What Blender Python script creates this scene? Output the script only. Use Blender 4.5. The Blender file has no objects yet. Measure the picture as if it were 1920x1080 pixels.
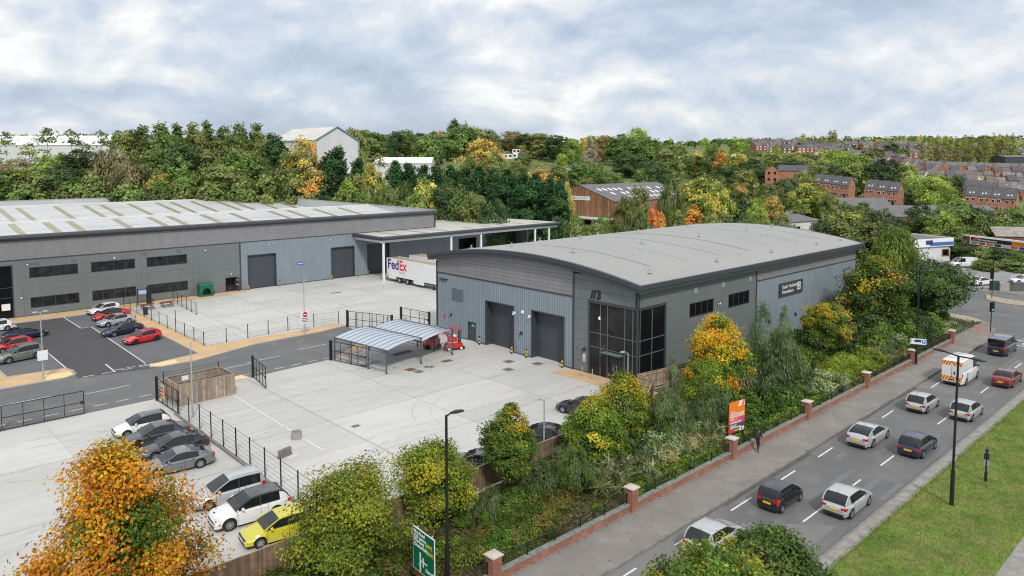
import bpy, math, random
import numpy as np
from mathutils import Vector, Matrix, noise
R = math.radians
rnd = random.Random(7)
SC = bpy.context.scene
COL = SC.collection

# ------------------------------------------------------------------ camera, light, exposure
CAM = (-56.863, -42.894, 22.0)
PITCH, YAW, FPX, PCY = R(4.425), R(43.204), 1390.4, 404.8
cd = bpy.data.cameras.new('camera')
cam = bpy.data.objects.new('camera', cd); COL.objects.link(cam)
cam.location = CAM; cam.rotation_euler = (math.pi/2-PITCH, 0, -YAW)
cd.sensor_width = 36; cd.lens = 36*FPX/1920; cd.shift_y = -(540-PCY)/1920
cd.clip_start = 1; cd.clip_end = 20000
SC.camera = cam

FW = Vector((math.sin(YAW), math.cos(YAW), 0)); RT = Vector((math.cos(YAW), -math.sin(YAW), 0))
_cp, _sp = math.cos(PITCH), math.sin(PITCH)
def ray(px, py):
    a = (px-960)/FPX; b = -(py-PCY)/FPX
    f = FW*_cp + Vector((0, 0, -_sp)); up = FW*_sp + Vector((0, 0, _cp))
    return f + RT*a + up*b
SUN_EL, SUN_AZ = R(42), R(208)          # azimuth clockwise from +Y
W = bpy.data.worlds.new('World'); SC.world = W; W.use_nodes = True
def build_world():
    nt = W.node_tree; nt.nodes.clear()
    def n(t, **k):
        o = nt.nodes.new(t)
        for a, b in k.items(): setattr(o, a, b)
        return o
    L = nt.links.new
    out = n('ShaderNodeOutputWorld')
    sky = n('ShaderNodeTexSky', sky_type='NISHITA', sun_disc=False)
    sky.sun_elevation = SUN_EL; sky.sun_rotation = SUN_AZ; sky.air_density = 1.2; sky.dust_density = 1.5
    bg1 = n('ShaderNodeBackground'); bg1.inputs[1].default_value = .12; L(sky.outputs[0], bg1.inputs[0])
    tc = n('ShaderNodeTexCoord')
    def mp(scale, loc=(0,0,0)):
        m = n('ShaderNodeMapping'); m.inputs['Scale'].default_value = scale; m.inputs['Location'].default_value = loc
        L(tc.outputs['Generated'], m.inputs[0]); return m
    def nz(m, sc, det=8, rough=.55, dist=0.0, lac=2.1):
        t = n('ShaderNodeTexNoise'); t.inputs['Scale'].default_value = sc; t.inputs['Detail'].default_value = det
        t.inputs['Roughness'].default_value = rough; t.inputs['Distortion'].default_value = dist; t.inputs['Lacunarity'].default_value = lac
        L(m.outputs[0], t.inputs['Vector']); return t.outputs['Fac']
    def math_(op, a, b=None, c=None):
        m = n('ShaderNodeMath', operation=op)
        for i, v in enumerate((a, b, c)):
            if v is None: continue
            if isinstance(v, (int, float)): m.inputs[i].default_value = v
            else: L(v, m.inputs[i])
        return m.outputs[0]
    def vm(op, a, b=None, sc=None):
        m = n('ShaderNodeVectorMath', operation=op); L(a, m.inputs[0])
        if b is not None:
            if isinstance(b, tuple): m.inputs[1].default_value = b
            else: L(b, m.inputs[1])
        if sc is not None: m.inputs['Scale'].default_value = sc
        return m.outputs['Value'] if op == 'DOT_PRODUCT' else m.outputs[0]
    def rng(f, a, b, c, d):
        m = n('ShaderNodeMapRange', interpolation_type='SMOOTHSTEP'); L(f, m.inputs[0])
        for i, v in enumerate((a, b, c, d)): m.inputs[i+1].default_value = v
        return m.outputs[0]
    dirn = tc.outputs['Generated']
    warp = n('ShaderNodeTexNoise'); warp.inputs['Scale'].default_value = 7; warp.inputs['Detail'].default_value = 4; L(dirn, warp.inputs['Vector'])
    wv = vm('SCALE', vm('SUBTRACT', warp.outputs['Color'], (.5, .5, .5)), None, .045)
    dw = vm('ADD', dirn, wv)
    def density(shift):                 # heaps of cloud, seen at a height shifted a little upward
        m = n('ShaderNodeMapping'); m.inputs['Scale'].default_value = (1, 1, 2.3); m.inputs['Location'].default_value = (.37, .21, .62+shift*2.3); L(dw, m.inputs[0])
        a = nz(m, 3.7, 11, .55, .2); b = nz(m, 1.9, 3, .5, .2)
        return math_('MULTIPLY_ADD', b, .30, math_('MULTIPLY_ADD', a, .50, .185))
    d0, d1 = density(0), density(.022)
    s = d0
    def toward(px, py, inner, outer, amt):      # where the heavy and the thin cloud stand round the horizon
        v = ray(px, py).normalized(); c = vm('DOT_PRODUCT', dw, (v.x, v.y, v.z))
        return rng(c, math.cos(outer), math.cos(inner), 0, amt)
    for px, py, i_, o_, amt in ((620, 110, .04, .22, .15), (900, 165, .03, .18, .13), (150, 60, .02, .13, .13), (1400, 130, .05, .34, .10), (400, 215, .02, .16, .04), (1330, 40, .05, .3, .02),
                                (330, -40, .03, .16, -.09), (860, -20, .02, .2, -.08), (60, 170, .02, .12, -.045), (1800, 205, .02, .10, -.055), (1660, 240, .01, .08, -.05), (1120, 40, .02, .13, -.03), (1750, 110, .03, .2, .04)):
        s = math_('ADD', s, toward(px, py, i_, o_, amt))
    sx = n('ShaderNodeSeparateXYZ'); L(dirn, sx.inputs[0])
    s = math_('ADD', s, rng(sx.outputs[2], .16, .5, 0, -.07))
    lit = math_('MULTIPLY', math_('SUBTRACT', d0, d1), 2.6)          # sunlit tops, shaded undersides
    s2 = math_('SUBTRACT', s, lit)
    cr = n('ShaderNodeValToRGB'); e = cr.color_ramp
    e.elements[0].position = .455; e.elements[0].color = (1.06, 1.07, 1.08, 1)
    e.elements[1].position = .90; e.elements[1].color = (.44, .52, .66, 1)
    for p, c in ((.51, (.95, .965, .985, 1)), (.57, (.83, .865, .92, 1)), (.64, (.69, .765, .88, 1)), (.74, (.55, .645, .80, 1))):
        k = e.elements.new(p); k.color = c
    L(s2, cr.inputs[0])
    bg2 = n('ShaderNodeBackground'); bg2.inputs[1].default_value = 1.0; L(cr.outputs[0], bg2.inputs[0])
    cov = n('ShaderNodeMapRange'); cov.inputs[1].default_value = .52; cov.inputs[2].default_value = .70; cov.inputs[3].default_value = 1; cov.inputs[4].default_value = .86
    L(s, cov.inputs[0])
    mx = n('ShaderNodeMixShader'); L(cov.outputs[0], mx.inputs[0]); L(bg1.outputs[0], mx.inputs[1]); L(bg2.outputs[0], mx.inputs[2])
    L(mx.outputs[0], out.inputs[0])
build_world()
sd = bpy.data.lights.new('sun', 'SUN'); sd.energy = 2.5; sd.angle = R(7); sd.color = (1, .96, .9)
sun = bpy.data.objects.new('sun', sd); COL.objects.link(sun)
_d = Vector((math.sin(SUN_AZ)*math.cos(SUN_EL), math.cos(SUN_AZ)*math.cos(SUN_EL), math.sin(SUN_EL)))
sun.rotation_euler = _d.to_track_quat('Z', 'Y').to_euler()
SC.view_settings.view_transform = 'Standard'; SC.view_settings.look = 'None'
SC.view_settings.exposure = -0.04; SC.view_settings.gamma = 1
SC.render.engine = 'CYCLES'
SC.cycles.max_bounces = 6; SC.cycles.diffuse_bounces = 3; SC.cycles.glossy_bounces = 3; SC.cycles.transmission_bounces = 4; SC.cycles.transparent_max_bounces = 8
SC.cycles.use_denoising = True; SC.cycles.filter_width = 1.1
SC.cycles.sample_clamp_indirect = 6

# ------------------------------------------------------------------ where things stand: ground points, distances
def G(px, py, z=0.0):
    d = ray(px, py); t = (z-CAM[2])/d.z
    return Vector(CAM) + d*t
def at_u(px, py, u):                    # point at horizontal depth u
    d = ray(px, py); t = u/(d.x*FW.x+d.y*FW.y)
    return Vector(CAM) + d*t
_US = [0, 150, 180, 195, 215, 250, 300, 350, 400, 450, 520, 600, 700, 800, 1000, 1300, 1600, 2200, 3000, 7000]
_TS = {-.72: [0, 0, 3, 8.5, 10.5, 12, 13, 15, 16, 18, 20, 23, 26, 29, 35, 50, 64, 84, 98, 130],
       -.45: [0, 0, 2, 8, 10.5, 12, 13, 15, 16, 19, 22, 26, 31, 34, 38, 46, 60, 80, 94, 130],
       -.26: [0, 0, 1, 5, 8, 10.5, 13, 16, 19, 22, 26, 30, 34, 36, 37, 36, 42, 58, 80, 120],
       -.12: [0, 0, 0, 1, 3, 6, 10, 14, 19, 23, 28, 33, 37, 38, 38, 36, 40, 52, 72, 110],
       .0: [0, 0, 0, .5, 2, 4, 8, 12.5, 17, 21, 26.5, 31, 35, 36, 36, 36, 40, 50, 70, 105],
       .15: [0, 0, 0, 0, 1, 3, 6, 10, 14, 18, 22.5, 27, 32, 35, 37, 40, 44, 54, 72, 105],
       .3: [0, 0, 0, 0, 0, 1, 3.5, 6.5, 9.5, 13, 17, 22, 28, 33, 40, 47, 52, 64, 80, 110],
       .5: [0, 0, 0, 0, 0, 1.5, 2.2, 2.6, 3.5, 6, 10, 15, 21, 26.5, 36, 47, 57, 76, 100, 130],
       .72: [0, 0, 0, 0, 0, 1.2, 1.4, 1.2, 1.2, 4, 9, 14.5, 20, 24, 33, 46, 58, 78, 104, 135]}
_tk = np.array(sorted(_TS)); _tv = np.array([_TS[k] for k in sorted(_TS)])
def hz_ut(u, t):
    u = max(0, u); col = np.array([np.interp(u, _US, _tv[i]) for i in range(len(_tk))])
    return float(np.interp(t, _tk, col))
def hz(x, y):
    dx, dy = x-CAM[0], y-CAM[1]
    u = dx*FW.x+dy*FW.y; v = dx*RT.x+dy*RT.y
    if u < 5: return 0.0
    return hz_ut(u, max(-.72, min(.72, v/u)))
def far(px, u):                         # a spot on the ground at depth u
    p = at_u(px, 400, u); return Vector((p.x, p.y, hz(p.x, p.y)))

# ------------------------------------------------------------------ objects
def root(name, label, cat, loc=(0, 0, 0), rz=0, group=None, scale=None):
    o = bpy.data.objects.new(name, None); COL.objects.link(o); o.empty_display_size = .2
    o.location = loc; o.rotation_euler = (0, 0, rz)
    if scale: o.scale = scale
    tag(o, label, cat, group); return o
def tag(o, label=None, cat=None, group=None, kind=None):
    if label: o['label'] = label
    if cat: o['category'] = cat
    if group: o['group'] = group
    if kind: o['kind'] = kind
    return o
def link(name, me, parent=None, loc=None):
    o = bpy.data.objects.new(name, me); COL.objects.link(o)
    if parent: o.parent = parent
    if loc is not None: o.location = loc
    return o
def copy_tree(o, parent=None):
    c = o.copy(); COL.objects.link(c)
    if parent: c.parent = parent
    for ch in o.children: copy_tree(ch, c)
    return c
class MB:
    def __init__(s): s.v = []; s.f = []; s.m = []
    def add(s, vs, fs, m=0):
        b = len(s.v); s.v += [tuple(p) for p in vs]
        for f in fs: s.f.append([i+b for i in f]); s.m.append(m)
        return s
    def box(s, x0, x1, y0, y1, z0, z1, m=0):
        return s.add([(x0,y0,z0),(x1,y0,z0),(x1,y1,z0),(x0,y1,z0),(x0,y0,z1),(x1,y0,z1),(x1,y1,z1),(x0,y1,z1)],
                     [(0,3,2,1),(4,5,6,7),(0,1,5,4),(1,2,6,5),(2,3,7,6),(3,0,4,7)], m)
    def obox(s, c, a, b, h, m=0):       # centre, three half-axis vectors
        c, a, b, h = Vector(c), Vector(a), Vector(b), Vector(h)
        p = [c-a-b-h, c+a-b-h, c+a+b-h, c-a+b-h, c-a-b+h, c+a-b+h, c+a+b+h, c-a+b+h]
        return s.add(p, [(0,3,2,1),(4,5,6,7),(0,1,5,4),(1,2,6,5),(2,3,7,6),(3,0,4,7)], m)
    def bar(s, p, q, w, h=None, m=0, up=(0,0,1)):
        p, q = Vector(p), Vector(q); d = q-p; h = h or w
        L_ = d.length
        if L_ < 1e-6: return s
        d /= L_; u = Vector(up)
        if abs(d.dot(u)) > .98: u = Vector((1, 0, 0))
        sd_ = d.cross(u).normalized(); u = sd_.cross(d)
        return s.obox((p+q)/2, d*L_/2, sd_*w/2, u*h/2, m)
    def quad(s, a, b, c, d, m=0): return s.add([a, b, c, d], [(0,1,2,3)], m)
    def poly(s, pts, m=0): return s.add(pts, [tuple(range(len(pts)))], m)
    def prism(s, pts, z0, z1, m=0):
        n = len(pts); A = sum(pts[i][0]*pts[(i+1)%n][1]-pts[(i+1)%n][0]*pts[i][1] for i in range(n))
        if A < 0: pts = pts[::-1]
        vs = [(x, y, z0) for x, y in pts]+[(x, y, z1) for x, y in pts]
        return s.add(vs, [tuple(range(n-1,-1,-1)), tuple(range(n,2*n))]+[(i,(i+1)%n,n+(i+1)%n,n+i) for i in range(n)], m)
    def tube(s, p, q, r0, r1=None, n=8, m=0, caps=True):
        p, q = Vector(p), Vector(q); r1 = r0 if r1 is None else r1; d = (q-p).normalized()
        u = d.cross(Vector((0,0,1)) if abs(d.z) < .9 else Vector((1,0,0))).normalized(); w = d.cross(u)
        vs = [p+(u*math.cos(k*6.28319/n)+w*math.sin(k*6.28319/n))*r0 for k in range(n)]+[q+(u*math.cos(k*6.28319/n)+w*math.sin(k*6.28319/n))*r1 for k in range(n)]
        fs = [(k,n+k,n+(k+1)%n,(k+1)%n) for k in range(n)]
        if caps: fs += [tuple(range(n)), tuple(range(2*n-1,n-1,-1))]
        return s.add(vs, [f[::-1] for f in fs], m)
    def path(s, pts, rs, n=7, m=0):
        for i in range(len(pts)-1): s.tube(pts[i], pts[i+1], rs[i], rs[i+1], n, m, i in (0, len(pts)-2))
        return s
    def rings(s, rr, m=0, closed=True, caps=True):
        n = len(rr[0]); vs = [p for r_ in rr for p in r_]; fs = []
        for i in range(len(rr)-1):
            for k in range(n if closed else n-1): fs.append((i*n+k, i*n+(k+1)%n, (i+1)*n+(k+1)%n, (i+1)*n+k))
        if caps and closed: fs += [tuple(range(n-1,-1,-1)), tuple((len(rr)-1)*n+k for k in range(n))]
        return s.add(vs, fs, m)
    def ball(s, c, r, n=10, k=6, m=0, sz=1):
        rr = []
        for i in range(1, k):
            a = math.pi*i/k
            rr.append([(c[0]+r*math.sin(a)*math.cos(j*6.28319/n), c[1]+r*math.sin(a)*math.sin(j*6.28319/n), c[2]-sz*r*math.cos(a)) for j in range(n)])
        return s.rings(rr, m)
    def mesh(s, name, mats, off=(0,0,0), smooth=None):
        me = bpy.data.meshes.new(name); ox, oy, oz = off
        me.from_pydata([(x-ox, y-oy, z-oz) for x, y, z in s.v], [], s.f)
        for m in (mats if isinstance(mats, (list, tuple)) else [mats]): me.materials.append(m)
        if s.m and max(s.m): me.polygons.foreach_set('material_index', s.m)
        if smooth:
            me.polygons.foreach_set('use_smooth', [True]*len(me.polygons)); me.set_sharp_from_angle(angle=R(smooth))
        me.update(); return me
    def build(s, name, mats, parent=None, local=False, smooth=None):
        off = (0, 0, 0)
        if parent and not local:
            p = parent
            while p.parent: p = p.parent
            off = p.location
        return link(name, s.mesh(name, mats, off, smooth), parent)
    def solo(s, name, mats, label, cat, group=None, smooth=None, at=None):
        at = at or (sum(p[0] for p in s.v)/len(s.v), sum(p[1] for p in s.v)/len(s.v), min(p[2] for p in s.v))
        o = link(name, s.mesh(name, mats, at, smooth)); o.location = at
        return tag(o, label, cat, group)
    def struct(s, name, mats, kind='structure', smooth=None):
        return tag(link(name, s.mesh(name, mats, (0,0,0), smooth)), kind=kind)
def text(name, body, size, mat, p, right, up, parent=None, align='LEFT', bold=0.0, sx=1.0, ext=.004, shear=0):
    c = bpy.data.curves.new(name, 'FONT'); c.body = body; c.size = size; c.align_x = align; c.align_y = 'CENTER'
    c.offset = bold; c.extrude = ext; c.resolution_u = 3; c.shear = shear; c.space_character = 1.0
    o = bpy.data.objects.new(name, c); COL.objects.link(o)
    dg = bpy.context.evaluated_depsgraph_get(); me = bpy.data.meshes.new_from_object(o.evaluated_get(dg))
    bpy.data.objects.remove(o); bpy.data.curves.remove(c)
    r, u = Vector(right).normalized(), Vector(up).normalized(); n = r.cross(u)
    M = Matrix((r*sx, u, n)).transposed().to_4x4(); M.translation = Vector(p)
    if parent:
        q = parent
        while q.parent: q = q.parent
        M.translation = Vector(p)-q.location
    me.transform(M); me.materials.clear(); me.materials.append(mat); me.name = name
    return link(name, me, parent)

# ------------------------------------------------------------------ materials
_mats = {}
def pm(name, col, rough=.6, metal=0.0, var=.12, vs=3.0, bump=0.0, bs=40.0, coat=0.0, spec=.5, emit=None, coord='Object', dirt=None, alpha=1.0, var2=0.0, vs2=.3, streak=0.0):
    if name in _mats: return _mats[name]
    m = bpy.data.materials.new(name); m.use_nodes = True; nt = m.node_tree; b = nt.nodes['Principled BSDF']; L = nt.links.new
    b.inputs['Roughness'].default_value = rough; b.inputs['Metallic'].default_value = metal; b.inputs['Specular IOR Level'].default_value = spec
    b.inputs['Coat Weight'].default_value = coat; b.inputs['Coat Roughness'].default_value = .04
    tc = nt.nodes.new('ShaderNodeTexCoord')
    src = tc.outputs[coord]
    def nz(sc, det=6, rough_=.6):
        t = nt.nodes.new('ShaderNodeTexNoise'); t.inputs['Scale'].default_value = sc; t.inputs['Detail'].default_value = det; t.inputs['Roughness'].default_value = rough_
        L(src, t.inputs['Vector']); return t.outputs['Fac']
    base = None
    def mulvar(prev, fac, amt):
        mr = nt.nodes.new('ShaderNodeMapRange'); mr.inputs[1].default_value = .3; mr.inputs[2].default_value = .7
        mr.inputs[3].default_value = 1-amt; mr.inputs[4].default_value = 1+amt; L(fac, mr.inputs[0])
        mx = nt.nodes.new('ShaderNodeVectorMath'); mx.operation = 'SCALE'; L(mr.outputs[0], mx.inputs['Scale'])
        if prev is None: mx.inputs[0].default_value = col[:3]
        else: L(prev, mx.inputs[0])
        return mx.outputs[0]
    if var: base = mulvar(base, nz(vs), var)
    if var2: base = mulvar(base, nz(vs2, 4), var2)
    if streak:                          # rain streaks running down
        mp_ = nt.nodes.new('ShaderNodeMapping'); mp_.inputs['Scale'].default_value = (2.2, 2.2, .12); L(src, mp_.inputs[0])
        t_ = nt.nodes.new('ShaderNodeTexNoise'); t_.inputs['Scale'].default_value = 1.5; t_.inputs['Detail'].default_value = 7; L(mp_.outputs[0], t_.inputs['Vector']); base = mulvar(base, t_.outputs['Fac'], streak)
    if dirt:                            # (colour, scale, low, high): worn or stained patches
        mr = nt.nodes.new('ShaderNodeMapRange'); mr.inputs[1].default_value = dirt[2]; mr.inputs[2].default_value = dirt[3]; L(nz(dirt[1], 8), mr.inputs[0])
        mx = nt.nodes.new('ShaderNodeMix'); mx.data_type = 'RGBA'; L(mr.outputs[0], mx.inputs[0])
        if base is None: mx.inputs[6].default_value = (*col[:3], 1)
        else: L(base, mx.inputs[6])
        mx.inputs[7].default_value = (*dirt[0], 1); base = mx.outputs[2]
    if base is None: b.inputs['Base Color'].default_value = (*col[:3], 1)
    else: L(base, b.inputs['Base Color'])
    if bump:
        bp = nt.nodes.new('ShaderNodeBump'); bp.inputs['Strength'].default_value = bump; bp.inputs['Distance'].default_value = .05
        L(nz(bs, 4), bp.inputs['Height']); L(bp.outputs[0], b.inputs['Normal'])
    if emit: b.inputs['Emission Color'].default_value = (*emit[:3], 1); b.inputs['Emission Strength'].default_value = emit[3]
    if alpha < 1: b.inputs['Alpha'].default_value = alpha
    _mats[name] = m; return m
def leafmat(name, trans=.36):
    m = bpy.data.materials.new(name); m.use_nodes = True; nt = m.node_tree; L = nt.links.new; nt.nodes.clear()
    out = nt.nodes.new('ShaderNodeOutputMaterial'); at = nt.nodes.new('ShaderNodeAttribute'); at.attribute_name = 'Col'
    oi = nt.nodes.new('ShaderNodeObjectInfo')
    hs = nt.nodes.new('ShaderNodeHueSaturation')
    h = nt.nodes.new('ShaderNodeMapRange'); h.inputs[3].default_value = .485; h.inputs[4].default_value = .515; L(oi.outputs['Random'], h.inputs[0]); L(h.outputs[0], hs.inputs['Hue'])
    mm = nt.nodes.new('ShaderNodeMath'); mm.operation = 'MULTIPLY'; mm.inputs[1].default_value = 7.31; L(oi.outputs['Random'], mm.inputs[0])
    fr = nt.nodes.new('ShaderNodeMath'); fr.operation = 'FRACT'; L(mm.outputs[0], fr.inputs[0])
    v = nt.nodes.new('ShaderNodeMapRange'); v.inputs[3].default_value = .82; v.inputs[4].default_value = 1.2; L(fr.outputs[0], v.inputs[0]); L(v.outputs[0], hs.inputs['Value'])
    L(at.outputs['Color'], hs.inputs['Color'])
    d = nt.nodes.new('ShaderNodeBsdfPrincipled'); d.inputs['Roughness'].default_value = .5; d.inputs['Specular IOR Level'].default_value = .25; L(hs.outputs[0], d.inputs['Base Color'])
    t = nt.nodes.new('ShaderNodeBsdfTranslucent'); L(hs.outputs[0], t.inputs[0])
    mx = nt.nodes.new('ShaderNodeMixShader'); mx.inputs[0].default_value = trans; L(d.outputs[0], mx.inputs[1]); L(t.outputs[0], mx.inputs[2]); L(mx.outputs[0], out.inputs[0])
    return m
LEAF = leafmat('leaf')
ANTH = pm('anthracite_metal', (.045, .053, .066), .45, .0, .06, 1.0)
DARKD = pm('door_anthracite', (.055, .062, .073), .5, 0, .08, .6)
BLACKM = pm('black_metal', (.012, .012, .014), .5, 0, .1)
GALV = pm('galvanised_steel', (.42, .44, .46), .45, .3, .1, 4)
WHITEP = pm('white_paint', (.75, .76, .77), .5, 0, .05)
GLASS = pm('dark_glass', (.008, .009, .010), .06, 0, 0, spec=.16)
GLASS2 = pm('office_glass', (.022, .023, .025), .05, 0, .6, 1.1, spec=.25)
CARGLASS = pm('car_glass', (.012, .015, .018), .03, 0, .4, 2.5, spec=.55)
RUBBER = pm('tyre_rubber', (.014, .014, .015), .8, 0, .1)
ALLOY = pm('alloy_wheel', (.42, .43, .45), .3, .7, 0)
ALLOYD = pm('dark_alloy', (.06, .06, .065), .35, .6, 0)
PLASTIC = pm('black_plastic', (.02, .02, .022), .6, 0, .05)
REDL = pm('red_lens', (.42, .012, .014), .12, 0, 0, coat=.6)
LAMPL = pm('clear_lens', (.62, .65, .68), .1, 0, 0, coat=.8)
PLATEY = pm('yellow_plate', (.75, .5, .02), .4, 0, 0)
BRICK = None
# ------------------------------------------------------------------ ground and surfaces
def ground_mat():
    m = pm('rough_grass', (.12, .165, .04), .95, 0, .35, .12, .6, 1.5, coord='Object', dirt=((.19, .17, .07), .045, .5, .66), var2=.3, vs2=.02)
    return m
def build_ground():
    az = [R(-180+i*6) for i in range(20)]+[R(-60+i*1.5) for i in range(81)]+[R(66+i*6) for i in range(20)]
    rs = [3, 12, 30, 60, 100, 140, 165, 180, 190, 200, 212, 225, 240, 260, 280, 305, 335, 370, 410, 450, 500, 560, 620, 700, 800, 920, 1080, 1300, 1600, 2000, 2500, 3000, 3600]
    vs = []; n = len(az)
    for r_ in rs:
        for a in az:
            x = CAM[0]+r_*(FW.x*math.cos(a)+RT.x*math.sin(a)); y = CAM[1]+r_*(FW.y*math.cos(a)+RT.y*math.sin(a))
            z = hz(x, y) if abs(a) < R(100) else 0
            if r_ > 160: z += .5*noise.noise(Vector((x*.03, y*.03, 0)))*min(1, z/3)
            if r_ > 1500: z += (r_/2600)*7*noise.noise(Vector((x*.0016, y*.0016, 3)))
            vs.append((x, y, z-.05))
    fs = [(i*n+k, i*n+(k+1) % n, (i+1)*n+(k+1) % n, (i+1)*n+k) for i in range(len(rs)-1) for k in range(n)]
    b = len(vs); fs.append(tuple(range(n-1, -1, -1)))
    mb = MB(); mb.add(vs, fs); mb.struct('ground', ground_mat(), smooth=60)
build_ground()
ASPH = pm('road_asphalt', (.135, .136, .138), .85, 0, .10, 18, .25, 90, dirt=((.185, .182, .177), .35, .48, .75), var2=.14, vs2=.12)
ASPHP = pm('park_asphalt', (.070, .067, .070), .85, 0, .12, 25, .25, 90, var2=.10, vs2=.2)
ASPHB = pm('bay_asphalt', (.125, .128, .138), .85, 0, .14, 22, .25, 90, dirt=((.19, .19, .19), 3.0, .58, .75), var2=.12, vs2=.3)
def concrete_mat(name, tyre):
    m = bpy.data.materials.new(name); m.use_nodes = True; nt = m.node_tree; b = nt.nodes['Principled BSDF']; L = nt.links.new
    b.inputs['Roughness'].default_value = .75; b.inputs['Specular IOR Level'].default_value = .3
    tc = nt.nodes.new('ShaderNodeTexCoord')
    def nz(sc, det, r_=.6, scale=(1,1,1), dist=0):
        mpn = nt.nodes.new('ShaderNodeMapping'); mpn.inputs['Scale'].default_value = scale; L(tc.outputs['Object'], mpn.inputs[0])
        t = nt.nodes.new('ShaderNodeTexNoise'); t.inputs['Scale'].default_value = sc; t.inputs['Detail'].default_value = det; t.inputs['Roughness'].default_value = r_; t.inputs['Distortion'].default_value = dist
        L(mpn.outputs[0], t.inputs['Vector']); return t.outputs['Fac']
    def ramp(f, lo, hi, a, c):
        mr = nt.nodes.new('ShaderNodeMapRange'); mr.inputs[1].default_value = lo; mr.inputs[2].default_value = hi; mr.inputs[3].default_value = a; mr.inputs[4].default_value = c; L(f, mr.inputs[0]); return mr.outputs[0]
    def mix(f, a, c):
        x = nt.nodes.new('ShaderNodeMix'); x.data_type = 'RGBA'; L(f, x.inputs[0])
        for i, v in ((6, a), (7, c)):
            if isinstance(v, tuple): x.inputs[i].default_value = (*v, 1)
            else: L(v, x.inputs[i])
        return x.outputs[2]
    c = mix(ramp(nz(.11, 6), .35, .65, 0, 1), (.565, .56, .545), (.505, .50, .48))
    c = mix(ramp(nz(.5, 8, .65, (.35, 1.6, 1), .8), .50, .78, 0, .55), c, (.36, .36, .355))
    c = mix(ramp(nz(2.2, 8, .7, (.3, 1.4, 1), 1.2), .56, .80, 0, .5), c, (.31, .31, .31))
    c = mix(ramp(nz(9, 5), .35, .75, 0, .18), c, (.46, .46, .45))
    if tyre:                            # tyre sweeps where lorries turn
        for cx, cy, sc, f in tyre:
            mpn = nt.nodes.new('ShaderNodeMapping'); mpn.inputs['Location'].default_value = (-cx, -cy, 0); L(tc.outputs['Object'], mpn.inputs[0])
            wv = nt.nodes.new('ShaderNodeTexWave'); wv.wave_type = 'RINGS'; wv.rings_direction = 'Z'; wv.inputs['Scale'].default_value = sc; wv.inputs['Distortion'].default_value = 4.0; wv.inputs['Detail'].default_value = 3; wv.inputs['Detail Scale'].default_value = .25
            L(mpn.outputs[0], wv.inputs['Vector'])
            ln = nt.nodes.new('ShaderNodeVectorMath'); ln.operation = 'LENGTH'; L(mpn.outputs[0], ln.inputs[0])
            k = nt.nodes.new('ShaderNodeMath'); k.operation = 'MULTIPLY'; L(ramp(wv.outputs['Fac'], .80, .98, 0, f), k.inputs[0])
            k2 = nt.nodes.new('ShaderNodeMath'); k2.operation = 'MULTIPLY'; L(k.outputs[0], k2.inputs[0]); L(ramp(nz(.16, 3), .42, .6, 0, 1), k2.inputs[1])
            k3 = nt.nodes.new('ShaderNodeMath'); k3.operation = 'MULTIPLY'; L(k2.outputs[0], k3.inputs[0]); L(ramp(ln.outputs['Value'], 14, 20, 1, 0), k3.inputs[1])
            c = mix(k3.outputs[0], c, (.30, .30, .305))
    c = mix(ramp(nz(.23, 3, .5), .60, .72, 0, .45), c, (.50, .48, .43)); c = mix(ramp(nz(1.1, 2, .4), .73, .78, 0, .55), c, (.25, .25, .25))
    br = nt.nodes.new('ShaderNodeTexBrick'); br.offset = 0; br.inputs['Scale'].default_value = 1; br.inputs['Brick Width'].default_value = 8.8; br.inputs['Row Height'].default_value = 6.0; br.inputs['Mortar Size'].default_value = .015
    br.inputs['Color1'].default_value = (.90, .90, .89, 1); br.inputs['Color2'].default_value = (1.04, 1.04, 1.04, 1); br.inputs['Mortar'].default_value = (.6, .6, .6, 1); L(tc.outputs['Object'], br.inputs['Vector'])
    v = nt.nodes.new('ShaderNodeVectorMath'); v.operation = 'MULTIPLY'; L(c, v.inputs[0]); L(br.outputs['Color'], v.inputs[1]); L(v.outputs[0], b.inputs['Base Color']); return m
CONC = concrete_mat('yard_concrete', [(4, 57, .36, .5), (16, 60, .3, .45)])
CONC2 = concrete_mat('front_yard_concrete', [(-14, 30, .2, .3)])
JOINT = pm('joint_sealant', (.26, .26, .255), .8, 0, .2)
TAN = pm('resin_path', (.56, .385, .215), .85, 0, .12, 6, .2, 80, var2=.10, vs2=.5)
TACT = pm('tactile_paving', (.72, .58, .30), .85, 0, .12, 3, .3, 30)
KERB = pm('kerb_concrete', (.36, .35, .33), .85, 0, .15, 3)
KERBO = pm('old_kerb_stone', (.21, .20, .18), .9, 0, .25, 1.5, .3, 20)
FOOT = pm('footway_asphalt', (.215, .200, .186), .9, 0, .10, 12, .25, 70, dirt=((.265, .25, .23), .5, .5, .75), var2=.12, vs2=.25)
LINE = pm('road_paint', (.70, .70, .69), .7, 0, .18, 6, dirt=((.38, .38, .38), 7, .56, .68))
SOIL = pm('soil_with_litter', (.10, .075, .048), .95, 0, .45, 4, .8, 12, dirt=((.24, .17, .095), 5, .52, .66), var2=.3, vs2=.4)
PAVER = pm('edge_pavers', (.27, .255, .24), .9, 0, .25, 1.6, .4, 12)
LAWN = pm('mown_grass', (.12, .185, .028), .95, 0, .3, 5, .6, 50, dirt=((.23, .215, .07), .6, .44, .66), var2=.4, vs2=.5)

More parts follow.
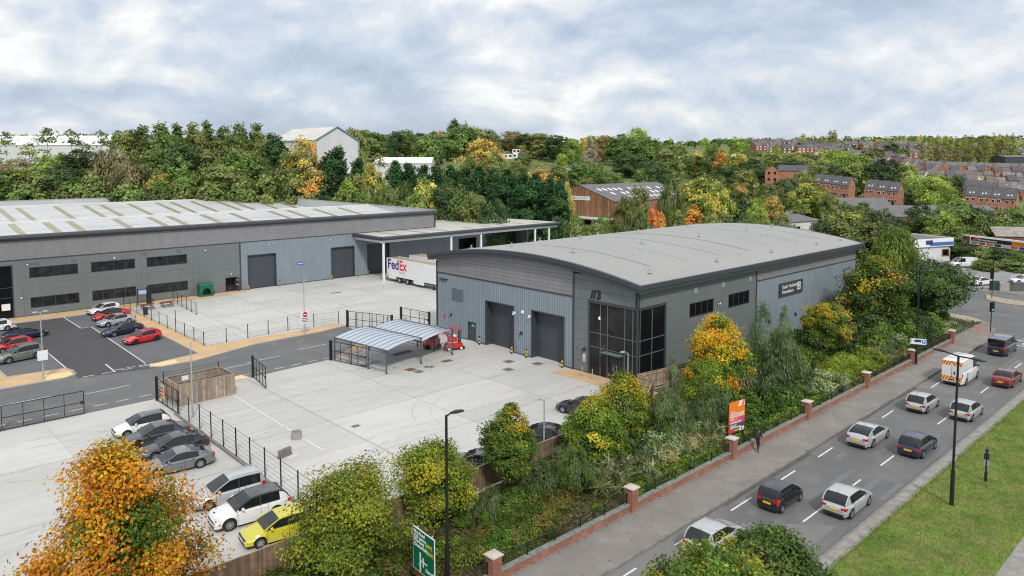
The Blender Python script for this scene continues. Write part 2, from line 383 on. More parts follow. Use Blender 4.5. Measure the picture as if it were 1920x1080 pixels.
TF = [(-75, -7.1), (-60, -7.1), (-43, -7.1), (-36.5, -7.06), (-32.9, -7.06), (-26, -7.0), (-19.4, -6.85), (-9.7, -6.8), (-5.75, -5.45), (-1.6, -3.1)]   # line of the timber fence
mb = MB(); mb.poly([(-90, 31, 0), (-8.5, 31, 0), (-8.5, 34, 0), (63, 34, 0), (63, 112, 0), (34.9, 112, 0), (34.9, 77.8, 0), (-90, 77.8, 0)]); mb.struct('lorry_yard', CONC)
mb = MB(); mb.poly([(-90, -7.1, .003)]+[(x, y-.05, .003) for x, y in TF]+[(-1.4, -2.9, .003), (1.1, -2.9, .003), (1.1, 34.2, .003), (-8.5, 34.2, .003), (-8.5, 31, .003), (-90, 31, .003)]); mb.struct('front_yard', CONC2)
# saw-cut joints in the slabs
mb = MB()
def line(mb, p, q, w, z, m=0):
    p, q = Vector((p[0], p[1])), Vector((q[0], q[1])); d = (q-p).normalized(); n = Vector((-d.y, d.x))*w/2
    mb.quad((*(p-n), z), (*(q-n), z), (*(q+n), z), (*(p+n), z), m)
for y in (47.5, 53.5, 59.5, 65.5, 71.5): line(mb, (-24, y), (62, y), .05, .006)
for x in range(-18, 60, 9): line(mb, (x, 44.5), (x, 77.4), .05, .006)
for y in (3.6, 12, 20): line(mb, (-35, y), (-.1, y), .05, .008)
for x in (-26.5, -17.6, -8.8): line(mb, (x, -5.6), (x, 27.8), .05, .008)
for y in (8, 18): line(mb, (-90, y), (-35.4, y), .05, .008)
mb.struct('slab_joints', JOINT)
# estate road, car park
mb = MB(); mb.poly([(-90, 27.9, .008), (-35, 28.0, .008), (-16, 29.1, .008), (-7.4, 33.9, .008), (-7.0, 42.2, .008), (-19.8, 41.2, .008), (-31.8, 38.8, .008), (-38.5, 41.0, .008), (-90, 41.2, .008)]); mb.struct('estate_road', ASPH)
mb = MB(); mb.poly([(-38.65, 40.2, .012), (-32.0, 38.7, .012), (-26.3, 41.3, .012), (-26.3, 74, .012), (-38.65, 74, .012)]); mb.struct('car_park_aisle', ASPHP)
mb = MB(); mb.poly([(-90, 41.3, .012), (-38.7, 41.0, .012), (-38.7, 74, .012), (-90, 74, .012)]); mb.poly([(-31.95, 41.2, .016), (-26.3, 41.3, .016), (-26.3, 73.9, .016), (-32.7, 73.9, .016), (-32.7, 64.6, .016), (-31.5, 64.6, .016)]); mb.struct('parking_bays', ASPHB)
# resin paths with concrete edging
mb = MB()
mb.prism([(-90, 73.75), (-26.4, 73.75), (-26.4, 41.4), (-31.9, 40.3), (-32.0, 39.4), (-31.2, 38.7), (-27.4, 38.7), (-19.8, 41.1), (-11.1, 41.5), (-6.6, 42.4), (-6.9, 43.9), (-24.35, 44.1), (-24.35, 74.3), (-9.5, 74.6), (-8.6, 75.6), (-5.6, 75.7), (-5.4, 77.6), (-90, 77.6)], -.02, .07, 0)
mb.prism([(-90, 41.2), (-39.4, 41.1), (-38.6, 41.7), (-38.5, 43.6), (-38.9, 44.7), (-43.9, 45.2), (-44.1, 49.4), (-90, 49.8)], -.02, .07, 0)
mb.prism([(-2.5, 9.2), (-.02, 8.2), (-.02, -2.4), (-2.7, -2.4)], .002, .03, 0)
mb.prism([(-15.9, 29.3), (-9, 34.3), (-7.5, 33.9), (-12.5, 29.6)], 0, .06, 0)
mb.struct('resin_paths', TAN)
mb = MB()
def kerbline(mb, pts, w=.13, z=.10):
    for a, b in zip(pts, pts[1:]): mb.bar((a[0], a[1], z/2), (b[0], b[1], z/2), w, z+.02)
kerbline(mb, [(-90, 73.68), (-26.33, 73.68), (-26.33, 41.33), (-31.95, 40.25), (-32.1, 39.35), (-31.25, 38.62), (-27.4, 38.62), (-19.8, 41.02), (-11.1, 41.42), (-6.6, 42.32)])
kerbline(mb, [(-90, 41.1), (-39.4, 41.0), (-38.5, 41.7), (-38.4, 43.6), (-38.85, 44.8), (-43.85, 45.3), (-44.0, 49.5), (-90, 49.9)])
kerbline(mb, [(-24.28, 44.2), (-24.28, 74.25), (-9.5, 74.52)], .1, .08)
mb.struct('path_kerbs', KERB)
mb = MB(); mb.prism([(-31.95, 40.1), (-31.95, 39.4), (-31.1, 38.75), (-29.4, 38.75), (-29.2, 40.6)], .071, .078); mb.prism([(-41.2, 41.25), (-39.5, 41.2), (-38.75, 41.8), (-38.7, 43.2), (-41.0, 43.3)], .071, .078); mb.prism([(-28.6, 28.6), (-26.0, 28.5), (-26.3, 29.9), (-28.3, 29.8)], 0, .05); mb.struct('tactile_paving', TACT)
# tyre sweeps left on the concrete, repairs and worn tracks on the road
TYRE = pm('tyre_mark', (.43, .425, .415), .8, 0, .25, 2.5)
def arc_marks(name, arcs, z, mat):
    mb = MB()
    for cx, cy, r_, a0, a1, w in arcs:
        n = max(6, int(abs(a1-a0)/6)); P_ = [R(a0+(a1-a0)*k/n) for k in range(n+1)]
        for k, (t0, t1) in enumerate(zip(P_, P_[1:])):
            if (k*7+int(r_*3)) % 9 == 0: continue
            w0 = w*(.6+.4*math.sin(k*1.7)**2); mb.quad(*[(cx+q*math.cos(t), cy+q*math.sin(t), z) for q, t in ((r_, t0), (r_+w0, t0), (r_+w0, t1), (r_, t1))])
    mb.struct(name, mat)
arc_marks('tyre_marks', [(-46, 15, 7.2, 20, 95, .1), (-46, 15, 8.9, 15, 88, .12), (-52, 8, 9, 10, 80, .1), (-52, 8, 10.7, 12, 75, .1), (-20, 26, 11, 230, 320, .08), (-20, 26, 12.6, 235, 315, .1), (-13, 4, 7, 60, 170, .08), (-13, 4, 8.6, 70, 160, .1), (-24, -1, 6, 40, 120, .09), (-24, -1, 7.6, 45, 110, .09), (-30, -3.5, 4, 30, 100, .1), (-20, 12, 5, 0, 80, .07)], .0105, TYRE)
arc_marks('lorry_tyre_marks', [(6, 54, r_, a0, a1, .14) for r_, a0, a1 in ((4, 20, 200), (5.8, 10, 210), (7.5, 150, 330), (9.2, 140, 300), (10.8, 40, 180), (12.6, 30, 160), (14.2, 200, 280))]+[(20, 60, r_, a0, a1, .14) for r_, a0, a1 in ((6, 150, 260), (7.8, 140, 270), (11, 160, 230))], .0085, TYRE)
mb = MB(); mb.poly([(-19, -18.7, -.008), (-15.6, -22.3, -.008), (-13.2, -24.9, -.008), (-40, -25.4, -.008), (-40, -18.8, -.008)]); mb.poly([(19.5, -18.4, -.008), (22, -18.4, -.008), (22, -21.6, -.008), (19.5, -21.6, -.008)]); mb.poly([(30, -22.6, -.008), (38, -22.6, -.008), (38, -25.7, -.008), (30, -25.7, -.008)]); mb.struct('road_patches', pm('older_asphalt', (.178, .177, .174), .88, 0, .12, 9, .25, 80, dirt=((.21, .205, .197), .6, .5, .72)))
mb = MB()
for y, w in ((-20.6, .5), (-22.25, .45), (-24.1, .5), (-25.4, .4)):
    x = -60
    while x < 50: l = rnd.uniform(3, 9); mb.quad((x, y-w/2, -.0085), (x+l, y-w/2, -.0085), (x+l, y+w/2*rnd.uniform(.5, 1), -.0085), (x, y+w/2, -.0085)); x += l+rnd.uniform(1, 6)
mb.struct('wheel_tracks', pm('polished_asphalt', (.155, .156, .158), .6, 0, .12, 5, dirt=((.135, .135, .137), 1.2, .45, .6)))
mb = MB(); x = -60
while x < 48: l = rnd.uniform(2, 7); w = rnd.uniform(.12, .4); y = -18.76+.0107*(x+26.6); mb.quad((x, y-w, -.0095), (x+l, y-w*rnd.uniform(.5, 1.2), -.0095), (x+l, y+.1, -.0095), (x, y+.1, -.0095)); x += l
mb.struct('gutter_dirt', pm('gutter_dirt', (.095, .087, .076), .95, 0, .3, 3))
# painted lines on the estate
mb = MB()
for p, q, w in (((-38.65, 44.8), (-38.65, 73.6), .12), ((-32.7, 73.8), (-32.7, 64.6), .12), ((-32.75, 64.6), (-31.45, 64.6), .1), ((-31.5, 64.65), (-31.98, 41.2), .12), ((-43.8, 45.3), (-43.9, 49.4), .1), ((-35.2, 43.8), (-35.3, 39.9), .14)):
    line(mb, p, q, w, .021)
for i in range(6): line(mb, (-38.2+i*1.75, 40.25), (-37.1+i*1.75, 40.22), .13, .016)
for i in range(4): line(mb, (-35.1+i*1.15, 40.75), (-34.3+i*1.15, 40.72), .13, .021)
for x, y in ((-45.9, 35.4), (-39.5, 34.0), (-33.4, 33.7), (-27.5, 33.4), (-23.9, 34.1), (-17.4, 35.3)): line(mb, (x, y), (x+4, y+.12), .1, .013)
for i in range(18): line(mb, (-47.5+i*1.9, 29.6+.01*i), (-46.4+i*1.9, 29.6+.01*i), .1, .013)
line(mb, (-29.5, 24.3), (-29.95, 6.6), .11, .012)
for y in (21.7, 19.0, 16.1, 13.2): line(mb, (-29.6, y), (-34.9, y+.2), .09, .012)
line(mb, (-30.2, 10.2), (-34.9, 9.9), .09, .012); line(mb, (-31.6, 7.4), (-35, 7.0), .09, .012)
line(mb, (-18.7, 62.8), (-18.9, 46), .1, .012); line(mb, (-12.5, 72), (-12.6, 58), .08, .012)
line(mb, (-12.5, 21.5), (-11.2, 26.5), .08, .012); line(mb, (-8.7, 20.8), (-7.8, 26), .08, .012)
mb.struct('estate_markings', LINE)
# main road, footway, verge
mb = MB(); mb.poly([(-150, -34, -.012), (170, -34, -.012), (170, 40, -.012), (58, 40, -.012), (58, -12, -.012), (52, -16, -.012), (-150, -16, -.012)]); mb.struct('main_road', ASPH)
FWY = [(-150, -18.55), (-120, -18.75), (-26.6, -18.68), (-5.6, -18.5), (27.4, -18.1), (47, -17.9), (53, -16.9), (57, -15.2), (59.5, -12.5), (60.4, -8), (60.8, 30)]
mb = MB()
mb.prism(FWY+[(57.5, 30), (56.6, -2), (54, -8.5), (48, -12.8), (41, -14.9), (-150, -15.2)], -.03, .10)
mb.struct('footway', FOOT)
mb = MB(); kerbline(mb, [(x, y-.08) if x < 50 else (x+.08, y-.05) for x, y in FWY], .16, .125); mb.struct('road_kerb', KERBO)
mb = MB(); mb.prism([(47.5, -17.2), (52.4, -16.6), (54.8, -14.4), (50.4, -14.4)], .101, .106); mb.struct('red_tactile_paving', pm('red_paving', (.30, .19, .165), .9, 0, .2, 3))
mb = MB(); mb.prism([(54.5, -13.5), (57.6, -14.2), (59.3, -12), (59.6, -8.5), (57.6, -8.3), (57.2, -11)], .101, .106); mb.struct('buff_tactile_paving', pm('buff_paving', (.40, .36, .28), .9, 0, .2, 3))
mb = MB(); mb.prism([(-150, -26.75), (66, -26.75), (66, -34), (-150, -34)], -.03, .11); mb.struct('verge_grass', LAWN)
mb = MB()
x = -46.0
while x < 66:
    l = rnd.uniform(.75, 1.05); mb.box(x, x+l-.025, -26.75+.005, -26.0, -.02, .115+rnd.uniform(-.006, .008)); x += l
mb.struct('verge_paver_edging', PAVER)
mb = MB(); kerbline(mb, [(-150, -25.93), (70, -25.93)], .13, .12); mb.struct('verge_kerb', KERBO)
mb = MB(); mb.prism([(-150, -33), (66, -33), (66, -34.6), (-150, -34.6)], -.02, .12); mb.struct('verge_path', PAVER)
mb = MB(); mb.poly([(-150, -34.6, -.008), (-150, -46, -.008), (170, -46, -.008), (170, -34, -.008), (66, -34.6, -.008)]); mb.struct('far_carriageway', ASPH)
mb = MB()
for i in range(-12, 20): line(mb, (-36.9+i*6.02, -22.02+.006*i), (-34.7+i*6.02, -22.0+.006*i), .11, -.006)
for i in range(-12, 20):
    if -36.9+i*6.02 < 50: line(mb, (-34.9+i*6.02+1.5, -23.42), (-32.9+i*6.02+1.5, -23.41), .11, -.006)
mb.v.clear(); mb.f.clear(); mb.m.clear()
for k in range(-9, 9):                  # lane dashes measured on the road
    x0 = -14.2+k*6.05
    if x0 < 42: line(mb, (x0, -23.3), (x0+2.6, -23.28), .12, -.006)
for k in range(-9, 9):
    x0 = -16.1+k*6.1
    if x0 < 42: line(mb, (x0, -19.55), (x0+2.6, -19.5), .12, -.006)
line(mb, (45.6, -18.4), (45.6, -25.6), .22, -.006); line(mb, (48.6, -18.4), (48.6, -25.6), .22, -.006)
for a in range(16):                     # painted ring of the cycle symbol
    t0, t1 = a*.3927, (a+1)*.3927
    line(mb, (47+.75*math.cos(t0), -21.8+.6*math.sin(t0)), (47+.75*math.cos(t1), -21.8+.6*math.sin(t1)), .12, -.006)
for i in range(5): line(mb, (58+i*2.4, -19.6), (59.4+i*2.4, -19.6), .1, -.006)
mb.struct('lane_markings', LINE)
# planting bed between wall and fence
mb = MB(); mb.poly([(-150, -15.1, .05), (41, -14.85, .05), (48, -12.75, .05), (54, -8.4, .05), (56.6, -2, .05), (57.5, 30, .05), (50.7, 30, .05), (50.7, -.05, .05), (0, -.05, .05), (-.05, -2.6, .05), (-1.4, -2.8, .05)]+[(x, y+.1, .05) for x, y in TF[::-1]]+[(-90, -7.0, .05), (-150, -7.0, .05)]); mb.struct('planting_bed', SOIL)
# beyond the junction: islands, pavement and the open car park
mb = MB(); g = [G(*p) for p in ((1848, 553), (1885, 561), (1922, 566), (1945, 571), (1945, 580), (1915, 574), (1880, 569), (1850, 563))]
mb.prism([(p.x, p.y) for p in g], -.03, .1); mb.struct('traffic_island', pm('island_paving', (.34, .29, .215), .9, 0, .25, .6))
mb = MB(); g = [G(*p) for p in ((1790, 536), (1850, 541), (1950, 545), (1950, 553), (1908, 553), (1880, 549), (1840, 546), (1790, 541))]
mb.prism([(p.x, p.y) for p in g], -.03, .1); mb.struct('far_pavement', FOOT)
mb = MB(); g = [G(*p) for p in ((1700, 498), (1790, 501), (1950, 512), (1980, 541), (1850, 541), (1780, 536), (1690, 520))]
mb.poly([(p.x, p.y, .02) for p in g]); mb.struct('open_car_park', pm('faded_asphalt', (.26, .26, .27), .9, 0, .12, .4, var2=.1, vs2=.05))
mb = MB()
for a, b in (((1912, 513), (1895, 520)), ((1940, 516), (1925, 524))):
    p, q = G(*a), G(*b); line(mb, p, q, .12, .026)
mb.struct('car_park_markings', LINE)
# ------------------------------------------------------------------ clad buildings
class Facade:
    def __init__(s, o, e, n): s.o = Vector((*o, 0)); s.e = Vector((*e, 0)); s.n = Vector((*n, 0))
    def p(s, a, z, d=0): return s.o+s.e*a+s.n*d+Vector((0, 0, z))
    def box(s, mb, a0, a1, z0, z1, d0, d1, m=0):
        c = s.p((a0+a1)/2, (z0+z1)/2, (d0+d1)/2); h = Vector((0, 0, (z1-z0)/2))
        A = s.e*(a1-a0)/2; B = s.n*(d1-d0)/2
        if A.cross(B).dot(h) < 0: A = -A
        mb.obox(c, A, B, h, m)
    def quad(s, mb, a0, a1, z0, z1, d, m=0):
        pts = [s.p(a0, z0, d), s.p(a1, z0, d), s.p(a1, z1, d), s.p(a0, z1, d)]
        if (pts[1]-pts[0]).cross(pts[2]-pts[1]).dot(s.n) < 0: pts.reverse()
        mb.poly(pts, m)
def cut(rects, holes):
    out = rects
    for h in holes:
        nx = []
        for a0, a1, z0, z1 in out:
            if h[0] >= a1 or h[1] <= a0 or h[2] >= z1 or h[3] <= z0: nx.append((a0, a1, z0, z1)); continue
            if h[0] > a0: nx.append((a0, h[0], z0, z1))
            if h[1] < a1: nx.append((h[1], a1, z0, z1))
            b0, b1 = max(a0, h[0]), min(a1, h[1])
            if h[2] > z0: nx.append((b0, b1, z0, h[2]))
            if h[3] < z1: nx.append((b0, b1, h[3], z1))
        out = nx
    return [r_ for r_ in out if r_[1]-r_[0] > .02 and r_[3]-r_[2] > .02]
def ribbed(mb, F, a0, a1, z0, z1, holes, pitch=.333, depth=.05, top=None, m=0, mr=0):
    for r_ in cut([(a0, a1, z0, z1)], holes): F.box(mb, r_[0], r_[1], r_[2], r_[3], -.12, 0, m)
    a = a0+.03
    while a < a1-.12:
        iv = [(z0, z1)]
        for h in holes:
            if h[0]-.02 < a+.17 and h[1]+.02 > a: iv = [(p, q) for lo, hi in iv for p, q in ((lo, min(hi, h[2])), (max(lo, h[3]), hi)) if q-p > .05]
        for z_0, z_1 in iv:
            w = .17; t = .07
            q = [F.p(a, z_0, .001), F.p(a+w/2-t/2, z_0, depth), F.p(a+w/2+t/2, z_0, depth), F.p(a+w, z_0, .001)]
            q2 = [p+Vector((0, 0, z_1-z_0)) for p in q]
            flip = (q[1]-q[0]).cross(Vector((0, 0, 1))).dot(F.n) < 0
            for i in range(3):
                f = [q[i], q[i+1], q2[i+1], q2[i]]
                mb.poly(f[::-1] if flip else f, mr)
        a += pitch
def panelled(mb, F, xs, zs, holes, d=.0, gap=.014, m=0):
    for i in range(len(xs)-1):
        for j in range(len(zs)-1):
            for r_ in cut([(xs[i]+gap/2, xs[i+1]-gap/2, zs[j]+gap/2, zs[j+1]-gap/2)], holes): F.box(mb, *r_, d-.08, d, m)
CLB = pm('blue_grey_ribbed_cladding', (.205, .245, .282), .45, 0, .05, .5, var2=.05, vs2=.1, streak=.08)
CLP = pm('green_grey_flat_panel', (.142, .160, .162), .5, 0, .05, .35, var2=.05, vs2=.15, streak=.08)
CLH = pm('mid_grey_board_cladding', (.222, .221, .232), .45, 0, .05, .4, var2=.04, vs2=.1, streak=.06)
GROOVE = pm('cladding_groove', (.09, .095, .10), .6, 0, 0)
ROOFW = pm('pale_roof_sheet', (.55, .56, .56), .5, 0, .08, .25, dirt=((.46, .46, .47), .12, .45, .7))
ROOFG = pm('grey_roof_sheet', (.32, .32, .308), .5, 0, .05, .2, dirt=((.285, .285, .275), .1, .5, .7))
RLITE = pm('mossy_rooflight', (.37, .35, .20), .4, 0, .25, 1.2, dirt=((.27, .25, .13), 1.5, .5, .7))
PARA = pm('parapet_lining', (.42, .43, .44), .5, 0, .08, .3)
SHUT = pm('roller_shutter', (.055, .062, .073), .5, 0, .06, .5, streak=.08)
WHITEL = pm('lamp_diffuser', (.85, .86, .88), .3, 0, 0)
YEL = pm('safety_yellow', (.80, .48, .01), .5, 0, .05)

def window(F, a0, a1, z0, z1, nm, parent, mulls=3, rec=.10, fr=.09, glass=None, rows=()):
    mb = MB()
    F.box(mb, a0, a1, z0, z0+fr, -.2, -.02); F.box(mb, a0, a1, z1-fr, z1, -.2, -.02)
    F.box(mb, a0, a0+fr, z0+fr, z1-fr, -.2, -.02); F.box(mb, a1-fr, a1, z0+fr, z1-fr, -.2, -.02)
    for k in range(1, mulls+1):
        c = a0+(a1-a0)*k/(mulls+1); F.box(mb, c-fr*.35, c+fr*.35, z0+fr, z1-fr, -.19, -.05)
    for z in rows: F.box(mb, a0+fr, a1-fr, z-.04, z+.04, -.19, -.055)
    w = mb.build(nm, ANTH, parent)
    g = MB(); F.quad(g, a0+fr*.5, a1-fr*.5, z0+fr*.5, z1-fr*.5, -rec)
    g.build('pane', glass or GLASS2, w); return w
def shutter(F, a0, a1, z1, parent, rec=.35, band=None):
    mb = MB(); h = .22; z = .02
    while z < z1:
        t = min(z+h, z1); F.box(mb, a0, a1, z, t-.012, -rec-.05, -rec); F.box(mb, a0, a1, t-.012, t, -rec-.05, -rec-.015); z += h
    o = mb.build('roller_door', SHUT, parent)
    f = MB(); F.box(f, a0-.14, a0, 0, z1+.12, -rec, .06); F.box(f, a1, a1+.14, 0, z1+.12, -rec, .06); F.box(f, a0, a1, z1, z1+.12, -rec, .06)
    if band: F.box(f, a0, a1, z1-band, z1, -rec, -rec+.12)
    f.build('frame', ANTH, o); return o
def wall_lamp(F, a, z, parent, kind=0):
    mb = MB()
    if kind == 0: mb.tube(F.p(a, z, 0), F.p(a, z, .12), .16, .13, 12)
    else: mb.rings([[F.p(a+dx*w, z+dz, dd) for dx, dd in ((-1, 0), (-1, k), (1, k), (1, 0))] for w, dz, k in ((.16, -.16, .26), (.13, 0, .2), (.05, .18, .08))])
    o = mb.build('wall_lamp', PLASTIC, parent)
    g = MB()
    if kind == 0: g.tube(F.p(a, z, .12), F.p(a, z, .135), .12, .11, 12)
    else: g.tube(F.p(a, z-.165, .14), F.p(a, z-.15, .14), .08, .08, 8)
    g.build('diffuser', WHITEL, o)

# ---- the long warehouse across the lorry yard
LX0, LX1, LY = -90.0, 34.8, 77.7
LB = root('warehouse', 'long pale roofed warehouse with grey fascia and ribbon windows beyond the lorry yard', 'warehouse', (-20, 77.7, 0))
FL = Facade((0, LY), (1, 0), (0, -1))
win = [(-35.83, -29.77), (-28.1, -22.1), (-20.47, -14.42)]
holes = [(a, b, 5.36, 6.87) for a, b in win]+[(a, b, 1.13, 2.63) for a, b in win]+[(-44, -37.72, 0, 7.42), (-8.42, -6.55, 0, 2.38)]
shut = [(-4.45, .35), (11.2, 15.82), (18.88, 23.6)]
mb = MB(); panelled(mb, FL, [-60, -52, -44.4, -36.6, -28.93, -21.26, -13.5, -5.93], [0.12, 1.13, 2.63, 3.72, 4.54, 5.36, 6.87, 8.0], holes)
o_ = mb.build('office_panel_wall', CLP, LB)
mb = MB()
for r_ in cut([(-60, -5.93, 0, 8.0)], holes): FL.box(mb, *r_, -.3, -.082)
mb.build('panel_backing', GROOVE, o_)
mb = MB(); ribbed(mb, FL, -5.75, 15.9, .12, 8.0, [(a-.14, b+.14, 0, 5.78) for a, b in shut]); ribbed(mb, FL, 15.9, 61.2, .12, 7.3, [(18.74, 23.74, 0, 5.78), (41.0, 45.9, 0, 5.2), (53, 61.3, 0, 6.6)]); mb.build('ribbed_wall', CLB, LB)
mb = MB()
for a0, a1, z0, z1 in ((-5.93, -5.75, .1, 8), (LX0, LX1, 8.0, 8.13), (LX0, -37.7, -.02, .12), (-37.7, -4.6, -.02, .12), (.5, 11.06, -.02, .12), (15.96, 18.7, -.02, .12), (23.8, 61.2, -.02, .12)): FL.box(mb, a0, a1, z0, z1, -.1, .075)
mb.box(LX1-.18, LX1+.05, LY-.2, LY+.02, 7.2, 11.0)
mb.build('trim', ANTH, LB)
mb = MB()
z = 8.13
while z < 10.72: FL.box(mb, LX0, LX1-.18, z, z+.285, -.08, .02); z += .305
mb.build('board_fascia', CLH, LB)
mb = MB(); FL.box(mb, LX0, LX1-.18, 8.1, 11.0, -.3, -.082); mb.build('fascia_backing', GROOVE, LB)
mb = MB()                                # rounded eaves along the front
prof = [(-.12, 10.72), (.10, 10.72), (.42, 10.83), (.60, 11.02), (.62, 11.22), (.50, 11.40), (.28, 11.50), (-.12, 11.52)]
mb.rings([[FL.p(x, z, d) for d, z in prof] for x in (LX0, -50, -10, LX1+.35)]); mb.build('eaves_gutter', ANTH, LB, smooth=50)
def roof_z(y):                           # three shallow spans
    y -= LY; span = 49.4; k = y % span
    return 8.9+2.62*(1-abs(k-24.7)/24.7)
mb = MB(); ys = [LY+.1, LY+24.7, LY+49.4, LY+74.1, LY+98.8, LY+112]
def roofpiece(mb, x0, x1, y0, y1):
    cuts = [y0]+[y for y in ys if y0 < y < y1]+[y1]
    for a, b in zip(cuts, cuts[1:]): mb.quad((x0, a, roof_z(a)), (x1, a, roof_z(a)), (x1, b, roof_z(b)), (x0, b, roof_z(b)))
roofpiece(mb, LX0, LX1-.1, LY+.1, 165.8); roofpiece(mb, 4.6, 27, 165.8, 189.8)
rp = mb.build('roof', ROOFW, LB)
mb = MB()
for y in (LY+24.7, LY+74.1): mb.box(LX0, LX1-.1, y-.35, y+.35, roof_z(y)-.02, roof_z(y)+.05)
mb.build('ridge_capping', WHITEP, rp)
mb = MB()                                # sheet ribs and end laps
for yy0, yy1 in ((LY+.4, LY+24.2), (LY+50, LY+73.6)):
    x = LX0+.5
    while x < LX1-.4:
        mb.quad((x, yy0, roof_z(yy0)+.03), (x+.08, yy0, roof_z(yy0)+.03), (x+.08, yy1, roof_z(yy1)+.03), (x, yy1, roof_z(yy1)+.03)); x += 1.0
    for f in (.35, .68):
        y = yy0+(yy1-yy0)*f; mb.quad((LX0, y, roof_z(y)+.035), (LX1-.4, y, roof_z(y)+.035), (LX1-.4, y+.14, roof_z(y+.14)+.035), (LX0, y+.14, roof_z(y+.14)+.035))
mb.build('sheet_seams', pm('roof_seam', (.52, .53, .54), .5, 0, .1), rp)
for yy0, yy1, xs in ((LY+3, LY+22.7, (-57, -49, -41.5, -34.5, -29.7, -26.2, -19.1, -13.4, -10, -4, 1.7, 9.7, 13.5, 19.5, 25.5)), (LY+51.5, LY+71, (-52, -45, -35.5, -28.8, -25.4, -18.3, -12.5, -9, -3, 3.2, 6.7, 11.6, 17.4, 20.9, 26.7, 31.8)), (LY+100, LY+110.5, (6.5, 11, 15.4, 20, 24.6))):
    for x in xs:
        mb = MB(); n = 5
        for k in range(n):
            w = 1.0/n; a = x+k*w
            mb.quad((a+.03, yy0, roof_z(yy0)+.075), (a+w-.03, yy0, roof_z(yy0)+.075), (a+w-.03, yy1, roof_z(yy1)+.075), (a+.03, yy1, roof_z(yy1)+.075))
            mb.quad((a-.03, yy0, roof_z(yy0)+.05), (a+.03, yy0, roof_z(yy0)+.05), (a+.03, yy1, roof_z(yy1)+.05), (a-.03, yy1, roof_z(yy1)+.05), 1)
        mb.build('rooflight', [RLITE, pm('rooflight_rib', (.5, .49, .36), .5)], rp)
mb = MB()                                # parapets: right gable, back walls
mb.box(LX1-.1, LX1+.12, LY, 172, 7.2, 11.55); mb.box(27.2, LX1+.12, 171.7, 172, 8, 11.55); mb.box(27.0, 27.25, 165.8, 190, 6, 11.45); mb.box(4.4, 27.25, 189.8, 190.1, 6, 11.6)
mb.box(LX0, 4.6, 165.8, 166.1, 6, 12.0); mb.box(4.35, 4.6, 165.8, 190.1, 6, 11.7)
mb.box(LX0, LX0+.3, LY, 166, 0, 11.5); mb.box(LX1-.3, LX1, LY+29, 171.7, 0, 8); mb.box(LX0, LX1, 165.4, 165.75, 0, 8)
pw = mb.build('parapet', PARA, LB)
mb = MB(); mb.box(LX1-.16, LX1+.2, LY-.1, 172.1, 11.55, 11.63); mb.box(LX0, 4.65, 165.7, 166.2, 12.0, 12.07); mb.box(4.3, 27.3, 189.7, 190.2, 11.6, 11.68); mb.box(26.9, 27.3, 165.7, 189.7, 11.45, 11.52); mb.build('coping', GALV, pw)
for a, b in win:
    window(FL, a, b, 5.36, 6.87, 'window', LB, 3); window(FL, a, b, 1.13, 2.63, 'window', LB, 3)
window(FL, -44, -37.72, .02, 7.42, 'entrance_glazing', LB, 2, .12, .16, GLASS, (2.9, 4.3))
for a, b in shut: shutter(FL, a, b, 5.65, LB)
mb = MB(); FL.box(mb, -8.42, -6.55, 0, 2.38, -1.6, -1.55); FL.box(mb, -8.42, -8.36, 0, 2.38, -1.55, -.01); FL.box(mb, -6.61, -6.55, 0, 2.38, -1.55, -.01); FL.box(mb, -8.36, -6.61, 2.3, 2.36, -1.55, -.01); FL.box(mb, -8.36, -6.61, 0.01, .02, -1.55, -.01)
dr = mb.build('doorway', pm('dim_interior', (.05, .04, .03), .8), LB)
mb = MB(); mb.bar((-6.62, 77.72, 1.18), (-6.5, 76.8, 1.18), .06, 2.3); mb.build('door', DARKD, dr)
mb = MB(); mb.tube((-6.60, 77.3, 1.9), (-6.64, 77.3, 1.9), .13, .13, 10); mb.build('door_sign', WHITEP, dr); mb = MB(); mb.bar((-6.62, 77.6, 1.15), (-6.58, 76.95, 1.15), .09, .12); mb.build('push_bar', WHITEP, dr)
for a, z in ((-36.0, 7.3), (-25.0, 7.25), (-11.6, 7.2), (-.9, 7.35), (10.9, 7.3), (-7.5, 2.95)): wall_lamp(FL, a, z, LB)
wall_lamp(FL, -36.9, 2.75, LB)
for a0, a1, z0, z1 in ((-35.9, -34.5, 7.2, 7.55), (-30.6, -29.9, 7.2, 7.6), (-21, -20.4, 7.25, 7.6), (-16, -15.3, 7.25, 7.6)):
    mb = MB(); z = z0
    while z < z1: FL.box(mb, a0, a1, z, z+.05, 0, .04); z += .08
    mb.build('louvre', pm('louvre_grey', (.15, .17, .175), .6), LB)
mb = MB(); FL.box(mb, 4.4, 5.7, 3.3, 3.75, .06, .09); s_ = mb.build('blue_sign', pm('sign_blue', (.03, .15, .55), .5), LB)
mb = MB(); FL.box(mb, 4.55, 5.55, 3.47, 3.56, .09, .095); mb.build('lettering', WHITEP, s_)
mb = MB(); FL.box(mb, -39.2, -38.2, 1.2, 2.1, -.08, -.06); mb.build('notice', WHITEP, LB)
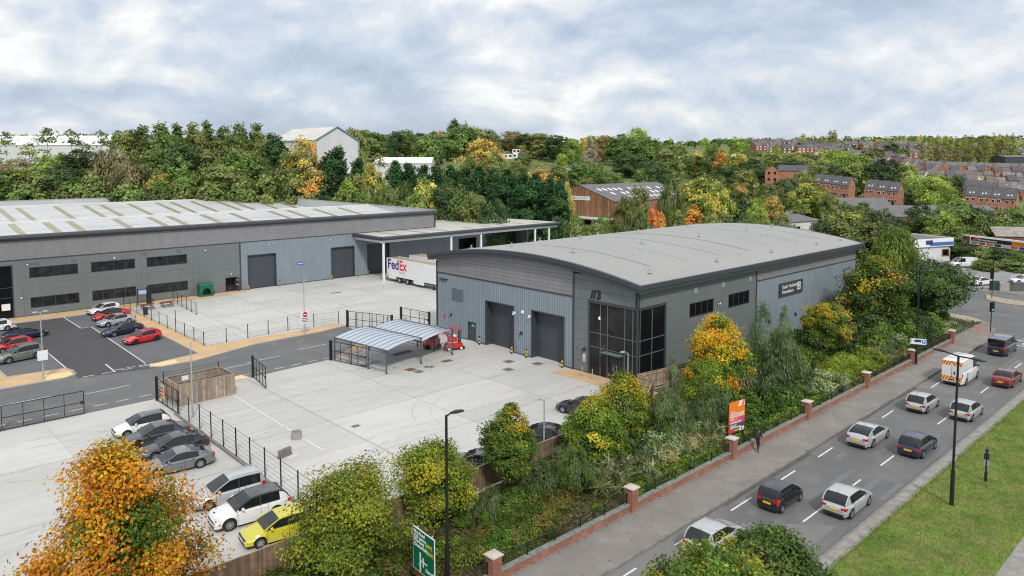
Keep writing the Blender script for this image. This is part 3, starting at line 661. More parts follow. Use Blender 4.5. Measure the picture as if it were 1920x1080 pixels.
# canopy over the loading corner, with the lower hall behind it
CN = tag(bpy.data.objects.new('canopy', None), None); COL.objects.link(CN); CN.parent = LB
CY = 68.6
mb = MB(); mb.rings([[(x, CY-d, z) for d, z in ((-.1, 7.45), (.15, 7.42), (.42, 7.55), (.5, 7.8), (.42, 8.02), (.15, 8.12), (-.1, 8.1))] for x in (15.9, 40, 62.0)])
mb.rings([[(16.0-d, y, z) for d, z in ((-.1, 7.45), (.15, 7.42), (.42, 7.55), (.5, 7.8), (.42, 8.02), (.15, 8.12), (-.1, 8.1))][::-1] for y in (CY-.1, LY)])
mb.build('canopy_gutter', ANTH, CN, smooth=50)
mb = MB(); mb.quad((15.95, CY, 8.08), (61.9, CY, 8.08), (61.9, LY, 8.0), (15.95, LY, 8.0)); mb.quad((34.85, LY, 8.0), (61.9, LY, 8.0), (61.9, 112, 7.35), (34.85, 112, 7.35))
mb.quad((61.9, 112, 7.35), (61.9, CY, 8.08), (61.9, CY, 7.5), (61.9, 112, 6.8)); mb.build('canopy_roof', pm('beige_roof_sheet', (.52, .51, .47), .5, 0, .06, .3), CN)
for x in (20, 26, 31): mb = MB(); mb.quad((x, CY+1, 8.1), (x+1, CY+1, 8.1), (x+1, LY-.8, 8.02), (x, LY-.8, 8.02)); mb.build('rooflight', RLITE, CN)
for x in (38.5, 43, 47.5, 52.5, 57):
    mb = MB(); mb.quad((x, CY+2, 8.09), (x+1, CY+2, 8.09), (x+1, 104, 7.52), (x, 104, 7.52)); mb.build('rooflight', RLITE, CN)
mb = MB(); mb.quad((15.95, LY, 7.45), (61.9, LY, 7.45), (61.9, CY, 7.43), (15.95, CY, 7.43)); mb.box(15.95, 61.9, CY+.3, CY+.5, 6.95, 7.42); mb.box(16.0, 16.2, CY, LY, 7.0, 7.42); mb.build('canopy_soffit', pm('white_soffit', (.62, .64, .66), .5), CN)
for x in (16.65, 32.1, 39.7, 55, 59.3): mb = MB(); mb.box(x-.16, x+.16, CY+.24, CY+.56, 0, 7.0); mb.box(x-.28, x+.28, CY+.12, CY+.68, 0, .05); mb.build('canopy_column', WHITEP, CN)
mb = MB(); mb.box(34.9, 61.5, 111, 111.3, 0, 7.3); mb.box(61.2, 61.5, LY, 111.3, 0, 7.4); FL.box(mb, 34.9, 61.2, 6.9, 7.35, -.14, -.13)
mb.build('rear_hall_wall', CLB, LB)
mb = MB(); FL.box(mb, 40.9, 46, 0, 5.3, -4, -3.9); mb.build('bay_interior', pm('dark_bay', (.03, .022, .018), .8), LB); mb = MB(); FL.box(mb, 52.9, 61.2, 0, 6.7, -4, -3.9); mb.build('bay_interior', pm('dark_bay', (.03, .022, .018), .8), LB)

# ---- the arched-roof unit in the middle
B3 = root('arched_roof_unit', 'grey clad unit with a curved pale roof and a black glazed corner', 'warehouse', (0, 0, 0))
FF = Facade((0, 0), (0, 1), (-1, 0)); FS = Facade((0, 0), (1, 0), (0, -1))
BW, BL, OH = 31.5, 50.5, .9
def arch(y):                             # top of the roof over y
    t = (y-BW/2)/(BW/2+OH); return 9.95+1.72*(1-t*t)
s1, s2 = (17.42, 22.1), (9.68, 14.38)
holesF = [(s1[0]-.1, s1[1]+.1, 0, 5.36), (s2[0]-.1, s2[1]+.1, 0, 5.36), (23.96, 25.46, 0, 2.33), (26.3, 28.55, 4.55, 6.0)]
mb = MB(); ribbed(mb, FF, 8.38, BW, .12, 7.62, holesF); mb.build('ribbed_wall', CLB, B3); mb = MB(); ribbed(mb, FS, 22.62, BL, -.6, 7.68, []); mb.build('ribbed_wall', CLB, B3)
mb = MB(); zs = [.12, 1.2, 2.28, 3.36, 4.44, 5.52, 6.6, 7.66, 8.65, 9.6, 10.2]
for i in range(len(zs)-1):
    z0, z1 = zs[i], zs[i+1]
    xs = [0, 6.25, 8.2] if z1 <= 7.67 else [0, 8.2]
    for a, b in zip(xs, xs[1:]):
        if b <= 6.25 and z1 <= 7.67: continue
        lo, hi = max(a, 0), b
        aa = lo
        while aa < hi-.01:              # short lengths so that the top can follow the curve
            bb = min(hi, aa+1.4); top = min(z1-.012, arch((aa+bb)/2)-.74)
            if top > z0+.02: FF.box(mb, aa+(.011 if aa == lo else 0), bb-(.011 if bb == hi else 0), z0+.012, top, -.08, 0)
            aa = bb
holesS = [(8.76, 13.42, 5.4, 6.93), (16.41, 21.01, 5.36, 6.93), (15.9, 17.1, -.5, 2.9), (0, 4.6, -1, 7.66)]
panelled(mb, FS, [0, 7.4, 14.95, 22.45], [-.6, .12, 1.2, 2.28, 3.36, 4.44, 5.4, 6.93, 7.66, 9.3], holesS)
o_ = mb.build('flat_panel_wall', CLP, B3)
mb = MB(); FF.box(mb, 6.25, 8.2, 0, 9.2, -.3, -.082); FF.box(mb, 0, 6.25, 7.66, 9.0, -.3, -.082)
for r_ in cut([(0, 22.45, -.6, 9.3)], holesS): FS.box(mb, *r_, -.3, -.082)
mb.build('panel_backing', GROOVE, o_)
mb = MB(); z = 7.76
while z < 11.2:                          # boarded gable under the curve
    a = 8.38
    ys_ = [y for y in np.arange(8.38, BW, .35) if arch(y)-.76 > z]
    if ys_:
        a0, a1 = min(ys_), min(BW, max(ys_)+.35)
        if a1-a0 > .4: FF.box(mb, a0, a1, z, min(z+.40, 11.0), -.08, .01)
    z += .42
mb.build('board_fascia', CLH, B3); mb = MB(); z = 7.8
while z < 9.2: FS.box(mb, 22.62, BL, z, z+.40, -.08, .01); z += .42
mb.build('board_fascia', CLH, B3)
mb = MB()
for y in np.arange(8.38, BW, .7): FF.box(mb, y, min(BW, y+.7), 7.6, arch(y+.35)-.5, -.3, -.082)
FS.box(mb, 22.62, BL, 7.6, 9.5, -.3, -.082); mb.build('fascia_backing', GROOVE, B3)
mb = MB()
FF.box(mb, 8.2, 8.38, 0, arch(8.3)-.7, -.1, .08); FF.box(mb, 8.38, BW, 7.62, 7.74, -.1, .08); FF.box(mb, BW-.02, BW+.14, 0, 9.2, -.12, .08)
FF.box(mb, 8.38, s2[0]-.12, -.02, .12, -.1, .07); FF.box(mb, s2[1]+.12, s1[0]-.12, -.02, .12, -.1, .07); FF.box(mb, s1[1]+.12, 23.9, -.02, .12, -.1, .07); FF.box(mb, 25.5, BW, -.02, .12, -.1, .07); FF.box(mb, 6.3, 8.2, -.02, .12, -.1, .03)
FS.box(mb, 22.45, 22.62, -.6, 9.2, -.1, .06); FS.box(mb, 22.62, BL, 7.68, 7.79, -.1, .07); FS.box(mb, BL-.02, BL+.12, -.6, 9.2, -.12, .06)
mb.obox((-.03, -.03, 8.35), (.11, 0, 0), (0, .11, 0), (0, 0, .7)); mb.build('trim', ANTH, B3)
N = 40; yy = [-OH+(BW+2*OH)*i/N for i in range(N+1)]
mb = MB()
mb.rings([[(x, y, arch(y)) for y in yy] for x in (-OH+.35, BL*.5, BL+OH)], closed=False)
mb.f = [f[::-1] for f in mb.f]
rf = mb.build('roof', ROOFG, B3, smooth=30)
mb = MB(); x = -OH+.45                   # standing ribs following the curve
yr = yy[1:-1:2]+[yy[-1]-.3]
while x < BL+OH-.1:
    for a, b in zip(yr, yr[1:]):
        mb.add([(x, a, arch(a)), (x+.05, a, arch(a)+.03), (x+.09, a, arch(a)+.03), (x+.14, a, arch(a)), (x, b, arch(b)), (x+.05, b, arch(b)+.03), (x+.09, b, arch(b)+.03), (x+.14, b, arch(b))], [(0,1,5,4), (1,2,6,5), (2,3,7,6)])
    x += .9
mb.build('roof_ribs', pm('roof_rib', (.345, .345, .333), .5), rf)
mb = MB()
for i, x in enumerate((6.5, 13.2, 19.8, 26.4, 33, 39.6, 46)):
    mb = MB()
    for a, b in zip(yr[2:-4], yr[3:-3]): mb.quad((x, a, arch(a)+.06), (x+.16, a, arch(a)+.06), (x+.16, b, arch(b)+.06), (x, b, arch(b)+.06))
    mb.build('lap_strip', pm('lap_strip', (.40, .40, .39), .4), rf)
for y in (1.6, 12, 22, 29.5):
    for x in (4, 16.5, 29, 41.5, 49):
        mb = MB(); z = arch(y)+.05; mb.box(x-.2, x+.2, y-.2, y+.2, z, z+.05); mb.tube((x, y, z+.05), (x, y, z+.32), .06, .06, 8); mb.tube((x, y, z+.32), (x, y, z+.38), .14, .14, 8); mb.build('roof_anchor', GALV, rf)
mb = MB()                                # deep dark verge all round
for k, (d0, d1, lo, hi) in enumerate(((0, .0, -.38, .05), (.10, .0, -.74, -.40))):
    for x in (-OH+d0, BL+OH-.3-d0+.0):
        t = .4 if x < 0 else .3
        mb.rings([[(x, y, arch(y)+lo), (x+t, y, arch(y)+lo), (x+t, y, arch(y)+hi), (x, y, arch(y)+hi)] for y in yy])
    zE = 9.95
    mb.box(-OH+d0+.4, BL+OH-d0-.3, -OH+d0, -OH+.32, zE+lo, zE+hi+.02); mb.box(-OH+d0+.4, BL+OH-d0-.3, BW+OH-.32, BW+OH-d0, zE+lo, zE+hi+.02)
mb.build('verge_fascia', ANTH, B3, smooth=25)
mb = MB(); mb.rings([[(x, y, arch(y)-.73) for y in yy] for x in (-OH+.4, .05)], closed=False); mb.quad((0, -OH+.3, 9.22), (BL+OH-.3, -OH+.3, 9.22), (BL+OH-.3, .05, 9.22), (0, .05, 9.22)); mb.build('soffit', ANTH, B3)
mb = MB(); mb.box(BL-.3, BL, .02, BW, -.6, 9.3); mb.box(0, BL, BW-.1, BW, -.6, 9.3); mb.build('rear_wall', CLB, B3)
# glazed corner
mb = MB()
def gbar(F, a0, a1, z0, z1, d=.02): F.box(mb, a0, a1, z0, z1, -.16, d)
gbar(FF, .0, 6.25, 7.40, 7.66, .06); gbar(FF, 6.02, 6.25, .02, 7.40, .06); gbar(FS, .0, 4.6, 7.40, 7.66, .06); gbar(FS, 4.38, 4.6, -.4, 7.40, .06)
mb.obox((.03, .03, 3.7), (.08, 0, 0), (0, .08, 0), (0, 0, 3.7))
gb = mb.build('corner_glazing', ANTH, B3)
mb = MB()
for a in (4.66, 3.76, 1.58, .61): FF.box(mb, a-.035, a+.035, .06, 7.40, -.12, 0)
for z in (2.9, 4.37): FF.box(mb, .1, 6.02, z-.03, z+.03, -.12, .004); FS.box(mb, .1, 4.38, z-.03, z+.03, -.12, .004)
for a in (.4, 2.33): FS.box(mb, a-.035, a+.035, -.4, 7.40, -.12, 0)
mb.build('mullion', pm('mullion_grey', (.13, .135, .142), .4), gb)
mb = MB(); FF.quad(mb, .05, 6.1, .05, 7.45, -.06); mb.build('pane', pm('lobby_glass', (.022, .022, .024), .05, 0, .6, .5, spec=.22), gb)
mb = MB(); FS.quad(mb, .05, 4.5, -.4, 7.45, -.06); mb.build('pane', GLASS, gb)
mb = MB()
for a0, a1 in ((1.66, 2.62), (2.70, 3.68)):
    for x0, x1, z0, z1 in ((a0, a0+.1, .03, 2.6), (a1-.1, a1, .03, 2.6), (a0+.1, a1-.1, .03, .2), (a0+.1, a1-.1, 2.5, 2.6)): FF.box(mb, x0, x1, z0, z1, -.1, .025)
dd = mb.build('entrance_doors', ANTH, gb)
for a, s in ((2.56, -1), (2.78, 1)):
    mb = MB(); pts = [FF.p(a+s*.14*math.sin(t*math.pi/8), 1.25-.25*math.cos(t*math.pi/8), .09) for t in range(9)]; mb.path(pts, [.025]*9, 6); mb.build('handle', GALV, dd)
mb = MB(); FF.box(mb, 1.55, 4.0, 2.72, 2.75, 0, .85); mb.bar(FF.p(1.7, 3.3, 0), FF.p(1.7, 2.78, .9), .03); mb.bar(FF.p(4, 3.3, 0), FF.p(4, 2.78, .9), .03); mb.build('door_canopy', pm('glass_canopy', (.16, .20, .22), .08, 0, 0, spec=.6), gb)
mb = MB(); mb.tube(FF.p(4.78, 5.94, -.05), FF.p(4.78, 5.94, -.04), .17, .17, 12); mb.build('lit_lamp', pm('lobby_light', (.9, .85, .6), .5, emit=(1, .85, .5, 1.2)), gb)
for a, b in (s1, s2): shutter(FF, a, b, 5.26, B3, .85, 1.15)
mb = MB(); FF.box(mb, 23.96, 25.46, 2.25, 2.33, -.15, .03); FF.box(mb, 23.96, 24.04, .02, 2.25, -.15, .03); FF.box(mb, 25.38, 25.46, .02, 2.25, -.15, .03); FF.box(mb, 24.04, 25.38, .02, 2.25, -.15, -.1)
dr = mb.build('side_door', DARKD, B3)
mb = MB(); FF.box(mb, 24.2, 24.85, 1.72, 2.05, -.1, -.085); sg = mb.build('exit_sign', pm('exit_green', (.0, .33, .17), .5), dr)
text('lettering', 'EXIT', .2, WHITEP, FF.p(24.82, 1.9, -.08), (0, -1, 0), (0, 0, 1), sg, bold=.004)
mb = MB(); FF.box(mb, 25.2, 25.26, 1.0, 1.15, -.1, -.05); mb.build('handle', GALV, dr)
mb = MB()
for k in range(16):
    z = 4.6+k*.085; FF.box(mb, 26.36, 28.49, z, z+.05, -.05, .03)
FF.box(mb, 26.3, 26.36, 4.55, 6, -.08, .05); FF.box(mb, 28.49, 28.55, 4.55, 6, -.08, .05); FF.box(mb, 26.36, 28.49, 4.5, 4.55, -.08, .05); FF.box(mb, 26.36, 28.49, 5.97, 6.02, -.08, .05); mb.build('louvre', pm('louvre_blue', (.17, .21, .25), .5), B3)
mb = MB(); FF.box(mb, 26.36, 28.49, 4.55, 6, -.12, -.09); mb.build('louvre_void', PLASTIC, B3)
mb = MB(); FF.box(mb, 29.3, 30.8, 6.9, 7.0, .05, .25); mb.build('outlet_pipe', PLASTIC, B3)
for a, z in ((28.6, 2.7), (16.08, 2.5), (6.75, 2.45)): wall_lamp(FF, a, z, B3, 1)
for a, z in ((25.7, 2.55), (32.4, 2.5), (15.7, 2.4)): wall_lamp(FS, a, z, B3, 1)
for a, z in ((14.2, 6.2), (14.55, 6.2)): wall_lamp(FS, a, z, B3, 0)
for a in (17.2, 14.72):
    mb = MB(); FF.box(mb, a-.14, a+.14, 4.5, 4.75, 0, .2); FF.box(mb, a-.05, a+.05, 4.42, 4.5, .05, .4); mb.build('security_camera', WHITEP, B3)
mb = MB(); mb.tube(FF.p(15.9, 4.9, 0), FF.p(15.9, 4.9, .14), .22, .18, 12); o_ = mb.build('alarm_bell', WHITEP, B3)
mb = MB(); mb.tube(FF.p(29.9, 2.3, 0), FF.p(29.9, 2.3, .14), .12, .1, 10); mb.tube(FF.p(29.9, 2.02, 0), FF.p(29.9, 2.02, .1), .1, .1, 10); mb.build('fire_bell', pm('bell_red', (.5, .02, .02), .4), B3)
mb = MB(); FF.box(mb, 6.55, 6.95, 1.1, 2.0, 0, .06); ip = mb.build('entry_panel', GALV, B3)
mb = MB(); FF.box(mb, 6.62, 6.88, 1.6, 1.75, .06, .07); FF.box(mb, 6.7, 6.8, 1.25, 1.35, .06, .07); mb.build('button', WHITEP, ip)
window(FS, 8.76, 13.42, 5.4, 6.93, 'window', B3, 3, glass=GLASS); window(FS, 16.41, 21.01, 5.36, 6.93, 'window', B3, 3, glass=GLASS)
mb = MB(); FS.box(mb, 15.9, 17.1, -.5, 2.9, -.1, -.02); mb.build('fire_door', DARKD, B3)
for a in (9.8, 15.2, 21): mb = MB(); FS.box(mb, a-.3, a+.3, 7.9, 8.5, 0, .05); mb.build('vent', pm('vent_grey', (.26, .29, .29), .6), B3)
# numeral by the entrance, board on the long side
for k in range(2):
    mb = MB(); a0 = 6.0-.33*k; q = [FF.p(a0, 7.82, .01), FF.p(a0-.2, 7.82, .01), FF.p(a0-.46, 8.7, .01), FF.p(a0-.26, 8.7, .01)]; mb.rings([q, [p+FF.n*.05 for p in q]]); mb.build('unit_number', BLACKM, B3)
text('unit_number', '3', 1.25, BLACKM, FF.p(5.2, 8.24, .03), (0, -1, 0), (0, 0, 1), B3, bold=.045, ext=.03)
mb = MB(); FS.box(mb, 27.93, 33.94, 5.15, 6.8, .06, .2); fs = mb.solo('sign_board', pm('sign_slate', (.05, .057, .065), .5), 'dark grey name board high on the ribbed side of the arched unit', 'sign')
text('lettering', 'South Yorkshire\nFuneralcare', .62, WHITEP, FS.p(28.5, 5.98, .21), (1, 0, 0), (0, 0, 1), fs, bold=.008)
mb = MB()                                # four linked rounded squares
for cx, cz in ((32.6, 6.3), (33.1, 6.3), (32.6, 5.8), (33.1, 5.8)):
    n = 14
    for k in range(n):
        a0, a1 = k*6.28319/n, (k+1)*6.28319/n
        r0, r1 = .15, .27
        mb.poly([FS.p(cx+r0*math.cos(a0), cz+r0*math.sin(a0), .21), FS.p(cx+r1*math.cos(a0), cz+r1*math.sin(a0), .21), FS.p(cx+r1*math.cos(a1), cz+r1*math.sin(a1), .21), FS.p(cx+r0*math.cos(a1), cz+r0*math.sin(a1), .21)])
mb.build('emblem', WHITEP, fs)
# ------------------------------------------------------------------ street and yard furniture
def brickmat(name, c1, c2, mortar, sc=1.0):
    m = bpy.data.materials.new(name); m.use_nodes = True; nt = m.node_tree; b = nt.nodes['Principled BSDF']; L = nt.links.new; b.inputs['Roughness'].default_value = .9
    tc = nt.nodes.new('ShaderNodeTexCoord'); sx = nt.nodes.new('ShaderNodeSeparateXYZ'); L(tc.outputs['Object'], sx.inputs[0])
    ad = nt.nodes.new('ShaderNodeMath'); L(sx.outputs[0], ad.inputs[0]); L(sx.outputs[1], ad.inputs[1])
    cb = nt.nodes.new('ShaderNodeCombineXYZ'); L(ad.outputs[0], cb.inputs[0]); L(sx.outputs[2], cb.inputs[1])
    br = nt.nodes.new('ShaderNodeTexBrick'); L(cb.outputs[0], br.inputs[0]); br.inputs['Scale'].default_value = sc
    br.inputs['Color1'].default_value = (*c1, 1); br.inputs['Color2'].default_value = (*c2, 1); br.inputs['Mortar'].default_value = (*mortar, 1)
    br.inputs['Brick Width'].default_value = .225; br.inputs['Row Height'].default_value = .075; br.inputs['Mortar Size'].default_value = .008
    t = nt.nodes.new('ShaderNodeTexNoise'); t.inputs['Scale'].default_value = 1.3; t.inputs['Detail'].default_value = 6; L(tc.outputs['Object'], t.inputs['Vector'])
    mr = nt.nodes.new('ShaderNodeMapRange'); mr.inputs[1].default_value = .3; mr.inputs[2].default_value = .7; mr.inputs[3].default_value = .72; mr.inputs[4].default_value = 1.2; L(t.outputs['Fac'], mr.inputs[0])
    v = nt.nodes.new('ShaderNodeVectorMath'); v.operation = 'SCALE'; L(br.outputs['Color'], v.inputs[0]); L(mr.outputs[0], v.inputs['Scale']); L(v.outputs[0], b.inputs['Base Color']); return m
BRICK = brickmat('red_brick', (.34, .105, .06), (.26, .078, .048), (.30, .25, .21))
BRICKO = brickmat('orange_brick', (.42, .155, .09), (.36, .125, .075), (.34, .26, .20))
BRICKD = brickmat('dark_brick', (.16, .07, .05), (.20, .085, .058), (.17, .14, .12))
COPE = pm('pale_coping_stone', (.50, .44, .38), .85, 0, .15, 4)
SLABC = pm('mossy_wall_slab', (.20, .215, .185), .9, 0, .35, 3, .3, 15)
BOARDS = {}
def woodmat(name, col, dark, sc=14):
    m = pm(name, col, .85, 0, .22, 1.2, .25, 30, dirt=(dark, 2.2, .45, .7), streak=.2)
    BOARDS[name] = [m]+[pm(name+'_%d' % i, tuple(c*f for c in col), .85, 0, .22, 1.2, .25, 30, dirt=(dark, 2.2, .4+.05*i, .7), streak=.2) for i, f in enumerate((.72, 1.22, .9))]; return m
FENCEW = woodmat('weathered_board', (.23, .155, .10), (.13, .09, .065))
BINW = woodmat('grey_weathered_board', (.34, .27, .21), (.21, .17, .14))
PALEW = woodmat('pale_new_board', (.38, .285, .20), (.26, .20, .145))
MESHM = pm('dark_mesh_wire', (.03, .032, .035), .5, 0, .1)

# brick boundary wall: each stretch a thing, each pier a thing, railing on top
PX = [-56, -44.2, -32.3, -20.75, -8.85, 3.2, 15.6, 27.8, 40.85]
nth = ['', '', 'nearest, at the bottom edge', 'second nearest', 'third nearest, beside the orange board', 'fourth nearest', 'fifth nearest', 'sixth nearest, beside the tall black lamp post', 'farthest, by the end of the railing']
for i in range(2, len(PX)):
    x, y = PX[i], -15.35
    p = root('brick_pier', f'red brick pier with pale capstone, {nth[i]}', 'pier', (x, y, .05), group='brick piers along the footway')
    mb = MB(); mb.box(x-.3, x+.3, y-.3, y+.3, .0, 1.52); mb.build('shaft', BRICK, p)
    mb = MB(); z = 1.52; mb.rings([[(x-a, y-a, z+h), (x+a, y-a, z+h), (x+a, y+a, z+h), (x-a, y+a, z+h)] for a, h in ((.36, .0), (.38, .02), (.38, .09), (.34, .12), (.05, .19))]); mb.build('capstone', COPE, p)
for i in range(1, len(PX)-1):
    x0, x1, y = PX[i]+.305, PX[i+1]-.305, -15.3
    w = root('boundary_wall', f'low red brick wall with black railing {"leading off the bottom edge" if i == 1 else "between the "+nth[i].split(",")[0]+" and "+nth[i+1].split(",")[0]+" piers"}', 'wall', ((x0+x1)/2, y, .0), group='stretches of roadside brick wall')
    mb = MB(); mb.box(x0, x1, y-.16, y+.16, 0, .52); mb.build('brickwork', BRICK, w)
    mb = MB(); a = x0
    while a < x1:
        b = min(x1, a+.92); mb.box(a, b-.012, y-.22, y+.24, .52+.0, .585+rnd.uniform(-.004, .004)); a += .92
    mb.build('slab_coping', SLABC, w)
    mb = MB(); n = max(1, round((x1-x0)/2.2)); yr_ = y+.04
    mb.box(x0, x1, yr_-.022, yr_+.022, 1.19, 1.235); mb.box(x0, x1, yr_-.015, yr_+.015, .70, .73); a = x0+.11
    while a < x1: mb.tube((a, yr_, .71), (a, yr_, 1.2), .008, .008, 4, caps=False); a += .125
    rl = mb.build('railing', BLACKM, w)
    for k in range(n+1):
        a = x0+.06+(x1-x0-.12)*k/n; mb = MB(); mb.box(a-.028, a+.028, yr_-.028, yr_+.028, .58, 1.28); mb.build('railing_post', BLACKM, rl)

# timber fence along the yard edge, pale new fence by the arched unit
def board_fence(pts, h, mat, name, label, group, ztop=None, z0=.0, side=1):
    for k, (a, b) in enumerate(zip(pts, pts[1:])):
        pass
    f = root(name, label, 'fence', (pts[0][0], pts[0][1], z0), group=group)
    bd = MB(); rail = MB()
    for a, b in zip(pts, pts[1:]):
        a, b = Vector((a[0], a[1], 0)), Vector((b[0], b[1], 0)); d = b-a; L_ = d.length; d /= L_; n = Vector((-d.y, d.x, 0))*side
        s = 0
        while s < L_-.02:
            w = min(.125, L_-s); c = a+d*(s+w/2)+n*(.018 if int(s/.12) % 2 else .004); hh = h+rnd.uniform(-.012, .012)
            bd.obox(c+Vector((0, 0, z0+hh/2+.14)), d*(w/2-.002), n*.010, Vector((0, 0, hh/2-.14)), rnd.randrange(4)); s += .12
        for z in (.35, h*.55, h-.2): rail.obox((a+b)/2-n*.035+Vector((0, 0, z0+z)), d*L_/2, n*.03, Vector((0, 0, .05)))
        rail.obox((a+b)/2+n*.01+Vector((0, 0, z0+h+.015)), d*L_/2, n*.045, Vector((0, 0, .018)))
        k = max(1, round(L_/2.6))
        for i in range(k+1):
            p = a+d*L_*i/k-n*.07; pm_ = MB(); pm_.obox(p+Vector((0, 0, z0+h/2+.03)), d*.055, n*.05, Vector((0, 0, h/2+.03))); pm_.build('post', PALEW, f)
        g = MB(); g.obox((a+b)/2-n*.01+Vector((0, 0, z0+.07)), d*L_/2, n*.03, Vector((0, 0, .075))); g.build('gravel_board', KERB, f)
    bd.build('boards', BOARDS[mat.name], f); rail.build('rails', PALEW, f); return f
for i, (a, b, what) in enumerate(((1, 4, 'below the yellow hatchback at the bottom edge'), (4, 6, 'behind the yellow-green maples and tall lamp post'), (6, 9, 'behind the three dark parked cars'))):
    board_fence(TF[a:b+1], 1.85, FENCEW, 'timber_fence', f'brown close-boarded timber fence {what}', 'brown timber fences along the yard', side=-1)
board_fence([(-1.5, -1.3), (-1.56, -3.05)], 1.8, PALEW, 'timber_fence', 'short pale timber screen just outside the black glazed entrance', None)
board_fence([(-1.5, -1.28), (2.2, -1.84), (8, -2.3), (22, -2.5), (25.6, -2.6)], 1.8, PALEW, 'timber_fence', 'long pale timber fence with a top rail below the long side of the arched unit', None, side=1)

# mesh fences: posts and wire sheets
def mesh_fence(pts, h, label, group, spacing=2.55, name='mesh_fence', wires=6, posts=True, z0=0.0, tall=()):
    f = root(name, label, 'fence', (pts[0][0], pts[0][1], z0), group=group); k_ = 0
    for a, b in zip(pts, pts[1:]):
        a, b = Vector((a[0], a[1], z0)), Vector((b[0], b[1], z0)); L_ = (b-a).length; d = (b-a)/L_; n = max(1, round(L_/spacing))
        for i in range(n):
            p, q = a+d*L_*i/n, a+d*L_*(i+1)/n; mb = MB()
            for j in range(wires+1):
                z = .06+(h-.12)*j/wires
                mb.bar(p+Vector((0, 0, z)), q+Vector((0, 0, z)), .012 if j not in (0, wires) else .02)
            mb.build('wire_sheet', MESHM, f)
        for i in range(n+1):
            p = a+d*L_*i/n
            hp = h+.06 if k_ not in tall else h+1.2
            mb = MB(); mb.obox(p+Vector((0, 0, hp/2)), (.035, 0, 0), (0, .035, 0), (0, 0, hp/2)); mb.box(p.x-.09, p.x+.09, p.y-.09, p.y+.09, z0, z0+.015); mb.build('post', BLACKM, f); k_ += 1
    return f
mesh_fence([(-35.15, 22.0), (-35.2, 10), (-35.45, -2.6)], 2.12, 'black wire mesh fence with slim posts dividing the parked cars from the empty front yard', 'dark mesh fences')
mesh_fence([(-24.55, 75.4), (-24.6, 44.3)], 1.72, 'dark mesh fence along the orange path beside the right row of parked cars', 'dark mesh fences', 3.1, tall=(7,))
mesh_fence([(-24.6, 44.3), (-13.6, 45.2), (-7.0, 43.9)], 1.72, 'dark mesh fence along the far kerb of the estate road before the lorry yard', 'dark mesh fences', 3.0)
mesh_fence([(-17.6, 75.2), (-18.6, 63.0)], 1.75, 'short dark mesh fence screening the picnic tables from the lorry yard', 'dark mesh fences', 2.5)
mesh_fence([(-5.9, 41.2), (-4.2, 36.5), (-1.0, 33.0)], 1.72, 'dark mesh fence behind the arched cycle shelter', 'dark mesh fences', 3.0)
mesh_fence([(26, -2.7), (48, -2.8)], 1.7, 'dark mesh fence along the foot of the ribbed long side of the arched unit', 'dark mesh fences', 3.0)
mesh_fence([(-33.9, 29.6), (-28.7, 29.6)], 1.9, 'dark mesh fence along the road behind the timber bin store', 'dark mesh fences', 2.6)
mb = MB(); mb.bar((-35.3, 22.5, .09), (-35.6, -3, .09), .16, .2); mb.solo('kerb_edging', KERBO, 'dark low concrete edging under the mesh fence in the front yard', 'kerb')
# gates
def gate(a, b, h, label, bars=4, post_at=(0,), panel=False):
    a, b = Vector((*a, .12)), Vector((*b, .12)); d = (b-a); L_ = d.length; d /= L_; n = Vector((-d.y, d.x, 0)); U = Vector((0, 0, 1))
    g = root('gate', label, 'gate', (a.x, a.y, 0), group='black steel yard gates')
    mb = MB()
    for z in (0, h/2, h): mb.bar(a+U*z, b+U*z, .06)
    for i in range(bars+1): p = a+d*L_*i/bars; mb.bar(p, p+U*h, .06 if i in (0, bars) else .045)
    mb.build('leaf_frame', BLACKM, g)
    mb = MB(); z = .18
    while z < h: mb.bar(a+U*z, b+U*z, .010); z += .2
    mb.build('leaf_mesh', MESHM, g)
    for e in post_at:
        p = a-d*.22 if e == 0 else b+d*.2
        mb = MB(); mb.obox((p.x, p.y, (h+.25)/2), d*.1, n*.1, U*(h+.25)/2); mb.build('gate_post', BLACKM, g)
    p = b-d*.12; mb = MB(); mb.obox(p+U*h*.5, d*.13, n*.05, U*.12); mb.build('lock_box', BLACKM, g)
    return g
gate((-46.9, 27.95), (-41.0, 27.85), 1.95, 'wide black gate standing open along the road at the left edge of the front yard', 4)
gg = gate((-35.2, 27.2), (-35.15, 22.3), 2.0, 'black mesh gate with a yellow notice beside the timber bin store', 4)
mb = MB(); mb.box(-35.30, -35.26, 25.2, 26.0, .7, 1.95); nb = mb.build('notice', YEL, gg)
mb = MB()
for z in (.85, 1.2, 1.5): mb.box(-35.315, -35.302, 25.28, 25.92, z, z+.17)
mb.build('notice_bands', pm('notice_magenta', (.5, .02, .2), .5), nb)
mb = MB(); mb.box(-35.315, -35.302, 25.28, 25.92, 1.72, 1.92); mb.build('notice_heading', pm('notice_blue', (.2, .5, .6), .5), nb)
gate((-25.75, 28.2), (-26.45, 23.9), 2.0, 'black gate leaf standing open on the concrete right of the timber bin store', 4)
gate((-16.75, 28.5), (-15.55, 23.4), 2.0, 'black gate leaf standing open in front of the arched cycle shelter', 4)
gate((-7.0, 41.4), (-4.55, 35.3), 2.0, 'black gate with close-set bars standing open behind the cycle shelter beside the lorry yard', 6, (0, 1))
gate((-.6, 38.5), (.1, 33.6), 2.0, 'black gate leaf against the left corner of the arched unit', 3, (0, 1))
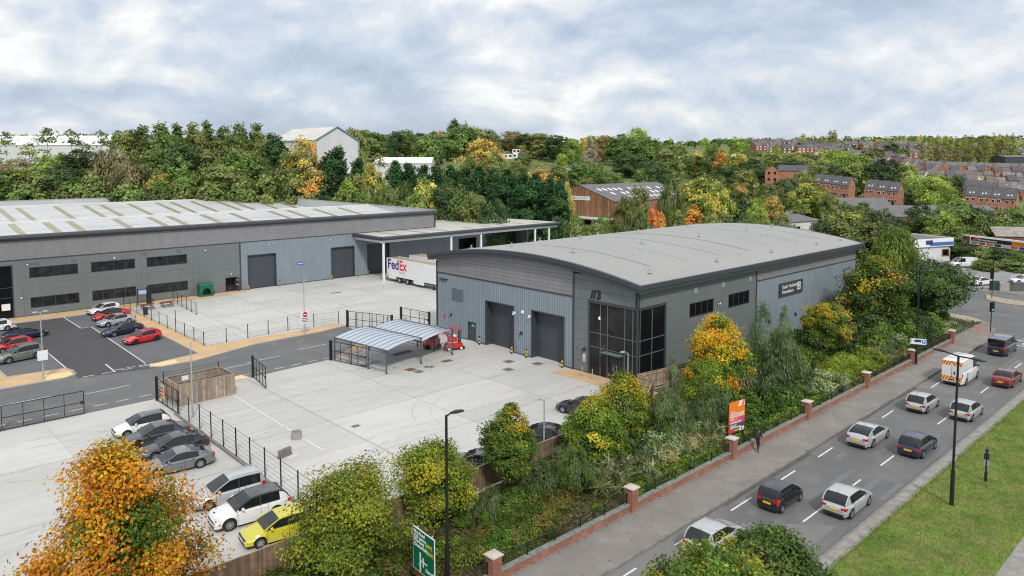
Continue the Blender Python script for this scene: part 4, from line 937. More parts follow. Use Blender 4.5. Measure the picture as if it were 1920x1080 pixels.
# timber bin store
bs = root('bin_store', 'grey weathered timber bin store without a roof beside the estate road', 'bin store', (-31.3, 26.5, 0))
bx0, bx1, by0, by1, bh = -33.9, -29.2, 24.0, 29.2, 1.95
bx1, by0, by1 = -29.25, 24.35, 27.7
bx0 = -34.4
for (p, q) in (((bx0, by0), (bx1, by0)), ((bx1, by0), (bx1, by1)), ((bx1, by1), (bx0, by1)), ((bx0, by1), (bx0, by0))):
    p, q = Vector((*p, 0)), Vector((*q, 0)); d = (q-p); L_ = d.length; d /= L_; n = Vector((d.y, -d.x, 0)); mb = MB(); s = 0
    while s < L_-.01:
        w = min(.14, L_-s); mb.obox(p+d*(s+w/2)+n*(rnd.uniform(.0, .02))+Vector((0, 0, bh/2)), d*(w/2-.006), n*.014, Vector((0, 0, bh/2+rnd.uniform(-.012, .004))), rnd.randrange(4)); s += .145
    mb.build('board_wall', BOARDS['grey_weathered_board'], bs)
    mb = MB(); mb.obox((p+q)/2-n*.04+Vector((0, 0, bh-.02)), d*L_/2, n*.05, Vector((0, 0, .035))); mb.obox((p+q)/2-n*.05+Vector((0, 0, 1.2)), d*(L_/2-.1), n*.03, Vector((0, 0, .05))); mb.build('top_rail', BINW, bs)
wb = root('wheelie_bin', 'dark grey wheeled bin with a white notice inside the timber bin store', 'bin', (-33.2, 26.4, 0))
mb = MB(); mb.rings([[(-33.2-a, 26.4-b, z), (-33.2+a, 26.4-b, z), (-33.2+a, 26.4+b, z), (-33.2-a, 26.4+b, z)] for a, b, z in ((.5, .42, .12), (.62, .5, 1.15), (.68, .56, 1.2))]); mb.build('tub', PLASTIC, wb)
mb = MB(); mb.rings([[(-33.2-a, 26.4-b, z), (-33.2+a, 26.4-b, z), (-33.2+a, 26.4+b, z), (-33.2-a, 26.4+b, z)] for a, b, z in ((.7, .58, 1.21), (.7, .58, 1.27), (.5, .4, 1.4))]); mb.build('lid', pm('bin_lid', (.05, .053, .06), .5), wb)
for sx_ in (-.45, .45): mb = MB(); mb.tube((-33.2+sx_, 26.05, .1), (-33.2+sx_+.06, 26.05, .1), .1, .1, 10); mb.build('castor', RUBBER, wb)
mb = MB(); mb.box(-32.9, -32.3, 27.62, 27.64, 1.3, 1.75); mb.solo('notice', WHITEP, 'small white notice fixed inside the back of the timber bin store', 'notice')
# arched cycle shelter
SH = root('cycle_shelter', 'open cycle shelter with a double arched translucent roof on grey posts', 'shelter', (-15.22, 20.21, 0), R(6.94))
CLEAR = pm('translucent_sheet', (.42, .48, .56), .25, 0, .06, 1, spec=.4)
STEELD = pm('grey_shelter_steel', (.085, .09, .095), .45, 0, .05)
def vault(b): return 2.42+.46*math.sin(min(1, max(0, b/4.8))*2.15)
LEN = 8.6
for off in (0, 4.85):
    mb = MB(); bs_ = [4.8*i/10 for i in range(11)]
    mb.rings([[(off+b, y, vault(b)) for b in bs_] for y in (-.15, LEN+.1)], closed=False); mb.build('roof_sheet', CLEAR, SH, True, 40)
    mb = MB()
    for i in range(11):
        y = -.15+(LEN+.25)*i/10
        for b0, b1 in zip(bs_, bs_[1:]): mb.bar((off+b0, y, vault(b0)+.02), (off+b1, y, vault(b1)+.02), .03, .03)
    mb.bar((off, -.2, 2.42), (off, LEN+.15, 2.42), .1, .12); mb.bar((off+4.8, -.2, vault(4.8)), (off+4.8, LEN+.15, vault(4.8)), .12, .14)
    mb.build('roof_bars', STEELD, SH, True)
for b in (0, 4.82, 9.6):
    for y in (0, 2.87, 5.73, LEN):
        if b == 4.82 and y in (2.87,): continue
        mb = MB(); zt = 2.4 if b == 0 else vault(4.8)-.03
        mb.box(b-.05, b+.05, y-.05, y+.05, 0, zt); mb.box(b-.15, b+.15, y-.1, y+.1, 0, .03); mb.build('post', STEELD, SH, True)
for b in (0, 9.6):
    mb = MB()
    for z in (.25, 1.05, 2.1): mb.bar((b, 0, z), (b, LEN, z), .045)
    mb.build('side_rail', STEELD, SH, True)
    mb = MB(); mb.quad((b, .05, .3), (b, LEN-.05, .3), (b, LEN-.05, 2.05), (b, .05, 2.05)); mb.build('clear_side_panel', pm('clear_panel', (.7, .75, .8), .05, 0, 0, alpha=.10), SH, True)
mb = MB(); mb.bar((0, LEN, 1.0), (9.6, LEN, 1.0), .045); mb.bar((0, LEN, 2.2), (9.6, LEN, 2.2), .045); mb.build('back_rail', STEELD, SH, True)
for i in range(3):
    x, y = G(793+i*9, 640-i*2).xy; mb = MB()
    for k in range(4):
        z = .05+k*.3
        for s in (-.5, 0, .5): mb.box(x-.55, x+.55, y+s-.05, y+s+.05, z, z+.09)
        for s in range(6): mb.box(x-.6+s*.21, x-.6+s*.21+.12, y-.6, y+.6, z+.09, z+.12)
        mb.box(x-.5, x+.5, y-.5, y+.5, z+.12, z+.24)
    mb.solo('crate_stack', pm('crate_blue_grey', (.07, .075, .11), .6, 0, .3, 3), f'dark stacked crates standing under the right end of the cycle shelter, {("leftmost","middle","rightmost")[i]} stack', 'crates', 'dark crate stacks under the shelter')
for i, (px, py, c) in enumerate(((754, 662, 0), (695, 682, 0))):
    p = G(px, py); mb = MB(); mb.obox((p.x, p.y, .015), (1.3*.993, 1.3*.121, 0), (-.45*.121, .45*.993, 0), (0, 0, .012)); mb.solo('floor_mat', pm('mat_grey', (.16, .16, .165), .9, 0, .2), ('grey rubber mat on the concrete under the right half of the shelter', 'grey rubber mat on the concrete under the left half of the shelter')[i], 'mat')

# bollards
def bollard(x, y, label, kind=0):
    o = root('bollard', label, 'bollard', (x, y, 0), group='black and yellow bollards' if kind == 0 else 'short steel bollards')
    mb = MB()
    if kind == 0:
        mb.tube((x, y, 0), (x, y, 1.0), .085, .085, 12); mb.ball((x, y, 1.0), .085, 12, 5); mb.build('post', PLASTIC, o)
        for z in (.26, .62): mb = MB(); mb.tube((x, y, z), (x, y, z+.2), .09, .09, 12); mb.build('yellow_band', YEL, o)
    else: mb.tube((x, y, 0), (x, y, 1.0), .05, .05, 10); mb.ball((x, y, 1.0), .05, 10, 4); mb.build('post', GALV, o)
for i, (x, y) in enumerate(((-.55, 22.7), (-.55, 17.1), (-.55, 14.75), (-.55, 9.35))): bollard(x, y, 'black and yellow bollard at the '+('left side of the left', 'right side of the left', 'left side of the right', 'right side of the right')[i]+' shutter of the arched unit')
for i, x in enumerate((-4.8, .75, 10.8, 16.2, 18.45)): bollard(x, 77.0, 'black and yellow bollard against the long warehouse, at the '+('left edge of its left', 'right edge of its left', 'left edge of its middle', 'right edge of its middle', 'left edge of its right')[i]+' shutter')
for i, (x, y) in enumerate(((-1.3, 5.9), (-1.3, 4.55), (-1.3, .9))): bollard(x, y, 'plain steel bollard outside the black glazed entrance, '+('left of the doors and farthest left', 'left of the doors and nearer them', 'right of the doors')[i], 1)
# drains and covers
for px, py, a, b, c in ((667, 799, .35, .25, 0), (770, 693, .5, .5, 1), (785, 697, .45, .45, 0), (800, 688, .3, .3, 0), (838, 677, .6, .4, 1), (809, 688, .3, .3, 0), (954, 678, .5, .5, 0), (953, 693, .5, .5, 0), (1008, 682, .5, .5, 0), (630, 549, .9, .3, 0), (400, 553, .8, .4, 0), (740, 690, .12, .12, 0)):
    p = G(px, py); z = .008 if p.y > 70 else .006; mb = MB(); mb.box(p.x-a, p.x+a, p.y-b, p.y+b, z, z+.012)
    for k in range(5): mb.box(p.x-a*.85, p.x+a*.85, p.y-b*.8+k*b*.36, p.y-b*.8+k*b*.36+b*.14, z+.012, z+.02)
    mb.solo('drain_cover', pm('rusty_iron', (.22, .10, .05), .9, 0, .3, 4) if c else pm('grey_iron', (.16, .155, .15), .8, 0, .2, 4), ('rusty brown' if c else 'dark grey')+' iron cover set in the concrete '+('behind the cycle shelter, small one' if py == 690 and px == 740 else 'below the right end of the cycle shelter' if 760 < px < 850 and py > 670 else 'in the middle of the empty front yard' if py == 799 else 'outside the shutters of the arched unit' if px > 900 else 'of the lorry yard near the long warehouse'), 'cover', 'iron covers in the yard concrete')
# concrete ring and block
mb = MB(); p = G(556, 822); mb.rings([[(p.x+.42*r_*math.cos(a*.3927), p.y+.42*r_*math.sin(a*.3927), z) for a in range(16)] for r_, z in ((1, 0), (1, .55), (.99, .57), (.8, .57), (.78, .3))], caps=False); mb.solo('concrete_ring', pm('ring_concrete', (.30, .30, .295), .85, 0, .2, 2), 'upright concrete manhole ring standing on the front yard', 'concrete ring', smooth=40)
mb = MB(); p = G(534, 856); d = Vector((.96, .28, 0)).normalized(); n = Vector((-d.y, d.x, 0)); mb.obox((p.x, p.y, .38), d*.55, n*.12, (0, 0, .22)); mb.obox((p.x, p.y, .09), d*.57, n*.15, (0, 0, .09)); mb.solo('concrete_block', pm('block_concrete', (.19, .17, .16), .9, 0, .25, 2), 'grey concrete block standing on edge beside the manhole ring', 'block')
mb = MB(); mb.obox((p.x+.35, p.y-.55, .05), d*.5, n*.14, (0, 0, .05)); mb.solo('plank', pm('pale_plank', (.6, .58, .54), .8, 0, .1), 'short pale plank lying in front of the concrete block', 'plank')
# picnic tables and litter bin by the long warehouse
WOODR = pm('red_brown_timber', (.12, .055, .04), .7, 0, .2, 3)
for i, (px, py) in enumerate(((276, 580), (313, 575))):
    p = G(px, py); t = root('picnic_table', ('dark picnic table nearest the litter bin, beside the long warehouse', 'dark picnic table standing clear of the fence, below the ribbon window')[i], 'picnic table', (p.x, p.y, .0), group='picnic tables')
    for k in range(5): pass
    mb = MB()
    for k in range(5): mb.box(p.x-.9, p.x+.9, p.y-.36+k*.15, p.y-.36+k*.15+.13, .72, .76)
    mb.build('tabletop', WOODR, t)
    for s in (-.75, .75): mb = MB(); mb.box(p.x-.9, p.x+.9, p.y+s-.13, p.y+s+.13, .43, .47); mb.build('bench', WOODR, t)
    for s in (-.65, .65):
        mb = MB(); mb.bar((p.x+s, p.y-.75, 0), (p.x+s, p.y-.2, .72), .06); mb.bar((p.x+s, p.y+.75, 0), (p.x+s, p.y+.2, .72), .06); mb.bar((p.x+s, p.y-.8, .41), (p.x+s, p.y+.8, .41), .06); mb.build('leg_frame', WOODR, t)
p = G(273, 590); t = root('litter_bin', 'dark round litter bin beside the picnic tables', 'bin', (p.x, p.y, 0)); mb = MB(); mb.tube(p, p+Vector((0, 0, .95)), .3, .32, 12); mb.build('drum', PLASTIC, t); mb = MB(); mb.tube(p+Vector((0, 0, .95)), p+Vector((0, 0, 1.1)), .34, .2, 12); mb.build('hood', PLASTIC, t)
# green smoking shelter
p = Vector((-12.3, 76.2, .07)); t = root('smoking_shelter', 'dark green plastic shelter box with an arched opening against the long warehouse', 'shelter', p)
GRN = pm('shelter_green', (.010, .115, .065), .45, 0, .08, 1)
mb = MB(); y0 = p.y-.6; prof = []; x0, x1, h = p.x-1.05, p.x+1.05, 1.75
arc = [(p.x+.68*math.cos(a), .55+.78*math.sin(a)*1.0) for a in [math.pi*k/10 for k in range(11)]]
mb.box(x0, x1, y0, y0+.06, 0, .38)
pts = [(x1, .38), (x1, h), (x0, h), (x0, .38), (p.x-.68, .38), (p.x-.68, .55)]+[(a, b) for a, b in arc[::-1]][1:]+[(p.x+.68, .38)]
mb.poly([(a, y0, .07+b) for a, b in pts]); mb.poly([(a, y0+.06, .07+b) for a, b in pts[::-1]])
mb.box(x0, x0+.06, y0+.06, y0+1.3, .07, 1.82); mb.box(x1-.06, x1, y0+.06, y0+1.3, .07, 1.82); mb.box(x0, x1, y0+1.24, y0+1.3, .07, 1.9)
mb.build('shell', GRN, t)
mb = MB(); mb.rings([[(x0-.05, y0-.05, 1.82), (x1+.05, y0-.05, 1.82), (x1+.05, y0+.35, 2.15), (x0-.05, y0+.35, 2.15)], [(x0-.05, y0-.05, 1.86), (x1+.05, y0-.05, 1.86), (x1+.05, y0+.35, 2.2), (x0-.05, y0+.35, 2.2)]]); mb.box(x0-.05, x1+.05, y0+.35, y0+1.3, 2.15, 2.2); mb.build('roof', GRN, t)
# entrance frame with a small sign near the litter bin
t = root('access_gate', 'tall dark access gate frame with a small blue sign by the long warehouse', 'gate', (-22.0, 75.5, .07)); mb = MB()
for x in (-22.6, -21.2): mb.box(x-.06, x+.06, 75.3, 75.42, 0, 2.6)
mb.box(-21.4, -20.7, 75.28, 75.44, 0, 2.7); mb.box(-22.6, -21.2, 75.32, 75.4, 2.4, 2.46); mb.build('frame', BLACKM, t)
mb = MB(); mb.box(-22.5, -21.4, 75.24, 75.29, 1.75, 2.3); mb.build('sign', pm('pale_blue_sign', (.35, .45, .7), .4), t)

# lamp posts
def lamp(x, y, h, label, arms, mat=GALV, r=.06, group=None, base=1.2, head=.6):
    o = root('lamp_post', label, 'lamp post', (x, y, 0), group=group)
    mb = MB(); mb.tube((x, y, 0), (x, y, base), r*1.55, r*1.5, 12); mb.tube((x, y, base), (x, y, h), r, r*.8, 12); mb.build('column', mat, o)
    for ang, ln, tilt in arms:
        d = Vector((math.sin(R(ang)), math.cos(R(ang)), 0)); p = Vector((x, y, h)); q = p+d*ln+Vector((0, 0, tilt))
        mb = MB(); mb.tube(p-Vector((0, 0, .05)), q, r*.6, r*.5, 8); a = mb.build('arm', mat, o)
        n = Vector((-d.y, d.x, 0)); mb = MB(); m = q+d*head*.5
        mb.rings([[q-n*.05+Vector((0,0,-.03)), q+n*.05+Vector((0,0,-.03)), q+n*.05+Vector((0,0,.05)), q-n*.05+Vector((0,0,.05))], [m-n*.15+Vector((0,0,-.03)), m+n*.15+Vector((0,0,-.03)), m+n*.13+Vector((0,0,.08)), m-n*.13+Vector((0,0,.08))], [q+d*head-n*.12+Vector((0,0,-.01)), q+d*head+n*.12+Vector((0,0,-.01)), q+d*head+n*.1+Vector((0,0,.04)), q+d*head-n*.1+Vector((0,0,.04))]])
        hd = mb.build('lamp_head', mat, a)
        mb = MB(); mb.obox(m+Vector((0, 0, -.035)), d*head*.35, n*.1, (0, 0, .006)); mb.build('lens', LAMPL, hd)
    return o
lamp(-34.2, -13.9, 9.05, 'tall black street lamp rising between the maples at the front, single flat head', [(100, .25, .05)], BLACKM, .085, base=2.2, head=.75)
l2 = lamp(-5.46, -28.84, 9.75, 'tall black street lamp with two arms standing on the grass verge', [(20, .8, .02), (200, .8, .02)], BLACKM, .085, base=2.4, head=.9)
mb = MB(); mb.box(-5.56, -5.36, -28.95, -28.93, 3.0, 3.25); mb.build('label_plate', GALV, l2)
lamp(27.8, -15.75, 10.2, 'tall black street lamp behind the blue and white parking sign', [(150, .4, .02)], BLACKM, .085, base=2.2, head=.7)
lp = lamp(-41.3, 41.9, 6.85, 'grey lamp post with twin heads on the orange path at the left edge', [(90, .22, .02), (270, .22, .02)], head=.45)
mb = MB(); mb.box(-41.75, -40.85, 41.78, 41.8, 2.0, 3.0); mb.solo('notice', WHITEP, 'white notice board fixed on the lamp post at the left edge of the car park', 'notice')
lamp(-34.45, 20.7, 6.5, 'slim grey lamp post in front of the timber bin store', [(70, .55, .1)])
lamp(-13.1, 41.7, 6.8, 'slim grey lamp post on the orange path carrying a no entry sign', [(80, .15, .02)], head=.35)
lamp(-3.9, -1.9, 4.4, 'short grey lamp post outside the black glazed entrance', [(285, .35, .16)], head=.5)
lamp(-19.3, -6.3, 4.6, 'short grey lamp post rising behind the round maple at the yard edge', [(285, .35, .14)], head=.5)
p = Vector((-13.1, 41.6, 0)); t = root('no_entry_sign', 'white notice with a red no entry disc on the slim grey lamp post', 'sign', (p.x, p.y, 1.2))
mb = MB(); mb.box(p.x-.55, p.x+.55, p.y-.1, p.y-.07, 1.4, 2.95); mb.build('plate', WHITEP, t)
mb = MB(); mb.tube((p.x, p.y-.10, 2.55), (p.x, p.y-.115, 2.55), .33, .33, 20); mb.build('disc', pm('sign_red', (.55, .01, .015), .4), t)
mb = MB(); mb.box(p.x-.22, p.x+.22, p.y-.125, p.y-.116, 2.49, 2.61); mb.build('bar', WHITEP, t)
mb = MB()
for z in (2.05, 1.82, 1.62): mb.box(p.x-.42, p.x+.42, p.y-.108, p.y-.101, z, z+.08)
mb.build('lettering', BLACKM, t)
# small sign posts on the verge, traffic signals
x, y = .1, -29.3; t = root('sign_post', 'short black post with a hooded top and small plates on the grass verge', 'post', (x, y, .1)); mb = MB(); mb.tube((x, y, .1), (x, y, .75), .09, .09, 10); mb.tube((x, y, .75), (x, y, 2.25), .055, .055, 10); mb.obox((x+.12, y+.02, 2.3), (.28, .05, 0), (-.02, .1, 0), (0, 0, .05)); mb.build('post', BLACKM, t)
mb = MB(); mb.box(x-.03, x+.03, y-.16, y+.16, 1.2, 1.6); mb.build('plate', GALV, t); mb = MB(); mb.box(x-.03, x+.03, y-.16, y+.16, 1.62, 2.05); mb.build('plate', pm('dark_plate', (.03, .04, .08), .4), t)
def signal(x, y, label, ztop, face, zh, lit=None, h=1.0):
    d = Vector((math.sin(R(face)), math.cos(R(face)), 0)); n = Vector((-d.y, d.x, 0))
    t = root('traffic_signal', label, 'traffic signal', (x, y, .1), group='traffic signals at the junction'); mb = MB(); mb.tube((x, y, 0), (x, y, ztop), .06, .06, 10); mb.build('pole', BLACKM, t)
    c = Vector((x, y, zh))+d*.18-n*.02
    mb = MB(); mb.obox(c, d*.1, n*.2, (0, 0, h/2)); mb.obox(c-d*.06, d*.02, n*.3, (0, 0, h/2+.12)); hd = mb.build('signal_head', BLACKM, t)
    for k, z in enumerate((.32, 0, -.32)):
        mb = MB(); cc = c+d*.1+Vector((0, 0, z)); mb.rings([[cc+d*e+n*.13*math.cos(a*.628)+Vector((0, 0, .13*math.sin(a*.628))) for a in range(0, 6)] for e in (0, .16)], closed=False); mb.build('hood', BLACKM, hd)
        mb = MB(); mb.tube(cc, cc+d*.012, .105, .105, 14); mb.build('lens', pm('green_signal', (.0, .3, .22), .4, emit=(.0, 1, .7, 1.4)) if lit == k else pm('dark_lens', (.03, .02, .02), .2), hd)
p = G(1857, 624); t_ = signal(p.x, p.y, 'traffic signal showing green on the footway corner', 3.9, 225, 3.35, 2)
p = G(1859.5, 560); signal(p.x, p.y, 'traffic signal head seen from the side on the far island', 6.4, 300, 4.0, None, 1.5)
p = G(1801, 520); lamp(p.x, p.y, 7.0, 'thin dark lamp post standing in front of the parked white van', [(90, .3, 0)], BLACKM, .06)
# cabinets and low wall by the far pavement
for i, (px, py, w, h, c, lab) in enumerate(((1864, 545, 1.3, 1.5, (.02, .06, .05), 'dark green roadside cabinet beside the far traffic signal'), (1882, 546, 1.6, 1.2, (.30, .30, .28), 'pale grey roadside cabinet between two dark ones'), (1894, 546, .7, 1.1, (.08, .10, .03), 'narrow olive roadside cabinet'), (1912, 546, 2.6, 1.3, (.10, .10, .105), 'wide dark grey roadside cabinet at the right edge'))):
    p = G(px, py); d = RT; n = FW; mb = MB(); mb.obox(p+Vector((0, 0, .1+h/2)), d*w/2, n*.3, (0, 0, h/2)); mb.obox(p+Vector((0, 0, .1+h+.03)), d*(w/2+.04), n*.34, (0, 0, .03)); mb.obox(p-n*.305+Vector((0, 0, .1+h/2)), d*.008, n*.006, (0, 0, h/2-.06)); mb.obox(p+Vector((0, 0, .1)), d*(w/2+.05), n*.34, (0, 0, .06)); mb.solo('roadside_cabinet', pm('cabinet_%d' % i, c, .6, 0, .15), lab, 'cabinet')
# orange letting board
OR, PURP = pm('board_orange', (.78, .19, .01), .5, 0, 0), pm('board_pink', (.52, .06, .14), .5, 0, 0)
x0, x1, y = -7.55, -4.65, -13.6
Bp = root('letting_board', 'tall orange and pink letting board on two posts behind the roadside wall', 'sign', (-6.5, -13.5, 0))
a = Vector((-7.35, -14.05, 0)); b = Vector((-6.35, -15.0+.05, 0)); a, b = G(1368, 757, 3.5), G(1397, 748, 3.5); a.z = b.z = 0
d = (b-a).normalized(); L_ = (b-a).length; n = Vector((d.y, -d.x, 0)); c0 = (a+b)/2
def bp(u, z, e=0): return c0+d*(u*L_/2)+n*e+Vector((0, 0, z))
Z0, Z1 = 1.1, 3.5
def bq(mb, u0, u1, f0, f1, e): mb.poly([bp(u0, Z0+(Z1-Z0)*f0, e), bp(u1, Z0+(Z1-Z0)*f0, e), bp(u1, Z0+(Z1-Z0)*f1, e), bp(u0, Z0+(Z1-Z0)*f1, e)])
mb = MB(); mb.obox(bp(0, (Z0+Z1)/2, -.03), d*L_/2, n*.025, (0, 0, (Z1-Z0)/2)); pan = mb.build('panel', OR, Bp)
mb = MB(); bq(mb, -1, 1, .27, .47, .002); mb.build('pink_band', PURP, pan)
mb = MB(); bq(mb, -1, 1, .0, .27, .002); mb.build('slate_band', pm('board_slate', (.05, .06, .075), .5), pan)
mb = MB(); mb.poly([bp(.1, Z0+(Z1-Z0)*.83, .003), bp(.5, Z0+(Z1-Z0)*.83, .003), bp(.72, Z1, .003), bp(.32, Z1, .003)]); mb.poly([bp(.86, Z0+(Z1-Z0)*.83, .003), bp(1, Z0+(Z1-Z0)*.83, .003), bp(1, Z1, .003)]); mb.build('slash_mark', pm('board_pale', (.72, .78, .82), .5), pan)
mb = MB(); bq(mb, .35, .9, .02, .14, .004); mb.build('white_logo', WHITEP, pan)
mb = MB(); bq(mb, -.98, -.45, .02, .14, .004); mb.build('red_logo', pm('logo_red', (.7, .02, .09), .5), pan)
mb = MB(); bq(mb, -.38, .28, .05, .09, .004); mb.build('yellow_logo', YEL, pan)
mb = MB(); q = bp(.62, Z0+(Z1-Z0)*.08, .006); mb.tube(q, q+n*.004, .09, .09, 12); mb.build('blue_logo', pm('logo_blue', (.03, .04, .3), .5), pan)
for tx, f, s in (('TO LET', .67, .17), ('NEW WAREHOUSE/', .595, .19), ('INDUSTRIAL PREMISES', .525, .16), ('UNITS 1 - 3', .43, .17), ('AVAILABLE NOW', .335, .17), ('NOW LET', .225, .17), ('MORE AVAILABLE', .165, .16)):
    text('lettering', tx, s, WHITEP, bp(-.86, Z0+(Z1-Z0)*f, .006), d, (0, 0, 1), pan, bold=.006)
for u in (-.95, .95):
    mb = MB(); mb.obox(bp(u, (Z1-.1)/2+.02, -.1), d*.05, n*.04, (0, 0, (Z1-.1)/2)); mb.bar(bp(u, 1.6, -.14), bp(u, 0, -.9), .07); mb.build('post', BLACKM, Bp)
# green direction sign at the front
SGN = pm('sign_green', (.0, .13, .065), .4, 0, 0)
q0 = Vector((-36.66, -13.35, 0)); sd = Vector((.55, -.835, 0)).normalized()
# green direction sign by the footway
sg = root('direction_sign', 'large green road direction sign with a brown panel below, beside the front lamp post', 'sign', (-36.6, -15.1, 0))
T0 = Vector((-36.52, -14.2, 0)); sd_ = Vector((-.075, -1, 0)).normalized(); nn = Vector((-1, .075, 0)).normalized(); SW, SZ0, SZ1 = 1.92, 2.1, 4.22
def sp(u, z, e=0): return T0+sd_*u+nn*e+Vector((0, 0, z))
mb = MB(); mb.obox(sp(SW/2, (SZ0+SZ1)/2, 0), sd_*SW/2, nn*.02, (0, 0, (SZ1-SZ0)/2)); pl = mb.build('border', WHITEP, sg)
mb = MB(); mb.obox(sp(SW/2, (SZ0+SZ1)/2, .004), sd_*(SW/2-.035), nn*.02, (0, 0, (SZ1-SZ0)/2-.035)); pl = mb.build('panel', SGN, sg)
for tx, u, z, m in (('Ring Road', .1, 4.02, 0), ('City centre', .1, 3.80, 0), ('Worksop', .1, 3.60, 0), ('(A57)', 1.15, 3.68, 1), ('Chesterfield', .1, 3.38, 0), ('(A61)', 1.28, 3.36, 1), ('Darnall', 1.15, 2.42, 0)):
    text('lettering', tx, .24, PLATEY if m else WHITEP, sp(u, z, .03), sd_, (0, 0, 1), pl, bold=.006)
mb = MB()
def ln(a, b, w):
    a, b = Vector((a[0], a[1])), Vector((b[0], b[1])); d = (b-a).normalized(); k = Vector((-d.y, d.x))*w/2
    mb.poly([sp(*(a-k), .03), sp(*(b-k), .03), sp(*(b+k), .03), sp(*(a+k), .03)])
ln((.68, 2.15), (.68, 3.12), .13); ln((.55, 2.5), (.64, 2.5), .09); ln((.74, 2.72), (1.3, 2.72), .08); ln((.95, 2.48), (.95, 2.95), .12); mb.build('route_diagram', WHITEP, pl)
mb = MB(); mb.obox(sp(1.05, 1.78, 0), sd_*.82, nn*.02, (0, 0, .28)); mb.build('brown_panel', pm('sign_brown', (.16, .045, .015), .4), sg)
text('lettering', 'Stadium', .26, WHITEP, sp(.5, 1.78, .03), sd_, (0, 0, 1), sg, bold=.006)
for u in (.3, 1.6): mb = MB(); q = sp(u, 0, -.08); mb.tube(q, q+Vector((0, 0, 4.25)), .045, .045, 8); mb.build('post', GALV, sg)
# parking sign on the far lamp post
ps = root('parking_sign', 'white sign with a lorry and blue P on the black lamp post', 'sign', (27.7, -16, 2.2)); d = Vector((.40, -.917, 0)); n = Vector((-.917, -.40, 0)); c = Vector((27.66, -15.95, 2.62))
mb = MB(); mb.obox(c, d*.78, n*.02, (0, 0, .34)); pl = mb.build('border', pm('sign_navy', (.02, .04, .15), .4), ps)
mb = MB(); mb.obox(c+n*.004, d*.74, n*.02, (0, 0, .30)); pl = mb.build('panel', WHITEP, ps)
mb = MB(); mb.obox(c+n*.026+d*-.02+Vector((0, 0, .08)), d*.28, n*.002, (0, 0, .11)); mb.obox(c+n*.026+d*-.36+Vector((0, 0, .05)), d*.05, n*.002, (0, 0, .07)); mb.obox(c+n*.026+d*-.15+Vector((0, 0, -.02)), d*.22, n*.002, (0, 0, .02)); mb.obox(c+n*.026+d*-.62+Vector((0, 0, .06)), d*.03, n*.002, (0, 0, .16))
for u in (-.3, -.1, .15): q = c+n*.024+d*u+Vector((0, 0, -.05)); mb.tube(q, q+n*.005, .05, .05, 10)
mb.build('lorry_symbol', BLACKM, pl)
mb = MB(); mb.obox(c+n*.026+d*.5+Vector((0, 0, .02)), d*.17, n*.002, (0, 0, .2)); pb = mb.build('blue_square', pm('parking_blue', (.03, .15, .55), .4), pl)
text('lettering', 'P', .36, WHITEP, c+n*.03+d*.41+Vector((0, 0, .02)), d, (0, 0, 1), pb, bold=.01)
# red lifting machines by the shelter
RED = pm('machine_red', (.55, .014, .010), .35, 0, .06, 2, coat=.4); REDO = pm('machine_orange_red', (.62, .065, .02), .4, 0, .08, 2, coat=.3)
def wheel_x(mb, c, r, w, d, m=0): mb.tube(Vector(c)-d*w/2, Vector(c)+d*w/2, r, r, 14, m)
p = (G(835, 659)+G(873, 655))/2; c = Vector((p.x+.1, p.y+.45, 0)); d = (G(873, 655)-G(835, 659)).normalized(); n = Vector((-d.y, d.x, 0)); U = Vector((0, 0, 1))
t = root('mast_lift', 'bright red mast lift with white wheels standing outside the side door', 'lift', c)
mb = MB(); mb.obox(c+U*.5, d*1.0, n*.45, U*.22); mb.obox(c+U*.8-d*.2, d*.7, n*.42, U*.1); mb.build('chassis', RED, t)
mb = MB(); mb.obox(c+U*.25, d*1.15, n*.42, U*.1); mb.obox(c+U*.2+d*1.2, d*.1, n*.3, U*.06); mb.build('underframe', PLASTIC, t)
for s in (-.7, .75):
    for k in (-.44, .44):
        mb = MB(); wheel_x(mb, c+d*s+n*k+U*.22, .22, .14, n); w_ = mb.build('wheel', RUBBER, t)
        mb = MB(); wheel_x(mb, c+d*s+n*(k*1.05)+U*.22, .15, .14, n); mb.build('hub', WHITEP, w_)
mb = MB(); mb.obox(c+U*1.35+d*.72, d*.14, n*.2, U*.75); mb.obox(c+U*2.15+d*.72, d*.17, n*.24, U*.06); mb.build('mast', pm('mast_dark', (.06, .065, .075), .5), t)
mb = MB(); mb.obox(c+U*1.22-d*.15, d*.5, n*.36, U*.22); mb.obox(c+U*1.5-d*.2, d*.32, n*.3, U*.1); mb.build('turret', RED, t)
mb = MB(); mb.obox(c+U*.92-d*.2, d*.55, n*.3, U*.06); mb.obox(c+U*1.62+d*.05, d*.2, n*.28, U*.1); mb.build('white_panel', WHITEP, t)
mb = MB(); mb.bar(c+U*1.35-d*.6, c+U*2.35-d*1.0, .18, .2); mb.bar(c+U*2.3-d*1.05, c+U*2.5-d*.1, .2, .22); mb.ball(tuple(c+U*2.4-d*1.0), .24, 10, 6); mb.build('boom', RED, t)
mb = MB()
for z in (1.95, 2.35, 2.75):
    pts = [c+d*(.25+.45*math.cos(a*.628))+n*.45*math.sin(a*.628)+U*z for a in range(11)]; mb.path(pts, [.02]*11, 5)
for a in range(0, 10, 2): q = c+d*(.25+.45*math.cos(a*.628))+n*.45*math.sin(a*.628); mb.tube(q+U*1.95, q+U*2.75, .018, .018, 5)
mb.build('basket', RED, t)
c = Vector(G(826, 656)+Vector((-.2, 1.2, 0))); c.z = 0
t = root('tow_tractor', 'orange-red forklift half hidden behind the right end of the cycle shelter', 'forklift', c)
mb = MB(); mb.obox(c+U*.75, d*.75, n*.5, U*.45); mb.obox(c+U*.55-d*.7, d*.35, n*.45, U*.2); mb.build('body', REDO, t)
